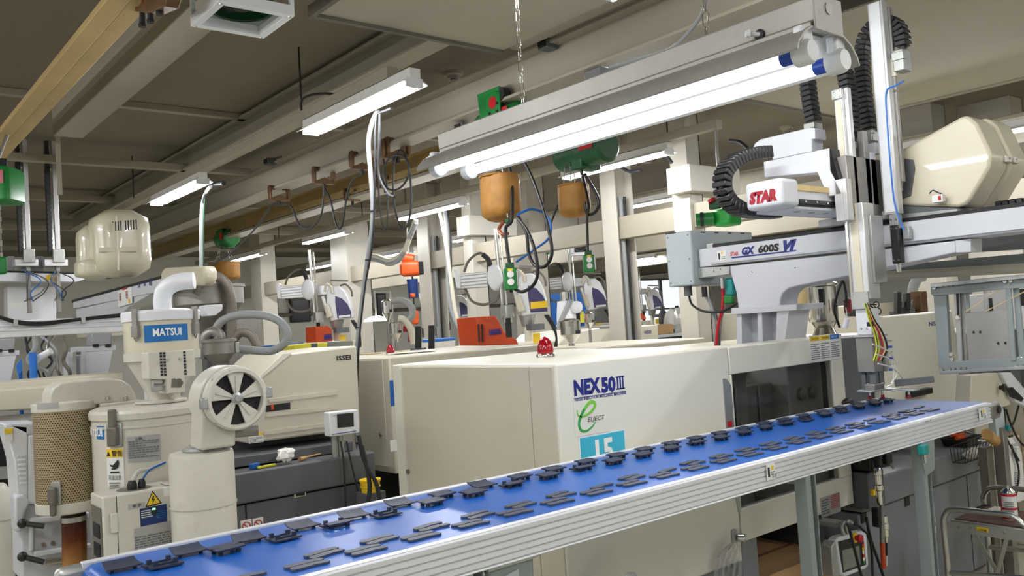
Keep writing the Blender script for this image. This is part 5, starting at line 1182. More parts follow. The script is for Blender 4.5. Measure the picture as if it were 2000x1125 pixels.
# ---- white rail with black cables, behind the loader
RY = 4.2
z0, z1 = PY(100, 655, RY).z, PY(100, 623, RY).z
rl = thing('white_guide_rail', 'long white aluminium rail crossing the left edge with black cables on it', 'rail', (.7, RY, 1.2))
MB().box(.2, 1.3, RY, RY+.06, z0, z1).build('rail_profile', 'white_paint', rl, .004)
MB().box(.2, 1.3, RY-.006, RY, z0+.028, z0+.034).build('rail_rib', 'white_paint', rl, .001); MB().box(.2, 1.3, RY-.006, RY, z1-.024, z1-.02).build('rail_rib', 'white_paint', rl, .001)
for k in range(2): MB().tube(spline([PY(-20, 612, RY-.02), PY(25, 626+2*k, RY-.02), PY(75, 631+3*k, RY-.02), PY(150, 624+k, RY-.02), PY(245, 614+2*k, RY-.02), PY(300, 612, RY+.02)]), .007).build('cable', 'black', rl)
for x, y in ((30, 628), (162, 623)): MB().bc(PY(x, y+3, RY-.02), .016, .03, .03).build('cable_clip', 'galv', rl, .002)
for x in (.3, 1.25): MB().box(x-.03, x+.03, RY+.01, RY+.06, 0, z0).build('rail_post', 'white_paint', rl)
# ---- cream machine at the far left edge and dark gap under it
fy = 5.2
fm = thing('moulding_machine', 'cream machine bed at the far left edge behind the filter', 'machine', (.8, fy, 0))
MB().prism([PY(-40, 764, fy), PY(240, 742, fy), PY(240, 790, fy), PY(-40, 806, fy)], (0, .8, 0)).build('bed_cover', 'cream2', fm, .01)
MB().prism([PY(-40, 752, fy+.2), PY(240, 728, fy+.2), PY(240, 742, fy+.2), PY(-40, 764, fy+.2)], (0, .5, 0)).build('bed_top', 'cream2', fm, .006)
zz = PY(100, 800, fy).z
MB().box(-.3, 1.25, fy+.1, fy+.7, .05, zz-.05).build('dark_gap', 'black', fm)  # black block painting the shade in the gap under the bed
MB().cyl(PY(-20, 830, fy-.02), PY(130, 815, fy-.02), .04, n=16).build('tie_bar', 'steel_dull', fm); MB().bar(PY(-20, 925, fy-.05), PY(120, 915, fy-.05), .05, .06).build('lower_rail', 'galv', fm)
# pedestals of the left robots
def pedestal(x0, y0, sc_, d, lab):
    q = lambda dx, dy: PD(x0+dx*sc_, y0+dy*sc_, d)
    t = thing('robot_pedestal', lab, 'pedestal', (q(30, 75).x, q(30, 75).y, q(30, 75).z), 'robot pedestals at the left')
    dv = (.0, .14, 0)
    MB().prism([q(0, 0), q(80, -4), q(80, 6), q(0, 10)], dv).build('top_flange', 'robot_white', t, .003)
    MB().prism([q(-14, 10), q(-4, 9), q(-4, 75), q(-14, 75)], dv).build('rib', 'robot_white', t, .002); MB().prism([q(12, 9), q(20, 8), q(20, 75), q(12, 75)], dv).build('rib', 'robot_white', t, .002); MB().prism([q(20, 10), q(74, 6), q(60, 72), q(20, 75)], (0, .05, 0)).build('gusset', 'robot_white', t, .003)
    MB().prism([q(32, -2), q(70, -4), q(72, -28), q(32, -26)], dv).build('arm_root', 'robot_grey', t, .006)
    for dx in (40, 64): MB().bc(q(dx, -3), .03, .03, .02).build('bolt', 'ink', t)
    return t
pedestal(147, 678, 1.0, 5.6, 'white ribbed pedestal left of the loader under the white rail'); pedestal(-42, 688, 1.0, 5.6, 'white ribbed pedestal cut by the left edge of the picture')
# tangled hoses between the pedestals
rn = random.Random(11)
for k, (m, r) in enumerate((('cable', .008), ('cable', .006), ('hose_grey', .016), ('cable_grey', .009), ('cable', .007), ('steel_dull', .01), ('hose_dark', .012))):
    x = 50+k*12; pts = [PD(x+rn.uniform(-8, 8), 655, 5.5), PD(x+rn.uniform(-18, 22), 680, 5.4), PD(x+rn.uniform(-22, 26), 705, 5.4), PD(x+rn.uniform(-16, 30), 728, 5.4), PD(x+rn.uniform(-10, 30), 748, 5.5)]
    cable('machine_hose', pts, r, m, '%s hose hanging between the pedestals below the white rail, %s from the left' % (('black', 'thin black', 'thick grey', 'pale grey', 'slack black', 'metal', 'brown')[k], W1[k]), 'hose', 'hoses between the pedestals')
c = PD(65, 720, 5.3); single('blue_cylinder', MB().cyl(c+UZ*.1, c-UZ*.08, .022, n=14), 'blue_bright', 'blue pneumatic cylinder below the white rail', 'cylinder')
c = PD(38, 705, 5.5); single('blue_guard', MB().prism([PD(x, y, 5.5) for x, y in ((32, 715), (42, 700), (44, 722), (36, 735))], (0, .02, 0)).bar(PD(39, 722, 5.52), V((PD(39, 722, 5.52).x, PD(39, 722, 5.52).y, 0)), .03, .02), 'blue_bright', 'blue plate beside the leftmost pedestal', 'plate')
c = PD(75, 705, 5.35); single('white_elbow', MB().tube(spline([PD(62, 712, 5.35), PD(75, 700, 5.35), PD(100, 685, 5.35)]), .022, 12), 'white_paint', 'short white pipe beside the blue cylinder', 'pipe')
# ---- left take-out robot
LXR = 1.8
lr = thing('takeout_robot', 'left take-out robot with two upright masts and rounded cream cover', 'robot', (PX(230, 640, LXR).x, PX(230, 640, LXR).y, 2.0))
J = lambda x, y, X=LXR: PX(x, y, X)
def pj(px, X, dx, nm, m, bv=.005, label=None): return MB().prism([PX(a, b, X) for a, b in px], (dx, 0, 0)).build(nm, m, lr, bv, label=label)
pj([(143, 590), (330, 540), (330, 562), (300, 572), (143, 603)], LXR, .1, 'traverse_beam', 'robot_white')
pj([(140, 586), (335, 533), (335, 540), (140, 592)], LXR+.02, .1, 'guide_cover', 'ink', 0)
pj([(148, 604), (300, 570), (250, 600), (230, 622), (150, 628)], LXR+.01, .1, 'bracket_casting', 'robot_white')
pj([(313, 532), (320, 523), (395, 520), (399, 527), (399, 548), (393, 557), (320, 560), (314, 552)], LXR-.03, .08, 'end_cap', 'cream_yellow', .02, 'rounded cream end cap')
for i, (s, x, y, w1, h1, m) in enumerate((('GX', 270, 562, 12, 8, 'navy_ink'), ('600S', 281.5, 559, 10, 7, 'navy_ink'), ('VII', 291.5, 558, 13, 14, 'navy_ink'))):
    p = J(x, y, LXR); d = mpp(p); text(s, p-UX*.002, -UY, UZ, h1*d, m, lr, wd=w1*d*1.45, bold=.03, shear=.2)
sn = pj([(230, 568), (257, 560), (258, 592), (231, 600)], LXR-.004, .003, 'notice_sheet', 'label_white', 0, 'white notice sheet with red print')
c = J(244, 572, LXR-.004); textlines(c+UZ*.03, -UY, UZ, .12, .03, 1, 'red', sn); text('88', J(233, 588, LXR-.006), -UY, UZ, .06, 'red_dark', sn, wd=.05); text('88', J(246, 584, LXR-.006), -UY, UZ, .06, 'red_dark', sn, wd=.05); plate(J(252, 588, LXR-.006), -UY, UZ, .04, .03, 'label_yellow', sn, 'yellow_mark')
pj([(150, 630), (230, 618), (236, 655), (150, 660)], LXR+.02, .12, 'beam_support', 'cream2', .004)
# kick bar along the machine axis
ky = J(100, 530, LXR-.1).y
MB().prism([PY(-60, 530, ky), PY(165, 536, ky), PY(165, 546, ky), PY(150, 551, ky), PY(-60, 549, ky)], (0, .16, 0)).build('kick_bar', 'robot_white', lr, .006)
MB().prism([PY(-60, 527, ky+.02), PY(150, 531, ky+.02), PY(150, 534, ky+.02), PY(-60, 531, ky+.02)], (0, .12, 0)).build('kick_belt', 'ink', lr)
MB().prism([PY(90, 538, ky-.004), PY(115, 538, ky-.004), PY(115, 547, ky-.004), PY(90, 547, ky-.004)], (0, .004, 0)).build('warning_tag', 'label_yellow', lr)
for (x0, x1, y0, lab) in ((36, 52, 247, 'left'), (93, 109, 243, 'right')):
    a, b_ = PY(x0, y0, ky-.05), PY(x1+9, 500, ky-.05); xm = (a.x+PY(x1, y0, ky-.05).x)/2; wv = PY(x1, y0, ky-.05).x-a.x
    za, zb_ = a.z, PY(x0, 518, ky-.05).z
    MB().box(xm-wv*.15, xm+wv*.45, ky-.06, ky-.01, zb_, za).build('mast', 'alu_z', lr, .003); MB().box(xm-wv*.55, xm-wv*.2, ky-.05, ky-.01, zb_, za-.03).build('mast_guide', 'chrome', lr, .002)
    ch = MB().box(xm-wv*.95, xm-wv*.5, ky-.06, ky+.0, zb_+.1, za-.04).build('cable_chain', 'chain_black', lr, .004)
    for k in range(22): MB().box(xm-wv*1.0, xm-wv*.48, ky-.064, ky+.004, zb_+.12+k*.042, zb_+.12+k*.042+.034).build('link', 'chain_black', ch)
    MB().tube(spline([V((xm-wv*.72, ky-.03, za-.04)), V((xm-wv*.6, ky-.03, za-.005)), V((xm-wv*.3, ky-.03, za)), V((xm, ky-.03, za-.02))]), wv*.28, 8).build('chain_bend', 'chain_black', lr)
    MB().box(xm-wv*1.6, xm+wv*1.2, ky-.08, ky+.06, zb_-.01, zb_+.05).build('carriage', 'alu_x', lr, .004); MB().box(xm-wv*.6, xm+wv*.8, ky-.1, ky-.06, zb_+.02, zb_+.14).build('drive_block', 'galv', lr, .004)
    MB().prism([PY(x0-60, 545, ky+.05), PY(x0-20, 500, ky+.05), PY(x0-8, 500, ky+.05), PY(x0-8, 530, ky+.05), PY(x0-60, 530, ky+.05)][1:], (0, .04, 0)).build('side_plate', 'robot_grey', lr, .003)
    gz2 = PY(x0, 600, ky-.05)
    MB().box(xm-wv*.2, xm+wv*.3, ky-.05, ky-.01, PY(x0, 612, ky-.05).z, zb_).build('lower_arm', 'steel_dull', lr, .003)
    for k in range(4): MB().tube(spline([V((xm+rn.uniform(-.04, .04), ky-.06, zb_-.05)), V((xm+rn.uniform(-.08, .14), ky-.09, zb_-.14)), V((xm+rn.uniform(-.06, .12), ky-.08, zb_-.24)), V((xm+rn.uniform(-.04, .04), ky-.05, zb_-.32))]), .005).build('air_hose', ('cable', 'cable', 'blue', 'hose_dark')[k], lr)
# white box behind with sticker
wbp = PY(60, 590, ky+.2); MB().prism([PY(15, 560, ky+.2), PY(110, 560, ky+.2), PY(110, 625, ky+.2), PY(15, 625, ky+.2)], (0, .2, 0)).build('valve_box', 'white_paint', lr, .006); plate(PY(32, 596, ky+.2), UX, UZ, .09, .05, 'label_white', lr, 'sticker')
# the rounded cover: loft of rounded sections
cvp = [(149, 536, 140), (150, 520, 143), (160, 505, 150), (163, 475, 160), (172, 430, 0), (190, 415, 0)]
def rbox(c, hx, hy, hz, r, nm, m, par, label=None):
    n = 9; secs = []
    for k in range(n):
        t = -1+2*k/(n-1); zz_ = c.z+hz*(1-(1-abs(t))**2.2 if False else t) 
        f = 1-.35*max(0, abs(t)-.55)/.45 if abs(t) > .55 else 1.0
        f = math.sqrt(max(.15, 1-max(0, (abs(t)-.5)/.5)**3*.75))
        secs.append(rrect(V((c.x, c.y, zz_)), UX, UY, 2*hx*f, 2*hy*f, min(hx, hy)*.7*f, 5))
    return MB().loft(secs).build(nm, m, par, smooth=60, label=label)
cc = PX(221, 478, LXR-.02); hz = (PX(221, 411, LXR-.02).z-PX(221, 543, LXR-.02).z)/2
rbox(cc+V((.04, -.02, 0)), .2, .2, hz, .1, 'drive_cover', 'cream_yellow', lr, 'rounded glossy cream drive cover with vent slots')
rbox(cc+V((-.1, .12, -.05)), .12, .12, hz*.82, .08, 'rear_cover', 'cream_yellow', lr)
rbox(cc+V((-.1, .02, -hz+.07)), .16, .13, .07, .06, 'cover_foot', 'cream_yellow', lr)
fwd = V((-cc.x, -cc.y, 0)).normalized()
for k in range(12):
    px = 206+k*5+(4 if k > 6 else 0); d = ray(px, 449); 
    p = PX(px, 449-k*.3, LXR-.02); n_ = fwd
    q = cc+V((.04, -.02, 0)); vv = p-q
    pp_ = p+fwd*.19; MB().ob(pp_, V((-fwd.y, fwd.x, 0))*.004, fwd*.012, UZ*.032).build('vent_slot', 'ink', lr)
pth = [cc+V((.04, -.02, 0))+fwd*.205+V((-fwd.y, fwd.x, 0))*(-.015)+UZ*z_ for z_ in (-hz+.04, -hz*.5, 0, hz*.5, hz*.75)]
MB().tube(spline(pth), .008, 8).build('cover_seam', 'cream_yellow', lr)
for s in (-1, 1): MB().ob(cc+V((.04, -.02, -.06))+fwd*.2+V((-fwd.y, fwd.x, 0))*(s*.07-.015), V((-fwd.y, fwd.x, 0))*.055, fwd*.014, UZ*.018).build('latch', 'cream_yellow', lr, .006)
# ---- white casting unit at lower left
wc = thing('white_casting', 'white cast machine unit with black clamp levers at the lower left edge', 'machine part', (.55, 4.0, .4))
WYc = 4.09
W = lambda x, y, Y=WYc: PY(x, y, Y)
def pw(px, dy_, nm, m, bv=.006, Y=WYc): return MB().prism([PY(a, b, Y) for a, b in px], (0, dy_, 0)).build(nm, m, wc, bv)
pw([(8, 828), (55, 832), (55, 985), (35, 980), (28, 900)], .2, 'side_cover', 'white_paint')
pw([(55, 850), (120, 843), (120, 985), (55, 985)], .2, 'front_cover', 'white_paint'); pw([(8, 828), (75, 826), (120, 842), (55, 850)], .25, 'cover_top', 'robot_white')
for k in range(7): pw([(33+k, 888+k*9), (50+k*.5, 887+k*9), (50+k*.5, 892+k*9), (33+k, 893+k*9)], .004, 'louvre', 'white_paint', .002, WYc-.004)
plate(W(17, 848, WYc-.002), UX, UZ, .03, .06, 'label_white', wc, 'sticker'); plate(W(17, 842, WYc-.004), UX, UZ, .03, .02, 'label_yellow', wc, 'sticker_head')
pw([(40, 985), (180, 975), (185, 1135), (42, 1135)], .2, 'casting_body', 'robot_white', .01, WYc+.03)
pw([(58, 1012), (175, 1000), (175, 1012), (66, 1022), (66, 1075), (58, 1078)], .03, 'casting_rim', 'white_paint', .006, WYc-.0)
pw([(68, 1078), (178, 1062), (178, 1070), (68, 1088)], .03, 'casting_rim', 'white_paint', .004, WYc)
bolts([W(x, y, WYc+.03) for x, y in ((85, 1064), (103, 1061), (150, 1052), (166, 1049))], -UY, .011, .008, 'steel', wc)
for (x, y, x2, y2) in ((44, 1022, 86, 1028), (44, 1087, 86, 1098)):
    p, q = W(x, y, WYc-.05), W(x2, y2, WYc-.08); MB().tube([p, (p+q)/2, q], .011, 10).ell(p, .02, .02, .02).build('clamp_lever', 'black', wc, label='black clamp lever')
MB().cyl(W(88, 1098, WYc-.02), W(160, 1086, WYc-.02), .014, n=12).build('shaft', 'steel', wc); pw([(28, 970), (45, 965), (60, 980), (50, 1000), (42, 1040), (30, 1040)], .1, 'hinge_block', 'robot_white', .01, WYc-.02)
# cream rounded unit at the very left edge
p = PD(-8, 1060, 3.9); rc_ = thing('cream_motor_cover', 'cream rounded cover cut by the lower left edge of the picture', 'cover', (p.x, p.y, .5))
MB().loft([rrect(V((p.x, p.y, z_)), UX, UY, .13*f, .2*f, .05*f, 5) for z_, f in ((.6, 1), (.9, 1), (PD(-8, 1000, 3.9).z, 1), (PD(-8, 960, 3.9).z, .9), (PD(-8, 948, 3.9).z, .7))]).build('cover_shell', 'cream', rc_, smooth=50)
MB().loft([rrect(V((p.x, p.y, z_)), UX, UY, .134, .204, .05, 5) for z_ in (PD(-8, 1012, 3.9).z-.004, PD(-8, 1012, 3.9).z)]).build('cover_joint', 'cream2', rc_)
# ================================================================ right side: guard frame, pipes, stool, tools
GX = 4.3
G = lambda x, y, X=GX: PX(x, y, X)
gf = thing('safety_barrier', 'grey steel guard frame with bolted bars and plate at the right edge', 'frame', (GX, G(1900, 720).y, G(1900, 725).z))
def pg(px, X, dx, nm, m, bv=.002, label=None): return MB().prism([PX(a, b, X) for a, b in px], (dx, 0, 0)).build(nm, m, gf, bv, label=label)
pg([(1817, 562), (2060, 538), (2060, 552), (1818, 575)], GX, .012, 'top_channel', 'steel_blue'); pg([(1817, 554), (2060, 530), (2060, 538), (1817, 562)], GX-.03, .042, 'top_flange', 'galv')
pg([(1820, 572), (2060, 550), (2060, 556), (1821, 578)], GX-.006, .01, 'channel_lip', 'steel_blue', .001)
pg([(1822, 566), (1847, 564), (1856, 720), (1834, 722)], GX+.006, .03, 'upright', 'steel_blue'); pg([(1863, 566), (1873, 565), (1880, 716), (1871, 717)], GX+.02, .012, 'upright', 'galv'); pg([(1884, 564), (1891, 563), (1900, 713), (1892, 714)], GX+.015, .012, 'upright', 'steel_blue')
pg([(1864, 566), (1882, 565), (1889, 716), (1871, 717)], GX+.04, .004, 'back_strip', 'galv')
pg([(1832, 708), (2060, 694), (2060, 716), (1835, 729)], GX, .012, 'bottom_channel', 'steel_blue'); pg([(1834, 725), (2060, 712), (2060, 718), (1836, 731)], GX-.02, .035, 'bottom_flange', 'galv')
pg([(1963, 555), (1973, 554), (1984, 705), (1974, 706)], GX-.004, .014, 'upright', 'steel_blue'); pg([(1977, 553), (1988, 552), (2003, 703), (1990, 704)], GX+.02, .014, 'upright', 'steel_blue')
mpz = pg([(1883, 611), (1970, 605), (1982, 705), (1892, 707)], GX+.008, .006, 'mounting_plate', 'plate_grey', .002, 'flat grey plate with four holes')
for x, y in ((1902, 649), (1915, 648.5), (1950, 670.5), (1964, 670)): MB().cyl(G(x, y, GX+.008), G(x, y, GX+.0065), .007, n=12).build('hole', 'ink', mpz)
bolts([G(x, y) for x, y in ((1839, 558), (1849, 557), (1859, 556), (1869, 555), (1826, 562), (1964, 549), (1975, 548), (1855, 721), (1863, 720), (1874, 719), (1884, 719), (1840, 722), (1986, 716), (1996, 715))], -UX, .0105, .01, 'steel', gf)
bolts([G(x, y, GX+.012) for x, y in ((1871, 620), (1859, 692), (1860, 702), (1993, 700))], -UX, .012, .01, 'chrome', gf)
pg([(1867, 567), (1871, 567), (1873, 615), (1869, 615)], GX+.01, .004, 'rod', 'ink', 0); MB().cyl(G(1850, 569, GX+.02), G(1850, 573, GX+.02), .01, n=8).build('red_stop', 'red', gf)
for a, b in (((1884, 610), (1985, 545)), ((1925, 608), (2010, 565))): MB().tube([G(*a, GX-.002), G(*b, GX-.002)], .0022, 6).build('cord', 'pale_wood', gf)
MB().box(GX+.0, GX+.02, G(2050, 600).y-.35, G(2050, 600).y-.32, 0, G(1900, 560).z).build('support_post', 'steel_blue', gf)
# long pipes running across behind the frame
lp = thing('guard_rail', 'long cream pipe and grey rail crossing behind the guard frame', 'rail', (4.5, 1.5, 1.0))
MB().prism([PX(1700, 533, 4.5), PX(2080, 506, 4.5), PX(2080, 470, 4.5), PX(1896, 500, 4.5), PX(1780, 520, 4.5)][0:1]+[PX(1790, 514, 4.5), PX(2080, 488, 4.5), PX(2080, 516, 4.5), PX(1705, 534, 4.5)], (.03, 0, 0)).build('flat_rail', 'steel_blue', lp, .003)
MB().tube([PX(1695, 540, 4.45), PX(2080, 520, 4.45)], .024, 14).build('pipe', 'cream2', lp); MB().box(4.46, 4.5, .6, .65, 0, 1.85).build('post', 'steel_blue', lp)
MB().prism([PX(1896, 468, 4.6), PX(2080, 446, 4.6), PX(2080, 482, 4.6), PX(1896, 493, 4.6)], (.05, 0, 0)).build('rear_rail', 'robot_grey', lp, .003)
# clamp arm and upright beyond the belt end
ca = thing('swing_guard', 'off-white swing panel with black knob and grey post behind the belt end', 'panel', (4.9, 1.95, 0))
def pc_(px, Y, dy_, nm, m, bv=.006): return MB().prism([PY(a, b, Y) for a, b in px], (0, dy_, 0)).build(nm, m, ca, bv)
pc_([(1898, 733), (1955, 728), (1975, 790), (1948, 800), (1895, 795)], 2.0, .08, 'panel', 'cream2'); pc_([(1955, 728), (1975, 727), (2015, 775), (2015, 800), (1985, 785)], 1.98, .03, 'hood', 'white_paint'); pc_([(1968, 758), (1978, 756), (2000, 778), (1996, 785), (1975, 775)], 1.975, .01, 'dark_opening', 'screen', .002)
MB().lathe(PY(1952, 757, 1.99), [(.012, 0), (.014, .015), (.022, .02), (.022, .03), (.012, .036)], 10, -UY).build('knob', 'black', ca)
MB().bc((PY(1960, 800, 2.0).x, 2.03, .5), .06, .06, 1.0).build('post', 'steel_dull', ca, .004); pc_([(1942, 795), (1960, 795), (1966, 855), (1948, 860)], 2.02, .04, 'upright', 'box_grey', .003)
MB().bc((PY(1945, 900, 2.05).x-.05, 2.08, .45), .08, .05, .9).build('dark_post', 'hose_dark', ca, .004); MB().bc(PY(1968, 835, 1.98), .022, .022, .03).build('teal_valve', 'teal', ca, .003)
MB().cyl(PY(1928, 848, 2.0), PY(1945, 862, 2.05), .03, .03, 14).build('roller', 'wood', ca)
for k, q in enumerate((((1965, 800), (1975, 830), (1990, 860), (2010, 880)), ((1990, 790), (1980, 825), (1965, 850), (1990, 900)), ((1975, 870), (1990, 920), (1985, 980), (2005, 1050)))): MB().tube(spline([PY(x, y, 2.1) for x, y in q]), .006).build('cable', 'black', ca)
pc_([(1888, 730), (1910, 729), (1912, 772), (1890, 772)], 2.6, .05, 'duct', 'galv', .002)
# wall panel pieces behind the belt end
bp_ = thing('electrical_cabinet', 'pale electrical cabinet behind the belt end at the right', 'cabinet', (6.8, 2.6, 0))
MB().box(6.45, 7.3, 2.3, 3.0, 0, 1.5).build('body', 'cream2', bp_, .01); MB().box(6.42, 6.45, 2.5, 2.7, .3, 1.45).build('dark_strip', 'black', bp_)
# ---- clipboard
cbp = PY(1974, 915, 2.12); cbn = V((-.5, -.86, 0)).normalized(); cu_ = V((.86, -.5, 0)).normalized(); cv_ = V((.1, 0, 1)).normalized()
cl = thing('clipboard', 'clipboard with white inspection sheets hanging on the post at the right edge', 'clipboard', cbp)
q = lambda x, y: PY(x, y, 2.12)
MB().prism([q(1953, 852), q(1993, 845), q(2000, 905), q(1962, 925)], (.005, .008, 0)).build('board', 'wood', cl, .002)
sh1 = MB().prism([q(1955, 856)-UY*.003, q(1990, 849)-UY*.003, q(1994, 910)-UY*.003, q(1959, 920)-UY*.003], (0, .001, 0)).build('sheet', 'paper', cl); sh2_ = MB().prism([q(1959, 890)-UY*.001, q(1995, 882)-UY*.001, q(2004, 975)-UY*.001, q(1966, 988)-UY*.001], (0, .001, 0)).build('sheet', 'paper', cl)
textlines(q(1974, 878)-UY*.004, cu_, UZ, .07, .07, 8, 'ink_grey', sh1); textlines(q(1982, 940)-UY*.002, cu_, UZ, .07, .11, 9, 'ink_grey', sh2_)
MB().bc(q(1972, 852)-UY*.006, .05, .01, .012).build('clip', 'black', cl, .003); MB().cyl(q(1973, 850), q(1973, 838), .003, n=6).build('hook', 'steel', cl)
MB().bar(q(1975, 845)+UY*.01, PY(1966, 830, 2.0), .008, .008).build('hanger', 'steel', cl)
# ---- step stool (its two end frames stand across the machine line)
Xf, Xb = 4.46, 4.84
qf = lambda x, y, X=Xf: PX(x, y, X)
o_ = qf(1900, 1040)
st = thing('step_stool', 'tubular steel step stool with brown ribbed tread at the lower right', 'stool', (4.8, o_.y, 0))
def tubeP(pts, r=.0145): return MB().tube(spline(pts, 6), r, 12)
fl, bl2 = qf(1852, 1125), PX(1932, 1080, Xb)
tubeP([V((Xf, fl.y, 0)), qf(1850, 1100), qf(1843, 1025), qf(1847, 1004), qf(1862, 995), qf(1920, 1000), qf(1970, 1006), qf(1995, 1022), qf(2012, 1060), V((Xf, qf(2016, 1125).y, 0))]).build('front_frame', 'steel', st)
tubeP([V((Xb, bl2.y, 0)), PX(1924, 1000, Xb), PX(1920, 975, Xb), PX(1927, 958, Xb), PX(1945, 952, Xb), PX(2010, 957, Xb), PX(2050, 962, Xb), PX(2070, 1000, Xb), V((Xb, PX(2070, 1100, Xb).y, 0))]).build('rear_frame', 'steel', st)
ya, yb2 = qf(1850, 1020).y-.01, qf(2008, 1040).y+.01
zt_ = qf(1900, 1022).z
MB().box(Xf+.012, Xb-.012, yb2, ya, zt_-.02, zt_).build('tread_frame', 'galv', st, .003)
zf = zt_+.006
MB().box(Xf+.03, Xb-.02, yb2+.015, ya-.015, zt_, zf).build('tread_mat', 'brown_mat', st, label='brown ribbed tread mat')
MB().prism([qf(1848, 1018, Xf-.012), qf(2008, 1036, Xf-.012), qf(2010, 1060, Xf-.012), qf(1850, 1037, Xf-.012)], (.004, 0, 0)).build('front_rail', 'galv', st, .001)
bolts([qf(x, y, Xf-.012) for x, y in ((1873, 1030), (1895, 1031), (1962, 1040))], -UX, .009, .006, 'chrome', st)
lbs = plate(qf(1919, 1034, Xf-.0125), -UY, UZ, .055, .02, 'label_yellow', st, 'number_label', label='yellow label'); text('12号機', qf(1910, 1037, Xf-.0145), -UY, UZ, .011, 'ink', lbs, 'label_text', wd=.042)
MB().bar(qf(1905, 1045), qf(1955, 1130, Xb), .02, .006).build('brace', 'galv', st); MB().bar(qf(1968, 1045), qf(1945, 1130, Xb), .02, .006).build('brace', 'galv', st)
MB().tube([qf(1853, 1118), qf(2014, 1130)], .012, 10).build('cross_tube', 'steel', st); MB().tube([PX(1930, 1068, Xb), PX(2060, 1080, Xb)], .014, 10).build('cross_tube', 'steel', st)
# things on the stool
c = PX(1971, 988, Xf+.16); c.z = zf
can = thing('spray_can', 'red and white spray can standing on the brown stool tread', 'can', c)
d = mpp(c); r = 14*d; h = 52*d
MB().lathe(c, [(r*.96, 0), (r, .004), (r, h)], 24).build('can_body', 'label_white', can); MB().lathe(c, [(r*1.01, h*.88), (r*1.01, h*.97)], 24, caps=False).build('red_band', 'red', can); MB().lathe(c, [(r*1.01, .005), (r*1.01, .02)], 24, caps=False).build('red_band', 'red', can); MB().lathe(c, [(r*1.01, .05), (r*1.01, .062)], 24, caps=False).build('red_band', 'red', can)
MB().lathe(c, [(r*1.0, h*.98), (r*1.04, h), (r*.98, h+.006), (r*.55, h+.02), (r*.5, h+.024), (r*.2, h+.025), (r*.18, h+.035)], 24).build('can_top', 'chrome', can)
vd = V((-c.x, -c.y, 0)).normalized(); curved(c, r*1.005, math.degrees(math.atan2(vd.y, vd.x))-88, math.degrees(math.atan2(vd.y, vd.x))-60, c.z+h*.25, c.z+h*.85, 'red', 'red_side', can)
textlines(c+vd*(r+.001)+UZ*h*.5, V((-vd.y, vd.x, 0)), UZ, r*1.1, h*.4, 6, 'ink_grey', can)
c = PZ(1945, 1000, zf); single('white_rag', blob(V((c.x, c.y, zf+.012)), .06, .03, .012, 4), 'cloth', 'small white rag lying on the stool tread before the can', 'rag')
c = PZ(1925, 992, zf); single('side_cutters', MB().bar(c+V((-.05, 0, .006)), c+V((.05, .02, .006)), .008, .008).bar(c+V((-.04, .03, .006)), c+V((.05, .0, .006)), .008, .008).cyl(c+UZ*.002+V((.0, .015, 0)), c+UZ*.014+V((0, .015, 0)), .008, n=8), 'ink', 'dark small pliers lying on the stool tread left of the can', 'pliers')
# ---- tray with tools on the cabinet ledge
tz = .791; c = PZ(1880, 868, tz); d = mpp(c)
ty = thing('tool_tray', 'dark tray of tools on the grey cabinet ledge under the belt end', 'tray', V((c.x, c.y, tz)))
tx, tyy = .15, .085
MB().loft([rrect(V((c.x, c.y, tz)), UX, UY, 2*tx*.85, 2*tyy*.85, .03), rrect(V((c.x, c.y, tz+.05)), UX, UY, 2*tx, 2*tyy, .035), rrect(V((c.x, c.y, tz+.05)), UX, UY, 2*tx-.012, 2*tyy-.012, .03), rrect(V((c.x, c.y, tz+.008)), UX, UY, 2*tx*.8, 2*tyy*.8, .03)]).build('tray_shell', 'black', ty)
plate(V((c.x+.06, c.y-tyy-.001, tz+.03)), UX, UZ, .07, .018, 'label_white', ty, 'tray_label')
for k, (a, b_, m, lab) in enumerate((((-.17, -.04, .065), (.05, -.03, .05), 'orange', 'orange handled pliers sticking out of the tool tray'), ((-.15, .0, .08), (.08, -.03, .055), 'orange', 'second orange handled pliers lying in the tool tray'), ((-.1, -.02, .1), (.11, .02, .06), 'wood', 'wooden hammer handle lying across the tool tray'), ((.02, .05, .1), (.13, .0, .055), 'black', 'black handled tool at the back of the tool tray'))):
    p, q_ = c+V(a)-UZ*0, c+V(b_); p.z = tz+a[2]; q_.z = tz+b_[2]
    t = thing('hand_tool', lab, 'tool', p, 'tools in the tray'); MB().cyl(p, p+(q_-p)*.6, .013, .012, 10).build('grip', m, t); MB().cyl(p+(q_-p)*.6, q_, .008, .006, 8).build('shank', 'steel_dull', t)
# ---- wire basket with a cloth
wy = 2.35
q = lambda x, y, Y=wy: PY(x, y, Y)
wb_ = thing('wire_basket', 'small black wire basket with a white cloth fixed to the grey cabinet', 'basket', q(1900, 905))
A_ = [q(1873, 880), q(1895, 869), q(1926, 885), q(1906, 902)]; bx0, bx1, bz1, bz0 = q(1872, 878).x, q(1926, 890).x, q(1890, 868).z, q(1890, 900).z
w4 = [(bx0, 2.4, bz1), (bx1, 2.4, bz1), (bx1, 2.3, bz1), (bx0, 2.3, bz1)]; w5 = [(bx0+.02, 2.4, bz0), (bx1-.02, 2.4, bz0), (bx1-.02, 2.33, bz0), (bx0+.02, 2.33, bz0)]
for W_ in (w4, w5):
    for i in range(4): MB().tube([W_[i], W_[(i+1) % 4]], .003, 6).build('rim_wire', 'ink', wb_)
for i in range(9):
    t = i/8; MB().tube([(bx0+(bx1-bx0)*t, 2.3, bz1), (bx0+.02+(bx1-bx0-.04)*t, 2.33, bz0), (bx0+.02+(bx1-bx0-.04)*t, 2.4, bz0), (bx0+(bx1-bx0)*t, 2.4, bz1)], .002, 5).build('wire', 'ink', wb_)
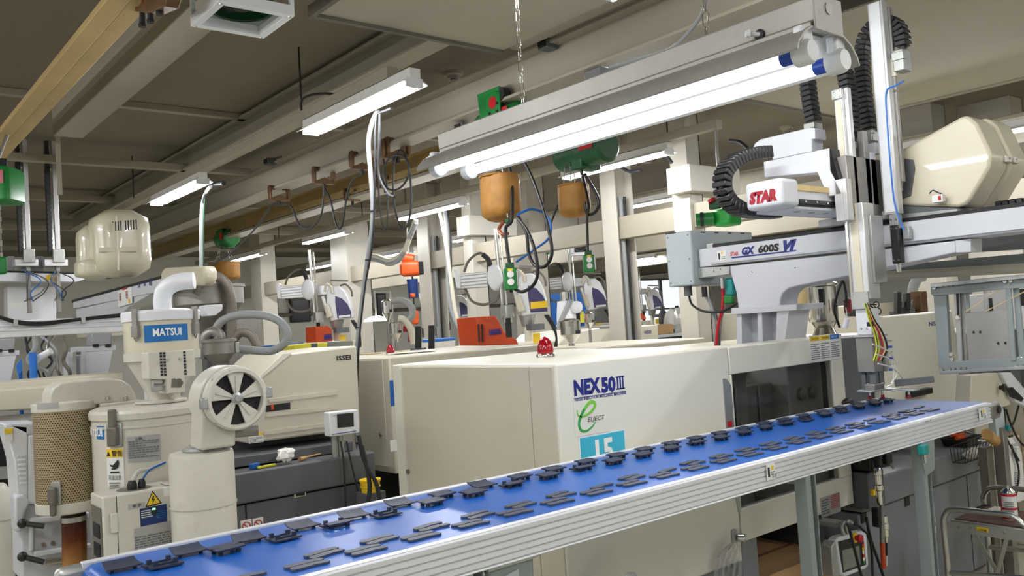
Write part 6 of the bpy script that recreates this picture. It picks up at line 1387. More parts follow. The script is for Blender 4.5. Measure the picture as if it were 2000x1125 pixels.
single('white_glove', blob(V(((bx0+bx1)/2+.06, 2.36, bz0+.03)), .15, .03, .03, 6), 'cloth', 'white cotton glove lying in the small wire basket', 'glove')
# ---- teach pendant with emergency stop
TY = 2.3
q = lambda x, y, Y=TY: PY(x, y, Y)
tp = thing('teach_pendant', 'white handheld control pendant with red stop button hanging under the machine', 'pendant', q(1660, 1120))
MB().prism([q(1632, 1056), q(1640, 1048), q(1685, 1037), q(1693, 1042), q(1697, 1105), q(1690, 1112), q(1650, 1128), q(1641, 1122)], (0, .045, 0)).build('case', 'white_paint', tp, .008)
MB().prism([q(1624, 1068), q(1632, 1056), q(1641, 1122), q(1634, 1130), q(1628, 1125)], (0, .06, 0)).build('case_side', 'galv', tp, .006)
MB().prism([q(1637, 1058, TY-.002), q(1686, 1045, TY-.002), q(1692, 1103, TY-.002), q(1647, 1119, TY-.002)], (0, .003, 0)).build('bezel', 'black', tp); MB().prism([q(1645, 1075, TY-.003), q(1678, 1066, TY-.003), q(1681, 1102, TY-.003), q(1648, 1115, TY-.003)], (0, .002, 0)).build('screen', 'screen_grey', tp)
for k in range(6): MB().bc(q(1685.5+k*.4, 1066+k*6.5, TY-.004), .016, .004, .018).build('key', ('orange', 'yellow_paint', 'label_white', 'red', 'label_white', 'green')[k], tp, .002)
bz2 = q(1669, 1050, TY-.002); MB().lathe(bz2, [(.026, 0), (.026, .006)], 20, -UY).build('stop_collar', 'label_yellow', tp); MB().lathe(bz2-UY*.006, [(.012, 0), (.012, .012), (.02, .016), (.021, .028), (.014, .034)], 20, -UY).build('stop_button', 'red', tp, label='red mushroom stop button')
for dx in (0, .04): MB().tube(spline([q(1648, 1045)+UX*dx, q(1644, 1030)+UX*dx, q(1648, 1020)+UX*dx, q(1656, 1024)+UX*dx]), .009, 8).build('hook', 'galv', tp)
MB().box(q(1645, 1030).x-.02, q(1645, 1030).x+.06, 2.32, 2.6, q(1645, 1022).z-.02, q(1645, 1022).z).build('hook_arm', 'galv', tp)
cable('pendant_cable', [q(1655, 1022), q(1662, 1045, 2.2), q(1672, 1085, 2.2), q(1685, 1130, 2.2), V((4.0, 2.2, .25))], .007, 'black', 'black cable crossing the front of the control pendant')
cable('pendant_cable', [q(1660, 1020, 2.36), q(1680, 1030, 2.38), q(1700, 1060, 2.38), q(1705, 1130, 2.38)], .007, 'black', 'black cable right of the control pendant')
cable('power_cable', [q(1692, 1010, 2.42), q(1700, 1050, 2.4), q(1715, 1095, 2.4), q(1730, 1140, 2.4)], .008, 'black', 'black cable hanging from the recessed latch of the grey cabinet')
# ---- metal connectors on hanging hoses
hc = thing('hose_connector', 'chrome multi connector hanging in front of the grey cabinet', 'connector', PY(1715, 870, 2.3))
q = lambda x, y: PY(x, y, 2.3)
MB().tube(spline([q(1722, 880), q(1716, 890), q(1715, 905), q(1717, 932)]), .018, 12).build('hose', 'rubber', hc)
MB().lathe(q(1719, 985), [(.014, 0), (.018, .03), (.018, .07), (.024, .075), (.024, .1), (.019, .104), (.019, .15), (.022, .153), (.022, .18), (.016, .19)], 14).build('connector_body', 'chrome', hc, .001)
MB().lathe(q(1731, 1060), [(.008, 0), (.012, .03), (.018, .034), (.018, .07), (.022, .074), (.022, .1), (.017, .104), (.017, .14)], 14).build('connector_body', 'chrome', hc, .001)
MB().bc(q(1712, 1010), .03, .04, .1).build('clamp', 'black', hc, .006); MB().tube([q(1722, 985), q(1723, 1060)], .012, 10).build('hose', 'steel_dull', hc); MB().tube([q(1723, 1060), q(1726, 1110)], .012, 10).build('red_hose', 'orange_dk', hc); MB().tube([q(1731, 1060), q(1732, 1085)], .006).build('cable', 'ink', hc); MB().tube([q(1732, 1085), q(1732, 1105)], .004).build('cable_tip', 'label_white', hc)
MB().bc(q(1705, 962), .025, .02, .03).build('yellow_tag', 'yellow_paint', hc, .003); MB().tube(spline([q(1735, 895), q(1745, 915), q(1738, 905)]), .004).build('key_ring', 'steel', hc); MB().bc(q(1733, 895), .06, .03, .06).build('key_switch', 'black', hc, .008)
# ---- cardboard boxes under the machine
a_, b2, c2 = PZ(1478, 1080, .3), PZ(1555, 1030, .3), PZ(1640, 1125, .3)
bx = thing('cardboard_box', 'long tan cardboard box lying under the safety door of the machine', 'box', (3.75, 2.75, 0))
MB().box(3.47, 4.12, 2.5, 2.98, 0.02, .46).build('box_body', 'cardboard', bx, .004); MB().box(3.47, 4.12, 2.72, 2.74, .46, .463).build('flap_seam', 'cardboard_tape', bx); MB().prism([(3.5, 2.496, .43), (3.62, 2.496, .43), (3.62, 2.496, .36), (3.5, 2.496, .36)], (0, .003, 0)).build('tape', 'cardboard_tape', bx)
# ---- bin liner clipped to the machine
lt = thing('door_latch', 'round chrome latch on the lower right corner of the cream cover', 'latch', PY(1440, 1048, 2.42))
MB().bc(PY(1434, 1048, 2.425), .03, .01, .06).build('latch_plate', 'galv', lt, .002); MB().lathe(PY(1441, 1050, 2.42), [(.016, 0), (.02, .004), (.02, .03), (.016, .034)], 18, V((.5, -.85, 0))).build('latch_knob', 'chrome', lt)
pb = []
for k, (y, w1, w2) in enumerate(((1062, 1425, 1446), (1075, 1405, 1448), (1090, 1398, 1449), (1110, 1396, 1450), (1140, 1392, 1450))):
    rw = []
    for i in range(15):
        x = w1+(w2-w1)*i/14; rw.append(PY(x, y+3*math.sin(i*1.9+k), 2.41-.03*math.sin(math.pi*i/14)-.012*math.sin(i*2.3+k*1.7)))
    pb.append(rw)
vs = [p for r_ in pb for p in r_]; single('plastic_bag', MB().add(vs, [(k*15+i, k*15+i+1, (k+1)*15+i+1, (k+1)*15+i) for k in range(4) for i in range(14)]), 'plastic_bag', 'clear plastic bag hanging from the chrome latch', 'bag', smooth=60)
c = PY(1232, 1118, 2.2); single('clear_cup', MB().lathe(c-UZ*.06, [(.02, 0), (.022, .05), (.016, .058)], 16), 'clear_tube', 'small clear plastic cap at the bottom edge below the belt', 'cap')
single('cup_bracket', MB().box(c.x-.02, c.x+.02, c.y, 2.43, c.z-.075, c.z-.062), 'galv', 'small bracket under the clear plastic cap', 'bracket')
# ---- chrome hopper behind the robot pedestal
c = PD(1610, 640, 5.6)
ch_ = thing('chrome_hopper', 'large polished steel hopper standing behind the robot pedestal', 'hopper', (c.x, c.y, 1.0))
d = mpp(c); cz = lambda y: PD(1610, y, 5.6).z
MB().lathe((c.x, c.y, 0), [(27*d, cz(628)), (28*d, cz(622)), (28*d, cz(560)), (31*d, cz(558)), (31*d, cz(554)), (24*d, cz(550))], 32).build('drum', 'chrome', ch_, smooth=25)
MB().lathe((c.x, c.y, 0), [(24*d, cz(654)), (22*d, cz(650)), (18*d, cz(640)), (26*d, cz(628))], 32).build('throat', 'chrome', ch_); MB().lathe((c.x, c.y, 0), [(30*d, cz(660)), (30*d, cz(654))], 24).build('flange', 'steel_dull', ch_)
MB().cyl((c.x, c.y, 1.0), (c.x, c.y, cz(659)), .1, n=20).build('neck', 'steel_dull', ch_); MB().box(c.x-.15, c.x+.15, c.y-.15, c.y+.15, 1.5, 1.52).build('mount_plate', 'cream2', ch_)
MB().bc(PD(1605, 580, 5.35), .02, .03, .1).build('latch', 'ink', ch_); MB().cyl(PD(1655, 600, 5.5), PD(1672, 600, 5.5), .06, n=16).build('motor', 'steel_dull', ch_); MB().bc(PD(1656, 598, 5.4), .02, .04, .08).build('sight_glass', 'red_dark', ch_)
mb_ = single('machine_bed', MB().box(4.35, 6.6, 3.35, 4.4, 0, 1.5), 'cream2', 'cream machine bed behind the polished hopper and the robot', 'machine', bevel=.012)
single('machine_end', MB().box(5.96, 6.4, 2.5, 3.32, 0, 1.5), 'cream2', 'cream machine end right of the grey cabinet carrying the brown nozzle block', 'machine', bevel=.012)
hs = thing('ribbed_duct', 'cream ribbed duct hanging behind the robot pedestal', 'duct', PD(1560, 620, 5.4)); hose([PD(1582, 555, 5.8), PD(1570, 585, 5.8), PD(1556, 615, 5.8), PD(1546, 645, 5.8)], .045, 'pale_wood', hs, pitch=.02)
cable('black_cable', [PD(1560, 560, 5.0), PD(1550, 570, 5.0), PD(1555, 600, 5.0), PD(1566, 640, 5.0), PD(1573, 665, 5.0)], .008, 'cable', 'black cable left of the polished hopper'); cable('black_cable', [PD(1640, 640, 5.1), PD(1630, 600, 5.1), PD(1645, 550, 5.1), PD(1652, 570, 5.1), PD(1653, 600, 5.1)], .008, 'cable', 'black cable crossing in front of the polished hopper')
# ================================================================ hoists, trolleys, cables overhead
def chainline(t, p0, p1, n, r=.006):
    for k in range(n):
        a = p0+(p1-p0)*(k/n); b = p0+(p1-p0)*((k+.9)/n); MB().bar(a, b, r*(2 if k % 2 else .8), r*(.8 if k % 2 else 2), UX).build('chain_link', 'steel_dull', t)
def bag(px0, px1, y0, y1, X, lab):
    a, b = PX(px0, y0, X), PX(px1, y0, X); c = (a+b)/2; w_ = (a-b).length; h = a.z-PX(px0, y1, X).z
    t = thing('chain_bag', lab, 'bag', V((c.x, c.y, c.z-h)), 'leather chain bags of the hoists')
    R_ = w_/2*.84; secs = []
    for k, (zz, fx) in enumerate(((0, 1.0), (-.04, 1.03), (-h*.3, 1.04), (-h*.7, 1.06), (-h*.86, 1.0), (-h*.95, .72), (-h, .35))):
        secs.append([c+V((R_*fx*.8*math.cos(q)*(1+.07*math.sin(q*7+k*.5)), R_*fx*math.sin(q)*(1+.06*math.cos(q*6+k*.4)), zz)) for q in [2*math.pi*i/24 for i in range(24)]])
    MB().loft(secs).build('bag_body', 'leather', t, smooth=50)
    MB().lathe(c, [(R_*.9, -.004), (R_*.94, .008), (R_*.86, .01)], 24, caps=False).build('bag_rim', 'leather', t)
    for i in range(4): chainline(t, c+V((R_*.6*math.cos(i*1.57+.6), R_*.6*math.sin(i*1.57+.6), 0)), c+V((R_*.3*math.cos(i*1.57+.6), R_*.3*math.sin(i*1.57+.6), .25)), 7, .005)
    return t, c
t1_, c1_ = bag(944, 1007, 345, 432, 3.6, 'large brown leather chain bag below the hanging lamp')
t2_, c2_ = bag(1093, 1147, 363, 425, 4.5, 'second brown leather chain bag right of the larger one')
t3_, c3_ = bag(424, 454, 514, 548, 4.5, 'small far leather chain bag left of the far columns')
def hoist(c, r, L, lab, mat='green', axis=UY, sticker=True):
    t = thing('electric_hoist', lab, 'hoist', c, 'electric chain hoists')
    MB().lathe(c-axis*L/2, [(r*.8, 0), (r, .02), (r, L*.45), (r*1.02, L*.46), (r*1.02, L*.54), (r, L*.55), (r, L-.02), (r*.75, L)], 20, axis).build('motor_drum', mat, t)
    MB().bc(c, r*1.6, L*.22, r*2.3).build('gear_block', 'green_dark', t, .01)
    if sticker: plate(c-UX*r*1.03+axis*(-L*.28)+UZ*r*.2, -UY, UZ, L*.28, r*.8, 'red', t, 'red_label')
    MB().cyl(c+UZ*r, V((c.x, c.y, 3.2)), .02, n=8).build('hanger', 'steel_dull', t)
    for s in (-1, 1): MB().cyl(V((c.x, c.y+s*.07, 3.24)), V((c.x-.06, c.y+s*.07, 3.24)), .035, n=14).build('trolley_wheel', 'ink', t); MB().prism([V((c.x+s*.1, c.y-.1, 3.13)), V((c.x+s*.1, c.y+.1, 3.13)), V((c.x+s*.1, c.y+.12, 3.3)), V((c.x+s*.1, c.y-.12, 3.3))], (s*.012, 0, 0)).build('trolley_plate', 'green', t, .004)
    return t
h1 = hoist(V((3.62, c1_.y-.05, c1_.z+.36)), .1, .42, 'green chain hoist hidden behind the hanging lamp above the large bag')
h2_ = hoist(V((4.55, c2_.y-.1, PX(1122, 300, 4.55).z)), .13, .5, 'dark green chain hoist above the second leather bag', 'green_dark')
h3_ = hoist(V((4.55, c3_.y, c3_.z+.34)), .12, .4, 'small far green hoist above the small leather bag')
# green trolley end plate with red sticker on the rail beam
c = PX(965, 204, 3.5); tr = thing('rail_trolley', 'green rail trolley with round red sticker on the cream rail beam', 'trolley', c)
MB().prism([c+V((0, y, z)) for y, z in ((-.06, .07), (-.02, .085), (.07, .08), (.09, .05), (.085, -.03), (.06, -.1), (-.02, -.11), (-.05, -.08))], (.015, 0, 0)).build('end_plate', 'green', tr, .004)
for dy_ in (-.05, .06): MB().cyl(c+V((.01, dy_, .06)), c+V((.07, dy_, .06)), .045, n=16).build('wheel', 'ink', tr)
MB().cyl(c+V((-.002, .015, .015)), c+V((.0, .015, .015)), .04, n=20).build('sticker', 'red', tr); bolts([c+V((0, y, z)) for y, z in ((-.03, -.05), (.05, -.05), (.0, -.08), (.04, -.085), (-.035, .0))], -UX, .01, .01, 'ink', tr)
MB().cyl(c+V((.01, -.02, -.06)), c+V((.25, -.02, -.06)), .012, n=8).build('tie_bolt', 'steel_dull', tr); MB().cyl(c+V((.01, -.06, -.08)), c+V((.25, -.06, -.08)), .03, n=10).build('cross_bar', 'green_dark', tr)
# left green hoist
c = PD(-2, 366, 6.0); lh = thing('electric_hoist', 'green chain hoist with red label at the left edge of the picture', 'hoist', c, 'electric chain hoists')
MB().loft([rrect(c+V((0, 0, z)), V((.77, -.64, 0)), V((.64, .77, 0)), .26*f, .24*f, .04*f) for z, f in ((-.12, .8), (-.1, 1), (.1, 1), (.13, .85))]).build('hoist_body', 'green', lh, smooth=40)
uu = V((.77, -.64, 0)); nn = uu.cross(UZ); plate(c+nn*.122+UZ*.05+uu*.02, uu, UZ, .17, .09, 'red_dark', lh, 'red_label'); textlines(c+nn*.123+UZ*.05+uu*.03, uu, UZ, .11, .04, 2, 'label_white', lh)
MB().bc(c+UZ*.17, .1, .1, .06).build('top_block', 'ink', lh, .01); MB().cyl(c+UZ*.2, V((1.12, c.y, 3.31)), .012, n=8).build('hanger', 'steel_dull', lh)
chainline(lh, c-UZ*.12, c-UZ*.5, 9, .008); MB().bc(c-UZ*.55, .06, .06, .12).build('hook_block', 'green', lh, .015)
c = PD(8, 590, 6.0); 
# cable trolleys on the rail beam
TR_ = []
def trolley(px, py, X, lab, s=1.0):
    c = PX(px, py, X); t = thing('cable_trolley', lab, 'trolley', c, 'brown cable trolleys on the beams')
    for sx in (-1, 1):
        MB().prism([c+V((sx*.085*s, y*s, z*s)) for y, z in ((-.03, -.06), (.03, -.06), (.035, .03), (.02, .07), (-.02, .07), (-.035, .03))], (sx*.018*s, 0, 0)).build('side_cheek', 'brown_metal', t, .003)
        MB().cyl(c+V((sx*.085*s, 0, .05*s)), c+V((sx*.04*s, 0, .05*s)), .022*s, n=12).build('wheel', 'brown_metal', t)
    MB().prism([c+V((x*s, -.02*s, z*s)) for x, z in ((-.1, -.06), (-.04, -.04), (0, -.02), (.04, -.04), (.1, -.06), (.1, -.08), (-.1, -.08))], (0, .04*s, 0)).build('saddle', 'brown_metal', t, .003)
    MB().bc(c+V((0, 0, -.1*s)), .02, .03, .05).build('cable_clamp', 'ink', t, .002); return c
TPX = ((545, 377, 'first brown cable trolley on the rail, at the left end'), (632, 342, 'second brown cable trolley on the rail'), (706, 313, 'third brown cable trolley on the rail beside the grey conduit'), (768, 291, 'fourth brown cable trolley on the rail, doubled'))
tc_ = [trolley(x, y, 3.58, l) for x, y, l in TPX]; trolley(776, 287, 3.6, 'twin of the fourth brown cable trolley on the rail')
trolley(688, 380, 4.5, 'brown cable trolley on the yellow beam behind the grey conduit', .9); trolley(752, 355, 4.5, 'brown cable trolley on the yellow beam right of the conduit', .9)
fe = 'festoon cables of the trolleys'
cable('festoon_cable', [PX(402, 522, 3.0), PX(450, 495, 3.3), PX(500, 445, 3.5), PX(530, 402, 3.58), tc_[0]-UZ*.12], .009, 'cable', 'black festoon cable running down left from the first trolley', group=fe)
cable('festoon_cable', [tc_[0]-UZ*.12, PX(567, 402, 3.58), PX(585, 440, 3.58), PX(606, 446, 3.58), PX(627, 420, 3.58), tc_[1]-UZ*.12], .009, 'cable', 'black festoon cable sagging between the first and second trolleys', group=fe)
cable('festoon_cable', [tc_[1]-UZ*.12, PX(645, 390, 3.58), PX(657, 440, 3.58), PX(668, 440, 3.58), PX(678, 380, 3.58), PX(690, 350, 3.58), tc_[2]-UZ*.12], .009, 'cable', 'black festoon cable sagging between the second and third trolleys', group=fe)
def loop(c, rx, rz, X, r, m, lab): 
    p = PX(c[0], c[1], X); d = mpp(p); cable('cable_loop', [p+V((0, -rx*d*1.3*math.sin(a), rz*d*math.cos(a))) for a in [2*math.pi*i/12 for i in range(13)]], r, m, lab, 'cable', 'cable loops beside the grey conduit', 4)
loop((772, 337), 38, 34, 3.5, .008, 'cable', 'round black cable loop hanging from the fourth trolley'); loop((785, 370), 25, 78, 3.55, .008, 'cable', 'tall oval cable loop hanging right of the conduit'); loop((748, 375), 12, 75, 3.55, .007, 'cable', 'narrow oval cable loop beside the conduit')
# grey conduit bundle dropping from the beam down to the machine
gy = lambda x, y: PX(x, y, 2.68)
gc = thing('conduit_bundle', 'tall grey conduit dropping from the beam past the small console', 'conduit', gy(700, 850))
MB().tube(spline([gy(738, 215), gy(727, 240), gy(720, 280), gy(724, 340), gy(728, 400), gy(726, 450), gy(716, 520), gy(706, 600), gy(697, 680), gy(692, 760), gy(693, 800), gy(698, 860), gy(706, 910), gy(718, 950), V((2.68, gy(718, 950).y-.05, .02))]), .014, 10).build('conduit', 'cable_grey', gc); MB().tube(spline([gy(736, 218), gy(733, 260), gy(733, 330), gy(731, 400), gy(727, 480), gy(713, 560), gy(703, 650), gy(699, 720), gy(697, 800)]), .006).build('cable', 'cable', gc); MB().tube(spline([gy(742, 222), gy(741, 280), gy(740, 340), gy(757, 377), gy(770, 385)]), .008).build('cable', 'cable', gc)
MB().bar(gy(738, 222), gy(765, 212), .02, .012).build('clamp', 'ink', gc)
for y, x in ((413, 728), (508, 718), (640, 701), (765, 692), (865, 700)): MB().lathe(gy(x, y), [(.016, -.005), (.016, .005)], 10).build('tie', 'ink', gc)
# second conduit at the left
g2 = lambda x, y: PX(x, y, 2.75)
c2g = thing('conduit_bundle', 'thin grey conduit hooking up to the beam above the cream end cap', 'conduit', g2(396, 520)); MB().tube(spline([PX(438, 358, 3.2), g2(415, 362), g2(402, 378), g2(395, 405), g2(393, 450), g2(393, 525)]), .016, 10).build('conduit', 'cable_grey', c2g); MB().tube(spline([g2(428, 360), g2(408, 372), g2(399, 400), g2(397, 525)]), .005).build('cable', 'green_dark', c2g); MB().tube(spline([g2(437, 358), g2(415, 362), g2(402, 378), g2(397, 395)]), .02, 10).build('rubber_sleeve', 'rubber', c2g)
# hose bundle between the conduit and the cream column
f2 = lambda x, y: PX(x, y, 5.2)
for k, (m, dy_) in enumerate((('cable_grey', 0), ('cream2', -6))): cable('hose_bundle', [f2(722, 505+dy_), f2(740, 508+dy_), f2(760, 515+dy_), f2(778, 508+dy_), f2(790, 490), f2(800, 465), f2(812, 435+dy_)], .03, m, ('grey', 'pale')[k]+' hose sagging between the conduit and the column', 'hose')
for k, (x0, x1, m, r) in enumerate(((857, 880, 'cream2', .024), (868, 876, 'cable_grey', .024), (873, 882, 'cable', .014))): cable('drop_hose', [PX(x0, 405, 5.8+.1*k), PX((x0+x1)/2+2, 470, 5.8+.1*k), PX(x1, 560 if k else 540, 5.8+.1*k), PX(x1+(12 if k == 0 else 10), 620, 5.8+.1*k), PX(x1+36, 668, 5.8+.1*k)], r, m, ('pale', 'grey', 'black')[k]+' hose dropping from the lamp duct to the machines', 'hose')
# cables around the large bag, pendants
hb = PX(990, 432, 3.55); hk = thing('hoist_hook', 'copper coloured hook under the large leather bag', 'hook', hb); MB().tube(spline([PX(985, 432, 3.55), PX(977, 442, 3.55), PX(975, 450, 3.55), PX(982, 458, 3.55), PX(992, 456, 3.55)]), .012, 8).build('hook_body', 'copper_hook', hk); MB().bc(PX(993, 432, 3.55), .04, .04, .03).build('hook_block', 'green_dark', hk, .008)
MB().tube([PX(992, 425, 3.55), c1_+V((0, -.02, .3))], .006).build('load_chain', 'steel_dull', hk)
def pendant(px, py, X, s, lab, w_=28, h=66):
    c = PX(px, py, X); d = mpp(c)*s; t = thing('hoist_pendant', lab, 'pendant', c, 'green hoist pendants'); u_ = V((.8, -.6, 0)); n_ = u_.cross(UZ)
    MB().ob(c, u_*w_*d/2*.62, n_*.03, UZ*h*d/2*.58).build('pendant_body', 'green', t, .008); MB().ob(c+UZ*h*d*.33, u_*w_*d*.2, n_*.02, UZ*h*d*.1).build('pendant_neck', 'green_dark', t, .006)
    for k in range(2): MB().cyl(c+n_*.03+UZ*h*d*(.12-.2*k), c+n_*.04+UZ*h*d*(.12-.2*k), w_*d*.16, n=12).build('button', 'label_white', t)
    MB().ob(c+n_*.031+UZ*h*d*.24, u_*w_*d*.12, n_*.001, UZ*h*d*.03).build('brand_plate', 'label_yellow', t); MB().ob(c+u_*w_*d*.33, u_*.006, n_*.032, UZ*h*d*.22).build('guard_bar', 'galv', t, .003)
    return c
p1 = pendant(997, 545, 3.5, 1.0, 'green push button pendant in front of the near swing robot', 42, 74); cable('pendant_cable', [p1+UZ*.1, PX(990, 480, 3.5), PX(988, 445, 3.5), PX(1000, 425, 3.5), c1_+V((.02, -.1, .0)), c1_+V((0, -.05, .3))], .012, 'black', 'thick black cable of the pendant under the large bag')
cable('pendant_cable', [PX(1010, 425, 3.52), PX(1030, 450, 3.52), PX(1045, 490, 3.52), PX(1050, 530, 3.52), PX(1043, 555, 3.52), PX(1020, 570, 3.52), PX(1000, 562, 3.52), p1-UZ*.08], .011, 'black', 'thick black cable looping right of the near pendant')
cable('pendant_cable', [PX(1012, 422, 3.56), PX(1028, 455, 3.56), PX(1033, 495, 3.56), PX(1045, 518, 3.56), PX(1065, 520, 3.56), PX(1078, 495, 3.56), PX(1072, 450, 3.56), PX(1058, 400, 3.56), PX(1040, 350, 3.56), PX(1020, 310, 3.56)], .011, 'black', 'thick black cable curving up to the hidden hoist')
cable('air_line', [PX(1010, 420, 3.5), PX(1035, 409, 3.6), PX(1060, 415, 3.7), PX(1075, 435, 3.7), PX(1072, 465, 3.7), PX(1040, 490, 3.7), PX(1008, 512, 3.6)], .008, 'blue', 'blue air line looping behind the large bag')
p2 = pendant(1150, 515, 4.4, 1.0, 'green push button pendant beside the conduit column', 34, 60); cable('pendant_cable', [p2+UZ*.08, PX(1147, 450, 4.4), PX(1147, 420, 4.4), PX(1150, 400, 4.42), c2_+V((0, -.12, .02)), c2_+V((0, -.05, .3))], .01, 'black', 'black cable of the pendant under the second bag')
cable('pendant_cable', [PX(1142, 340, 4.42), PX(1160, 370, 4.42), PX(1170, 395, 4.42), PX(1163, 414, 4.42), PX(1148, 418, 4.42), PX(1142, 395, 4.42)], .012, 'black', 'black cable loop right of the second bag')
p3 = pendant(1068, 487, 7.5, 1.0, 'small far green pendant behind the blue air line', 16, 34); cable('pendant_cable', [p3+UZ*.1, PX(1075, 440, 7.5), PX(1090, 400, 7.5)], .012, 'black', 'thin cable of the small far green pendant')
c = PX(1420, 425, 5.45); gh = thing('electric_hoist', 'bright green chain hoist behind the cable chain loop', 'hoist', c, 'electric chain hoists'); MB().bc(c, .16, .16, .13).build('hoist_body', 'green_bright', gh, .02); MB().cyl(c+V((-.08, .06, 0)), c+V((-.16, .17, 0)), .05, n=16).build('motor', 'green', gh); MB().cyl(c+V((-.13, .12, 0)), c+V((-.145, .14, 0)), .056, n=16).build('black_band', 'ink', gh); MB().bc(c+V((-.03, .08, .12)), .04, .1, .09).build('trolley_block', 'green_dark', gh, .01); MB().cyl(c+V((-.06, .08, .13)), c+V((-.06, .09, .15)), .03, n=12).build('sticker', 'red', gh); MB().cyl(c+V((0, .05, .1)), V((c.x, c.y+.05, 3.15)), .012, n=8).build('hanger', 'steel_dull', gh)
# orange hoist far behind
c = PD(800, 525, 10.5); oh = thing('electric_hoist', 'orange and black chain hoist in front of the far white wall', 'hoist', c, 'electric chain hoists')
MB().loft([rrect(c+V((.77, -.64, 0))*s, V((.64, .77, 0)), UZ, .2*f, .18*f, .05*f) for s, f in ((-.11, .7), (-.08, 1), (.1, 1), (.12, .9))]).build('hoist_body', 'orange', oh, smooth=40); MB().bc(c+V((.09, -.07, .0)), .08, .1, .16).build('chain_guide', 'ink', oh, .01); MB().cyl(PD(805, 545, 10.5), PD(808, 582, 10.5), .07, .06, 14).build('chain_bucket', 'label_navy', oh); MB().cyl(PD(787, 503, 10.5), PD(808, 507, 10.5), .06, n=14).build('trolley_motor', 'orange', oh); MB().cyl(c+UZ*.09, V((c.x, c.y, CZ)), .015, n=8).build('hanger', 'steel_dull', oh)
MB().tube([PD(805, 540, 10.5), PD(809, 610, 10.5)], .01).build('pendant_cable', 'ink', oh); MB().bc(PD(811, 620, 10.5), .08, .06, .17).build('pendant_box', 'orange', oh, .02); MB().bc(PD(806, 577, 10.4), .05, .05, .05).build('hook_block', 'orange', oh, .01)
# trolley with black hooks at the top left
c = PX(288, 8, 1.22); tt = thing('cable_trolley', 'dark brown trolley with black hooks on the yellow beam at the top', 'trolley', c, 'brown cable trolleys on the beams')
MB().prism([PX(240, 0, 1.2), PX(268, -12, 1.2), PX(330, -20, 1.2), PX(322, 12, 1.2), PX(292, 25, 1.2), PX(262, 22, 1.2), PX(243, 14, 1.2)], (.06, 0, 0)).build('saddle', 'brown_metal', tt, .004)
for x, y in ((278, 40), (294, 32), (312, 16)): MB().cyl(PX(x, y-18, 1.22), PX(x, y+8, 1.22), .012, .014, 10).build('hook', 'black', tt, .003); MB().lathe(PX(x, y+8, 1.22), [(.016, -.012), (.018, 0), (.013, .01)], 10).build('hook_tip', 'ink', tt)
bolts([PX(x, y, 1.2) for x, y in ((247, 8), (268, 16), (280, 4))], -UX, .008, .008, 'copper_hook', tt)
# ceiling fan box at the top
FZ = 3.2; X0, X1, Y0, Y1 = 1.385, 1.735, 3.53, 3.88
fb = thing('ceiling_fan_box', 'white framed box fan hung from the ceiling at the top edge', 'fan', (1.56, 3.7, FZ))
w2_ = .035
mbf = MB().box(X0, X1, Y0, Y0+w2_, FZ, FZ+.05).box(X0, X1, Y1-w2_, Y1, FZ, FZ+.05).box(X0, X0+w2_, Y0+w2_, Y1-w2_, FZ, FZ+.05).box(X1-w2_, X1, Y0+w2_, Y1-w2_, FZ, FZ+.05); mbf.build('bottom_frame', 'white_paint', fb, .003)
for x in (X0, X1-.02):
    for y in (Y0, Y1-.02): MB().box(x, x+.02, y, y+.02, FZ+.05, CZ).build('corner_post', 'white_paint', fb, .002)
MB().box(X0+.04, X0+.06, Y0+.005, Y0+.02, FZ+.05, FZ+.3).build('hinge_strip', 'green_dark', fb); MB().box(X1-.06, X1-.045, Y0+.12, Y0+.135, FZ+.05, FZ+.3).build('hinge_strip', 'green_dark', fb)
fc_ = V(((X0+X1)/2, (Y0+Y1)/2, FZ+.06))
ringp = ring(fc_, UX, UY, .125, 32); pl = [V((X0+w2_, Y0+w2_, FZ+.05)), V((X1-w2_, Y0+w2_, FZ+.05)), V((X1-w2_, Y1-w2_, FZ+.05)), V((X0+w2_, Y1-w2_, FZ+.05))]
MB().lathe(fc_-UZ*.015, [(.125, 0), (.135, .0), (.135, .12), (.125, .12)], 32, caps=False).build('shroud_ring', 'green_dark', fb)
vs = []; N_ = 32
for i in range(N_):
    a = 2*math.pi*i/N_; dx, dy_ = math.cos(a), math.sin(a); s = min((X1-X0-2*w2_)/2/max(abs(dx), 1e-6), (Y1-Y0-2*w2_)/2/max(abs(dy_), 1e-6)); vs += [V((fc_.x+dx*.127, fc_.y+dy_*.127, FZ+.052)), V((fc_.x+dx*s, fc_.y+dy_*s, FZ+.046))]
MB().add(vs, [(2*i, 2*i+1, 2*((i+1) % N_)+1, 2*((i+1) % N_)) for i in range(N_)]).build('shroud_plate', 'steel_blue', fb)
for k in range(4):
    a = k*math.pi/2+.5; u_ = V((math.cos(a), math.sin(a), 0)); v_ = V((-math.sin(a), math.cos(a), 0)); MB().prism([fc_+u_*.03-v_*.02, fc_+u_*.115-v_*.035+UZ*.01, fc_+u_*.12+v_*.035+UZ*.03, fc_+u_*.03+v_*.02+UZ*.02], (0, 0, .003)).build('blade', 'ink', fb)
MB().cyl(fc_-UZ*.005, fc_+UZ*.08, .035, n=16).build('motor', 'ink', fb); MB().bar(fc_+V((-.13, 0, .05)), fc_+V((.13, 0, .05)), .03, .01).build('motor_bracket', 'ink', fb)
bolts([V((x, y, FZ)) for x in (X0+.017, X1-.017) for y in (Y0+.017, Y1-.017)], -UZ, .008, .004, 'steel', fb)
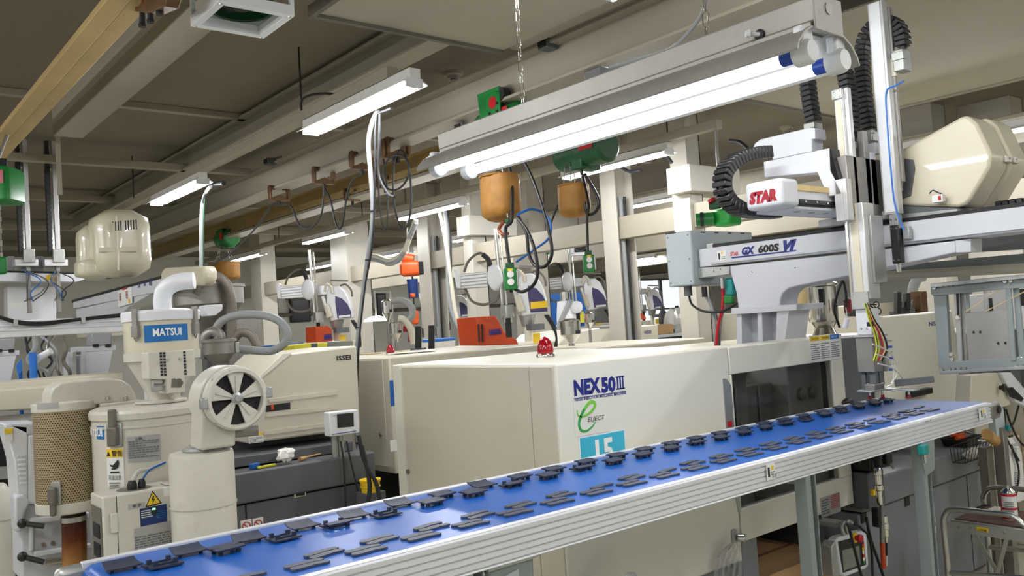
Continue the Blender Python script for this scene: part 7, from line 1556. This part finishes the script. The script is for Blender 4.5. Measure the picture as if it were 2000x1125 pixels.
# second fan far behind, smoke detectors
c = PD(1132, 478, 11); uu = V((.8, -.6, 0)); nn = uu.cross(UZ); f2_ = thing('wall_fan', 'square white framed fan box far behind the green pendants', 'fan', c)
for s in (-1, 1): MB().ob(c+uu*s*.1, uu*.02, nn*.06, UZ*.13).build('frame_bar', 'white_paint', f2_, .004); MB().ob(c+UZ*s*.12, uu*.12, nn*.06, UZ*.02).build('frame_bar', 'white_paint', f2_, .004)
MB().ob(c-nn*.02, uu*.09, nn*.01, UZ*.11).build('fan_back', 'ink', f2_); MB().lathe(c+nn*.02, [(.08, 0), (.088, .01), (.08, .02)], 20, nn, caps=False).build('guard_ring', 'steel_dull', f2_); MB().cyl(c+UZ*.13, V((c.x, c.y, CZ)), .012, n=6).build('hanger', 'trim_grey', f2_)
for x, y, l in ((886, 142, 'round smoke detector on the ceiling beside the front lamp'), (1536, 247, 'round smoke detector on the ceiling above the robot covers')):
    c = PZ(x, y, CZ); t = thing('smoke_detector', l, 'detector', c); MB().lathe(c, [(.045, -.05), (.05, -.03), (.07, -.02), (.075, 0)], 20).build('detector_body', 'beam', t); MB().lathe(c, [(.03, -.058), (.03, -.05)], 14).build('sensor_cap', 'trim_grey', t)
# conduit clamps and boxes on beams
for x, y, X, l in ((528, 316, 3.5, 'small camera shaped fixture on the rail beam'), (1070, 88, 3.55, 'small dark junction box on the rail beam above the lamp'), (1165, 150, 3.6, 'dark plug box behind the hanging lamp'), (905, 250, 3.62, 'dark bracket box behind the far end of the lamp')):
    c = PX(x, y, X); t = thing('junction_box', l, 'box', c); MB().bc(c, .09, .09, .06).build('box_body', 'base_grey', t, .006); MB().bc(c+V((-.05, 0, -.0)), .02, .06, .04).build('box_cover', 'ink', t, .004); MB().bar(c+UZ*.02, V((3.62, c.y, c.z+.06)), .02, .02).build('bracket', 'steel_dull', t)
# lamp feed cable beside the first rod
cable('lamp_feed', [PX(590, 225, 2.53), PX(588, 200, 2.53), PX(600, 188, 2.53), PX(630, 183, 2.53), PX(670, 186, 2.53)], .008, 'black', 'black feed cable curling onto the front lamp duct')
for k, (pts, l) in enumerate(((((1290, 280), (1300, 300), (1312, 318)), 'short black cable at the end of the middle lamp beside the boxed column'), (((1180, 330), (1200, 322), (1230, 335), (1252, 332)), 'black cable bundle lying on the tie beam'), (((1425, 275), (1445, 278), (1460, 290)), 'black cable behind the column head box'))): cable('beam_cable', [PX(x, y, 6.0) for x, y in pts], .016, 'cable', l)
# ================================================================ machines and robots in the background
def bgbox(px, d, dy_, nm, m, t, bv=.008): return MB().prism([PD(a, b, d) for a, b in px], (0, dy_, 0)).build(nm, m, t, bv)
# cream machine tops behind the front machine
c = PY(1220, 660, 6.0)
bm = thing('moulding_machine', 'background cream machine with sloped cover and NISSEI lettering', 'machine', (7.0, 6.0, 0))
Y6 = 6.6
P6 = lambda x, y: PY(x, y, Y6)
MB().prism([P6(1165, 678), P6(1192, 642), P6(1285, 634), P6(1287, 676)], (0, .9, 0)).build('sloped_cover', 'cream2', bm, .01)
MB().prism([P6(1085, 680), P6(1110, 650), P6(1172, 640), P6(1192, 642), P6(1165, 678)], (0, .8, 0)).build('front_cover', 'cream', bm, .01); MB().prism([P6(1170, 638), P6(1255, 630), P6(1257, 634), P6(1172, 644)], (0, .7, 0)).build('top_tray', 'plate_grey', bm, .004)
zb6 = P6(1200, 676).z; MB().box(P6(1085, 680).x, P6(1290, 680).x+.6, Y6+.1, Y6+.8, 0, zb6).build('base', 'cream2', bm)
text('NISSEI', P6(1258.5, 652), UX, UZ, .035, 'navy_ink', bm, wd=.12, bold=.03)
# table with parts right of it
tb_ = thing('work_table', 'white topped table with parts behind the front machine, right of the NISSEI lettering', 'table', (9.4, 7.6, 0))
p = PY(1330, 650, 8.0); MB().box(p.x-.7, p.x+.5, 7.9, 8.7, p.z-.04, p.z).build('table_top', 'white_paint', tb_, .004); MB().box(p.x-.65, p.x+.45, 8.0, 8.6, .3, p.z-.05).build('cabinet', 'base_grey', tb_)
for x in (p.x-.66, p.x+.42): MB().box(x, x+.05, 7.92, 7.97, 0, p.z-.04).build('leg', 'steel_dull', tb_)
single('carton', MB().box(p.x-.55, p.x-.1, 8.05, 8.35, p.z, p.z+.14), 'cardboard', 'flat open carton on the white topped background table', 'carton', bevel=.01)
single('parts_bag', blob(V((p.x+.12, 8.2, p.z+.17)), .18, .14, .18, 3), 'clear_tube', 'clear bag of parts on the white topped background table', 'bag')
for i, (px, py) in enumerate(((1295, 612), (1322, 605))):
    q = PY(px, py, 8.4); single('black_bottle', MB().lathe((q.x, q.y, p.z), [(.07, 0), (.07, .28), (.03, .34), (.03, .4)], 14), 'black', ('black bottle left of the bag of parts on the background table', 'black jar right behind the bag of parts on the background table')[i], 'bottle')
# swing robots
def swing(px, py, d, lab, s=1.0, zfoot=0):
    """px,py: foot of the white body on its post"""
    o = PD(px, py, d); u = V((CR.x, CR.y, 0)).normalized(); n = V((-CF.x, -CF.y, 0)).normalized()
    m_ = d/FPX*s
    def q(x, y, f=0): return o+u*(x*m_)+UZ*(-y*m_)+n*f     # x right, y down in reference pixels of the near robot
    t = thing('swing_robot', lab, 'robot', V((q(0, 60).x, q(0, 60).y, zfoot)), 'swing type take-out robots')
    def pr(pts, f, dep, nm, mt, bv=.006): return MB().prism([q(a, b, f) for a, b in pts], n*(-dep)).build(nm, mt, t, bv)
    body = [(-14, 0), (-22, -45), (-20, -72), (-11, -81), (10, -82), (22, -70), (31, -50), (35, -30), (35, -5), (16, -4)]
    pr(body, .1, .2, 'body', 'white_paint', .012); pr([(-1, -45), (0, -59), (16, -52), (28, -38), (35, -20), (35, -6), (2, -6)], .102, .01, 'navy_panel', 'purple_panel', .002); pr([(3, -26), (35, -27), (35, -14), (3, -13)] if zfoot else [(6, -12), (33, -13), (33, -8), (6, -7)], .104, .004, 'maker_label', 'yellow_paint' if zfoot else 'label_white', 0)
    pt_ = q(-4, 10); MB().cyl(pt_, V((pt_.x, pt_.y, zfoot)), 8*m_, n=16).build('post', 'cream', t); MB().cyl(q(-4, -2), q(-4, 20), 17*m_, 12*m_, 16).build('swivel', 'galv', t); pr([(4, 34), (18, 34), (18, 54), (4, 54)], .08, .02, 'post_label', 'label_yellow', 0)
    MB().cyl(q(-30, -60, .12), q(-18, -16, .12), 5*m_, n=12).build('air_cylinder', 'steel', t); MB().cyl(q(-22, -40, .12), q(-15, -10, .12), 7*m_, n=12).build('air_cylinder', 'cream2', t)
    pr([(-131, -89), (-77, -91), (-77, -61), (-131, -61)], .06, .12, 'beam', 'alu_x', .006)
    for k in range(4): pr([(-129, -86+6.5*k), (-79, -88+6.5*k), (-79, -86+6.5*k), (-129, -84+6.5*k)], .064, .004, 'beam_groove', 'steel_dull', 0)
    pr([(-142, -98), (-134, -98), (-129, -89), (-129, -61), (-138, -62)], .08, .14, 'beam_cap', 'white_paint', .01)
    MB().loft([[q(-62+15*f*math.cos(a), -78+25*f*math.sin(a), ff) for a in [2*math.pi*i/20 for i in range(20)]] for f, ff in ((.8, .15), (1, .13), (1, -.05), (.8, -.07))]).build('slide_cover', 'white_paint', t, smooth=50)
    pr([(-48, -88), (-8, -85), (-8, -66), (-48, -64)], .02, .1, 'rear_beam', 'alu_x', .004)
    MB().cyl(q(-56, -172, .1), q(-51, -20, .1), 3.6*m_, n=12).build('vertical_rod', 'steel', t); MB().cyl(q(-47, -166, .1), q(-43, -20, .1), 2.4*m_, n=10).build('vertical_rod', 'chrome', t)
    MB().bc(q(-42, -11, .1), 22*m_, 18*m_, 26*m_).build('wrist', 'galv', t, .008); MB().bc(q(-42, 20, .1), 9*m_, 9*m_, 38*m_).build('chuck', 'ink', t, .004)
    for s_ in (-7, 7): MB().cyl(q(-42+s_, -4, .14), q(-42+s_, 10, .14), 2.6*m_, n=8).build('finger', 'chrome', t)
    MB().tube(spline([q(-122, -94), q(-114, -112), q(-98, -126), q(-84, -127), q(-74, -108)]), 2.6*m_, 8).build('air_hose', 'hose_dark', t); MB().tube(spline([q(-84, -126), q(-74, -116), q(-70, -102)]), 5*m_, 8).build('coiled_sleeve', 'rubber', t)
    MB().tube(spline([q(-122, -62), q(-112, -38), q(-92, -28), q(-66, -32), q(-54, -46)]), 2.6*m_, 8).build('air_hose', 'hose_dark', t); MB().tube(spline([q(8, -84), q(22, -86), q(34, -72), q(36, -56)]), 2.4*m_, 8).build('air_hose', 'hose_dark', t)
    MB().tube(spline([q(-24, -70, .12), q(-18, -88, .12), q(-8, -80, .12), q(-6, -66, .12)]), 3.4*m_, 8).build('air_hose', 'cream2', t); MB().tube([q(-14, -98), q(28, -94)], 2.2*m_, 8).build('top_bar', 'steel_dull', t)
    for k in range(3): MB().tube(spline([q(30+k*3, 0), q(42+k*3, 22), q(50, 44+k*8), q(44, 66)]), 2.0*m_, 6).build('cable', 'cable', t)
    MB().bc(q(10, 22, .1), 34*m_, 16*m_, 12*m_).build('valve_block', 'base_grey', t, .004)
    return t
swing(1034, 617, 7.3, 'near swing robot with navy panel and yellow label below the large leather bag', 1.0, 1.59)
swing(661, 627, 9.8, 'far swing robot with navy panel between the left columns', .82)
swing(1158, 606, 11.8, 'far swing robot partly hidden by the conduit column', .75); swing(1275, 606, 13.0, 'far swing robot in front of the bright window', .5); swing(900, 622, 12.0, 'far swing robot mostly hidden behind the slim column', .55)
# orange granulators with HAMA lettering
def hama(pts, d, tx, lab, th=.25, tw=.2):
    t = thing('orange_guard', lab, 'guard', PD(pts[-1][0], pts[-1][1], d), 'orange machine guards')
    MB().prism([PD(a, b, d) for a, b in pts], (0, th, 0)).build('side_plate', 'orange_dk', t, .006)
    text('HAMA', PD(*tx, d-.015), V((CR.x, CR.y, .06)), UZ, 9*d/FPX, 'navy_ink', t, wd=tw, bold=.09); return t
hama([(930, 619), (968, 617), (975, 628), (985, 648), (1000, 658), (1010, 664), (1013, 674), (936, 674)], 7.6, (956, 654), 'orange guard with HAMA lettering beside the near swing robot', .3, .11)
p = PD(942, 648, 7.58); MB().prism([PD(930, 620, 7.7), PD(946, 618, 7.6), PD(948, 672, 7.6), PD(936, 674, 7.7)], (0, .02, 0)).build('slot_panel', 'orange_dk', bpy.data.objects['orange_guard'], 0)
for x in (934, 941): MB().prism([PD(x, 633, 7.56), PD(x+2, 633, 7.56), PD(x+3.5, 668, 7.56), PD(x+1.5, 668, 7.56)], (0, .01, 0)).build('slot', 'ink', bpy.data.objects['orange_guard'])
hama([(616, 638), (640, 636), (648, 643), (650, 667), (617, 669)], 9.6, (633, 663), 'small orange guard with lettering under the far swing robot', .25, .09)
hama([(1231, 598), (1243, 598), (1247, 608), (1258, 615), (1262, 620), (1262, 624), (1244, 624), (1243, 628), (1232, 627)], 11.5, (1232, 622), 'small orange guard right of the conduit column', .2, .05)
for nm_, (x, y, d, w_, y2) in (('a', (975, 690, 7.9, .7, 674)), ('b', (633, 690, 9.9, .5, 668)), ('c', (1246, 660, 11.8, .25, 627))):
    c = PD(x, y2, d); o = thing('machine_bed', {'a': 'cream machine bed carrying the large orange guard', 'b': 'cream machine bed carrying the small left orange guard', 'c': 'cream machine bed carrying the far right orange guard'}[nm_], 'machine', (c.x, c.y, 0))
    MB().box(c.x-w_, c.x+w_, c.y-.02, c.y+.8, 0, c.z).build('bed', 'cream2', o, .012); MB().box(c.x-w_*.9, c.x+w_*.5, c.y-.03, c.y-.02, c.z-.25, c.z-.04).build('bed_panel', 'cream', o, .004)
# blue and yellow panels behind the left machine
p = thing('blue_sign', 'blue board standing behind the worn lettered machine', 'panel', PD(550, 690, 6.6)); bgbox([(505, 676), (595, 669), (600, 690), (510, 697)], 6.6, .05, 'board', 'blue', p); bgbox([(511, 680), (590, 674), (590, 676), (511, 682)], 6.58, .02, 'rim', 'blue_bright', p, 0); MB().bar(PD(550, 690, 6.62), PD(550, 760, 6.62), .05, .05).build('support', 'base_grey', p)
p = thing('yellow_cover', 'yellow and clear cover lying behind the worn lettered machine', 'cover', PD(640, 690, 6.3)); bgbox([(573, 674), (640, 668), (640, 680), (573, 686)], 6.3, .3, 'yellow_side', 'yellow', p); bgbox([(640, 668), (690, 664), (690, 678), (640, 680)], 6.3, .3, 'clear_side', 'screen_grey', p); bgbox([(610, 671), (620, 670), (620, 680), (610, 681)], 6.28, .02, 'clasp', 'base_grey', p, 0); MB().bar(PD(640, 684, 6.4), PD(640, 760, 6.4), .3, .3).build('support', 'base_grey', p)
# stainless loaders
def loader(px, yt, yb, r, d, lab, cone=True):
    c = PD(px, yt, d); m_ = d/FPX; zt, zb = PD(px, yt, d).z, PD(px, yb, d).z; h = zt-zb
    t = thing('steel_loader', lab, 'loader', V((c.x, c.y, zb)), 'stainless material loaders'); R_ = r*m_
    MB().lathe((c.x, c.y, 0), [(R_*.25, zb), (R_*.3, zb+h*.12), (R_, zb+h*.42), (R_, zt-h*.12), (R_*1.08, zt-h*.12), (R_*1.08, zt-h*.09), (R_*.5, zt)], 24).build('hopper_shell', 'chrome', t, smooth=25)
    MB().bc((c.x-R_*.7, c.y-R_*.7, zt-h*.2), R_*.2, R_*.2, h*.16).build('latch', 'steel_dull', t); MB().cyl((c.x, c.y, zb), (c.x, c.y, 1.59 if d < 7 else 0), R_*.3, n=12).build('neck', 'steel_dull', t)
    MB().bc((c.x, c.y-R_*1.0, zb+h*.5), R_*.5, .01, h*.12).build('sight_window', 'ink', t); return t
loader(1113, 622, 676, 20, 6.8, 'polished steel hopper right of the near swing robot'); loader(756, 585, 630, 11, 8.3, 'tall polished loader behind the small beacon'); loader(773, 628, 668, 13, 8.2, 'wide steel hopper behind the small beacon'); loader(1150, 610, 645, 10, 8.0, 'small bright steel loader left of the conduit column')
loader(1936, 548, 590, 16, 7.5, 'grey metal hopper between the rails at the right')
c = PD(1105, 600, 10.4); t = thing('grey_dryer', 'pale grey dryer with round blower behind the polished steel hopper', 'dryer', V((c.x, c.y, 1.2))); MB().lathe((c.x, c.y, 0), [(.12, 1.2), (.12, PD(1105, 618, 10.4).z), (.1, PD(1105, 588, 10.4).z)], 20).build('tank', 'white_paint', t); MB().cyl((c.x, c.y, PD(1105, 588, 10.4).z), (c.x, c.y, PD(1105, 570, 10.4).z), .058, n=14).build('loader_top', 'chrome', t); MB().lathe(PD(1126, 600, 10.3), [(.07, -.05), (.075, 0), (.06, .01)], 18, V((-CF.x, -CF.y, 0))).build('blower', 'white_paint', t); MB().tube([PD(1090, 640, 10.3), PD(1115, 585, 10.3)], .035, 10).build('pipe', 'cable_grey', t); MB().box(c.x-.12, c.x+.12, c.y-.1, c.y+.1, 0, 1.2).build('stand', 'base_grey', t)
# hoses around the loaders
hg = thing('loader_hose', 'grey hose arching from the tall polished loader', 'hose', PD(790, 600, 8.3)); hose([PD(765, 588, 8.3), PD(785, 587, 8.3), PD(802, 597, 8.3), PD(806, 615, 8.3), PD(795, 630, 8.3)], .035, 'hose_grey', hg, pitch=.03)
hg = thing('loader_hose', 'cream hose curving behind the small beacon', 'hose', PD(790, 630, 8.2)); hose([PD(778, 622, 8.2), PD(790, 625, 8.2), PD(803, 645, 8.2), PD(808, 672, 8.2)], .035, 'cream2', hg, pitch=.03)
cable('red_pipe', [PD(788, 642, 8.5), PD(800, 643, 8.5), PD(804, 652, 8.5), PD(804, 668, 8.5)], .035, 'red_dark', 'dark red bent pipe behind the small beacon', 'pipe')
for i, (x, y0, y1) in enumerate(((817, 637, 680), (843, 635, 682))):
    c0, c1 = PD(x, y0, 7.5), PD(x, y1, 7.5); t = thing('black_bracket', ('left', 'right')[i]+' black slotted bracket standing behind the middle machine', 'bracket', c1, 'black brackets'); MB().bar(c0, c1, .05, .07, V((-CF.x, -CF.y, 0))).build('upright', 'black', t, .004); MB().bar(c0-UZ*.02+V((.02, -.04, 0)), c0-UZ*.1+V((.02, -.04, 0)), .02, .01).build('tab', 'galv', t)
    MB().bar(c1, c1-UZ*.3, .1, .1).build('foot', 'base_grey', t)
single('blue_tray', MB().prism([PD(x, y, 9.0) for x, y in ((850, 662), (890, 659), (890, 664), (850, 668))], (0, .25, 0)), 'blue_bright', 'flat blue tray behind the middle machine', 'tray', bevel=.006)
bx2 = thing('white_storage_box', 'white boxes under the flat blue tray behind the middle machine', 'box', PD(870, 678, 9.0)); bgbox([(850, 668), (890, 664), (890, 680), (850, 682)], 9.0, .3, 'box_body', 'cloth', bx2); MB().bar(PD(870, 680, 9.1), V((PD(870, 680, 9.1).x, PD(870, 680, 9.1).y, 0)), .25, .25).build('support', 'base_grey', bx2)
c = PD(735, 627, 8.8); t = thing('desk_lamp', 'lit desk lamp shade left of the tall polished loader', 'lamp', c); MB().lathe(c, [(.13, 0), (.12, .02), (.04, .05)], 20).build('lamp_shade', 'lightpanel', t); MB().cyl(c+UZ*.05, c+UZ*.3, .01, n=8).build('arm', 'steel_dull', t); MB().bar(c+UZ*.3, c+V((.3, .2, .3)), .02, .02).build('arm', 'steel_dull', t); MB().bar(c+V((.3, .2, .3)), V((c.x+.3, c.y+.2, 0)), .03, .03).build('post', 'steel_dull', t)
bb = thing('blue_board', 'large blue board on the wall behind the near swing robot', 'board', PY(1110, 620, 16)); MB().prism([PY(1075, 575, 15), PY(1145, 568, 15), PY(1148, 640, 15), PY(1078, 645, 15)], (0, .05, 0)).build('board', 'blue', bb); MB().prism([PY(1120, 610, 14.95), PY(1140, 608, 14.95), PY(1141, 630, 14.95), PY(1121, 632, 14.95)], (0, .04, 0)).build('yellow_notice', 'yellow', bb); MB().bar(PY(1110, 640, 15.05), V((PY(1110, 640, 15.05).x, 15.05, 0)), .1, .05).build('support', 'base_grey', bb)
# right background between the rails
cr = column(1790, 600, 8.5, .3, .3, 'cream column behind the upright of the guard frame', closed=True); column(1900, 600, 9.0, .5, .3, 'broad cream column at the right behind the guard frame', closed=True)
m3 = thing('moulding_machine', 'background cream machine seen right of the robot arm', 'machine', (8.2, 4.6, 0)); MB().box(6.6, 9.5, 4.5, 5.3, 0, 1.72).build('body', 'cream2', m3, .012); MB().box(6.7, 7.4, 4.48, 4.5, 1.3, 1.6).build('panel', 'cream', m3, .004)
for i, (x, y0, y1) in enumerate(((1753, 570, 608), (1771, 572, 600))): t = thing('black_clamp', ('left', 'right')[i]+' black clamp plate standing on the machine right of the arm', 'clamp', PD(x, y1, 6.2), 'black clamp plates'); MB().bar(PD(x, y0, 6.2), PD(x, y1+4, 6.2), .03, .06, V((-CF.x, -CF.y, 0))).build('plate', 'black', t, .003); MB().bar(PD(x+8, (y0+y1)/2, 6.2), PD(x+8, (y0+y1)/2+12, 6.2), .03, .03).build('cylinder', 'steel', t); MB().bar(PD(x, y1, 6.25), V((PD(x, y1, 6.25).x, PD(x, y1, 6.25).y, 1.5)), .08, .08).build('foot', 'base_grey', t)
c = PD(1795, 590, 6.3); single('nozzle_block', MB().bc(c, .1, .08, .16).bc(V((c.x, c.y, (c.z-.08+1.5)/2)), .06, .05, c.z-.08-1.5), 'brown_metal', 'brown nozzle block on the machine right of the robot arm', 'block', bevel=.006)
hg = thing('loader_hose', 'grey hose bent over the hopper at the right rails', 'hose', PD(1790, 570, 6.6)); hose([PD(1783, 600, 6.6), PD(1783, 565, 6.6), PD(1792, 545, 6.6), PD(1805, 540, 6.6)], .04, 'hose_grey', hg, pitch=.03)
u_ = V((CR.x, CR.y, 0)).normalized(); n_ = V((-CF.x, -CF.y, 0)).normalized(); c = PD(1942, 598, 5.6); mo = thing('crt_monitor', 'white boxed monitor behind the guard frame plate at the right', 'monitor', c); MB().ob(c, u_*.13, n_*.12, UZ*.085).build('case', 'white_paint', mo, .01); MB().ob(c+n_*.121+UZ*.0, u_*.1, n_*.003, UZ*.055).build('screen', 'screen', mo); MB().bar(c-UZ*.085, c-UZ*.5, .2, .2).build('stand', 'base_grey', mo)
c = PD(2000, 590, 5.2); bo = thing('control_terminal', 'grey control terminal cut by the right edge behind the guard frame', 'terminal', c); MB().ob(c, u_*.14, n_*.1, UZ*.16).build('case', 'white_paint', bo, .012); MB().ob(c+n_*.1+UZ*.03, u_*.1, n_*.003, UZ*.05).build('screen', 'screen', bo); MB().bar(c-UZ*.16, V((c.x, c.y, 0)), .08, .08).build('post', 'base_grey', bo)
# floor level: yellow tub glimpsed under the console
c = PD(722, 925, 4.8); yt = thing('yellow_tub', 'yellow ribbed tub glimpsed below the cables of the console', 'tub', c); MB().lathe((c.x, c.y, c.z-.1), [(.05, 0), (.055, .06), (.06, .06), (.06, .07), (.05, .07)], 20).build('tub_body', 'yellow_paint', yt); MB().lathe((c.x, c.y, c.z-.1), [(.053, .025), (.058, .03), (.053, .035)], 20, caps=False).build('tub_rib', 'yellow_paint', yt); MB().box(c.x-.06, c.x+.06, c.y-.06, c.y+.06, 0, c.z-.1).build('crate_stand', 'base_grey', yt)
for k, q in enumerate((((700, 850), (712, 900), (735, 945), (742, 985)), ((706, 870), (716, 910), (722, 950), (718, 990)))): cable('floor_cable', [PD(x, y, 4.45) for x, y in q], .012, 'cable', ('outer', 'inner')[k]+' black cable dropping beside the small console')
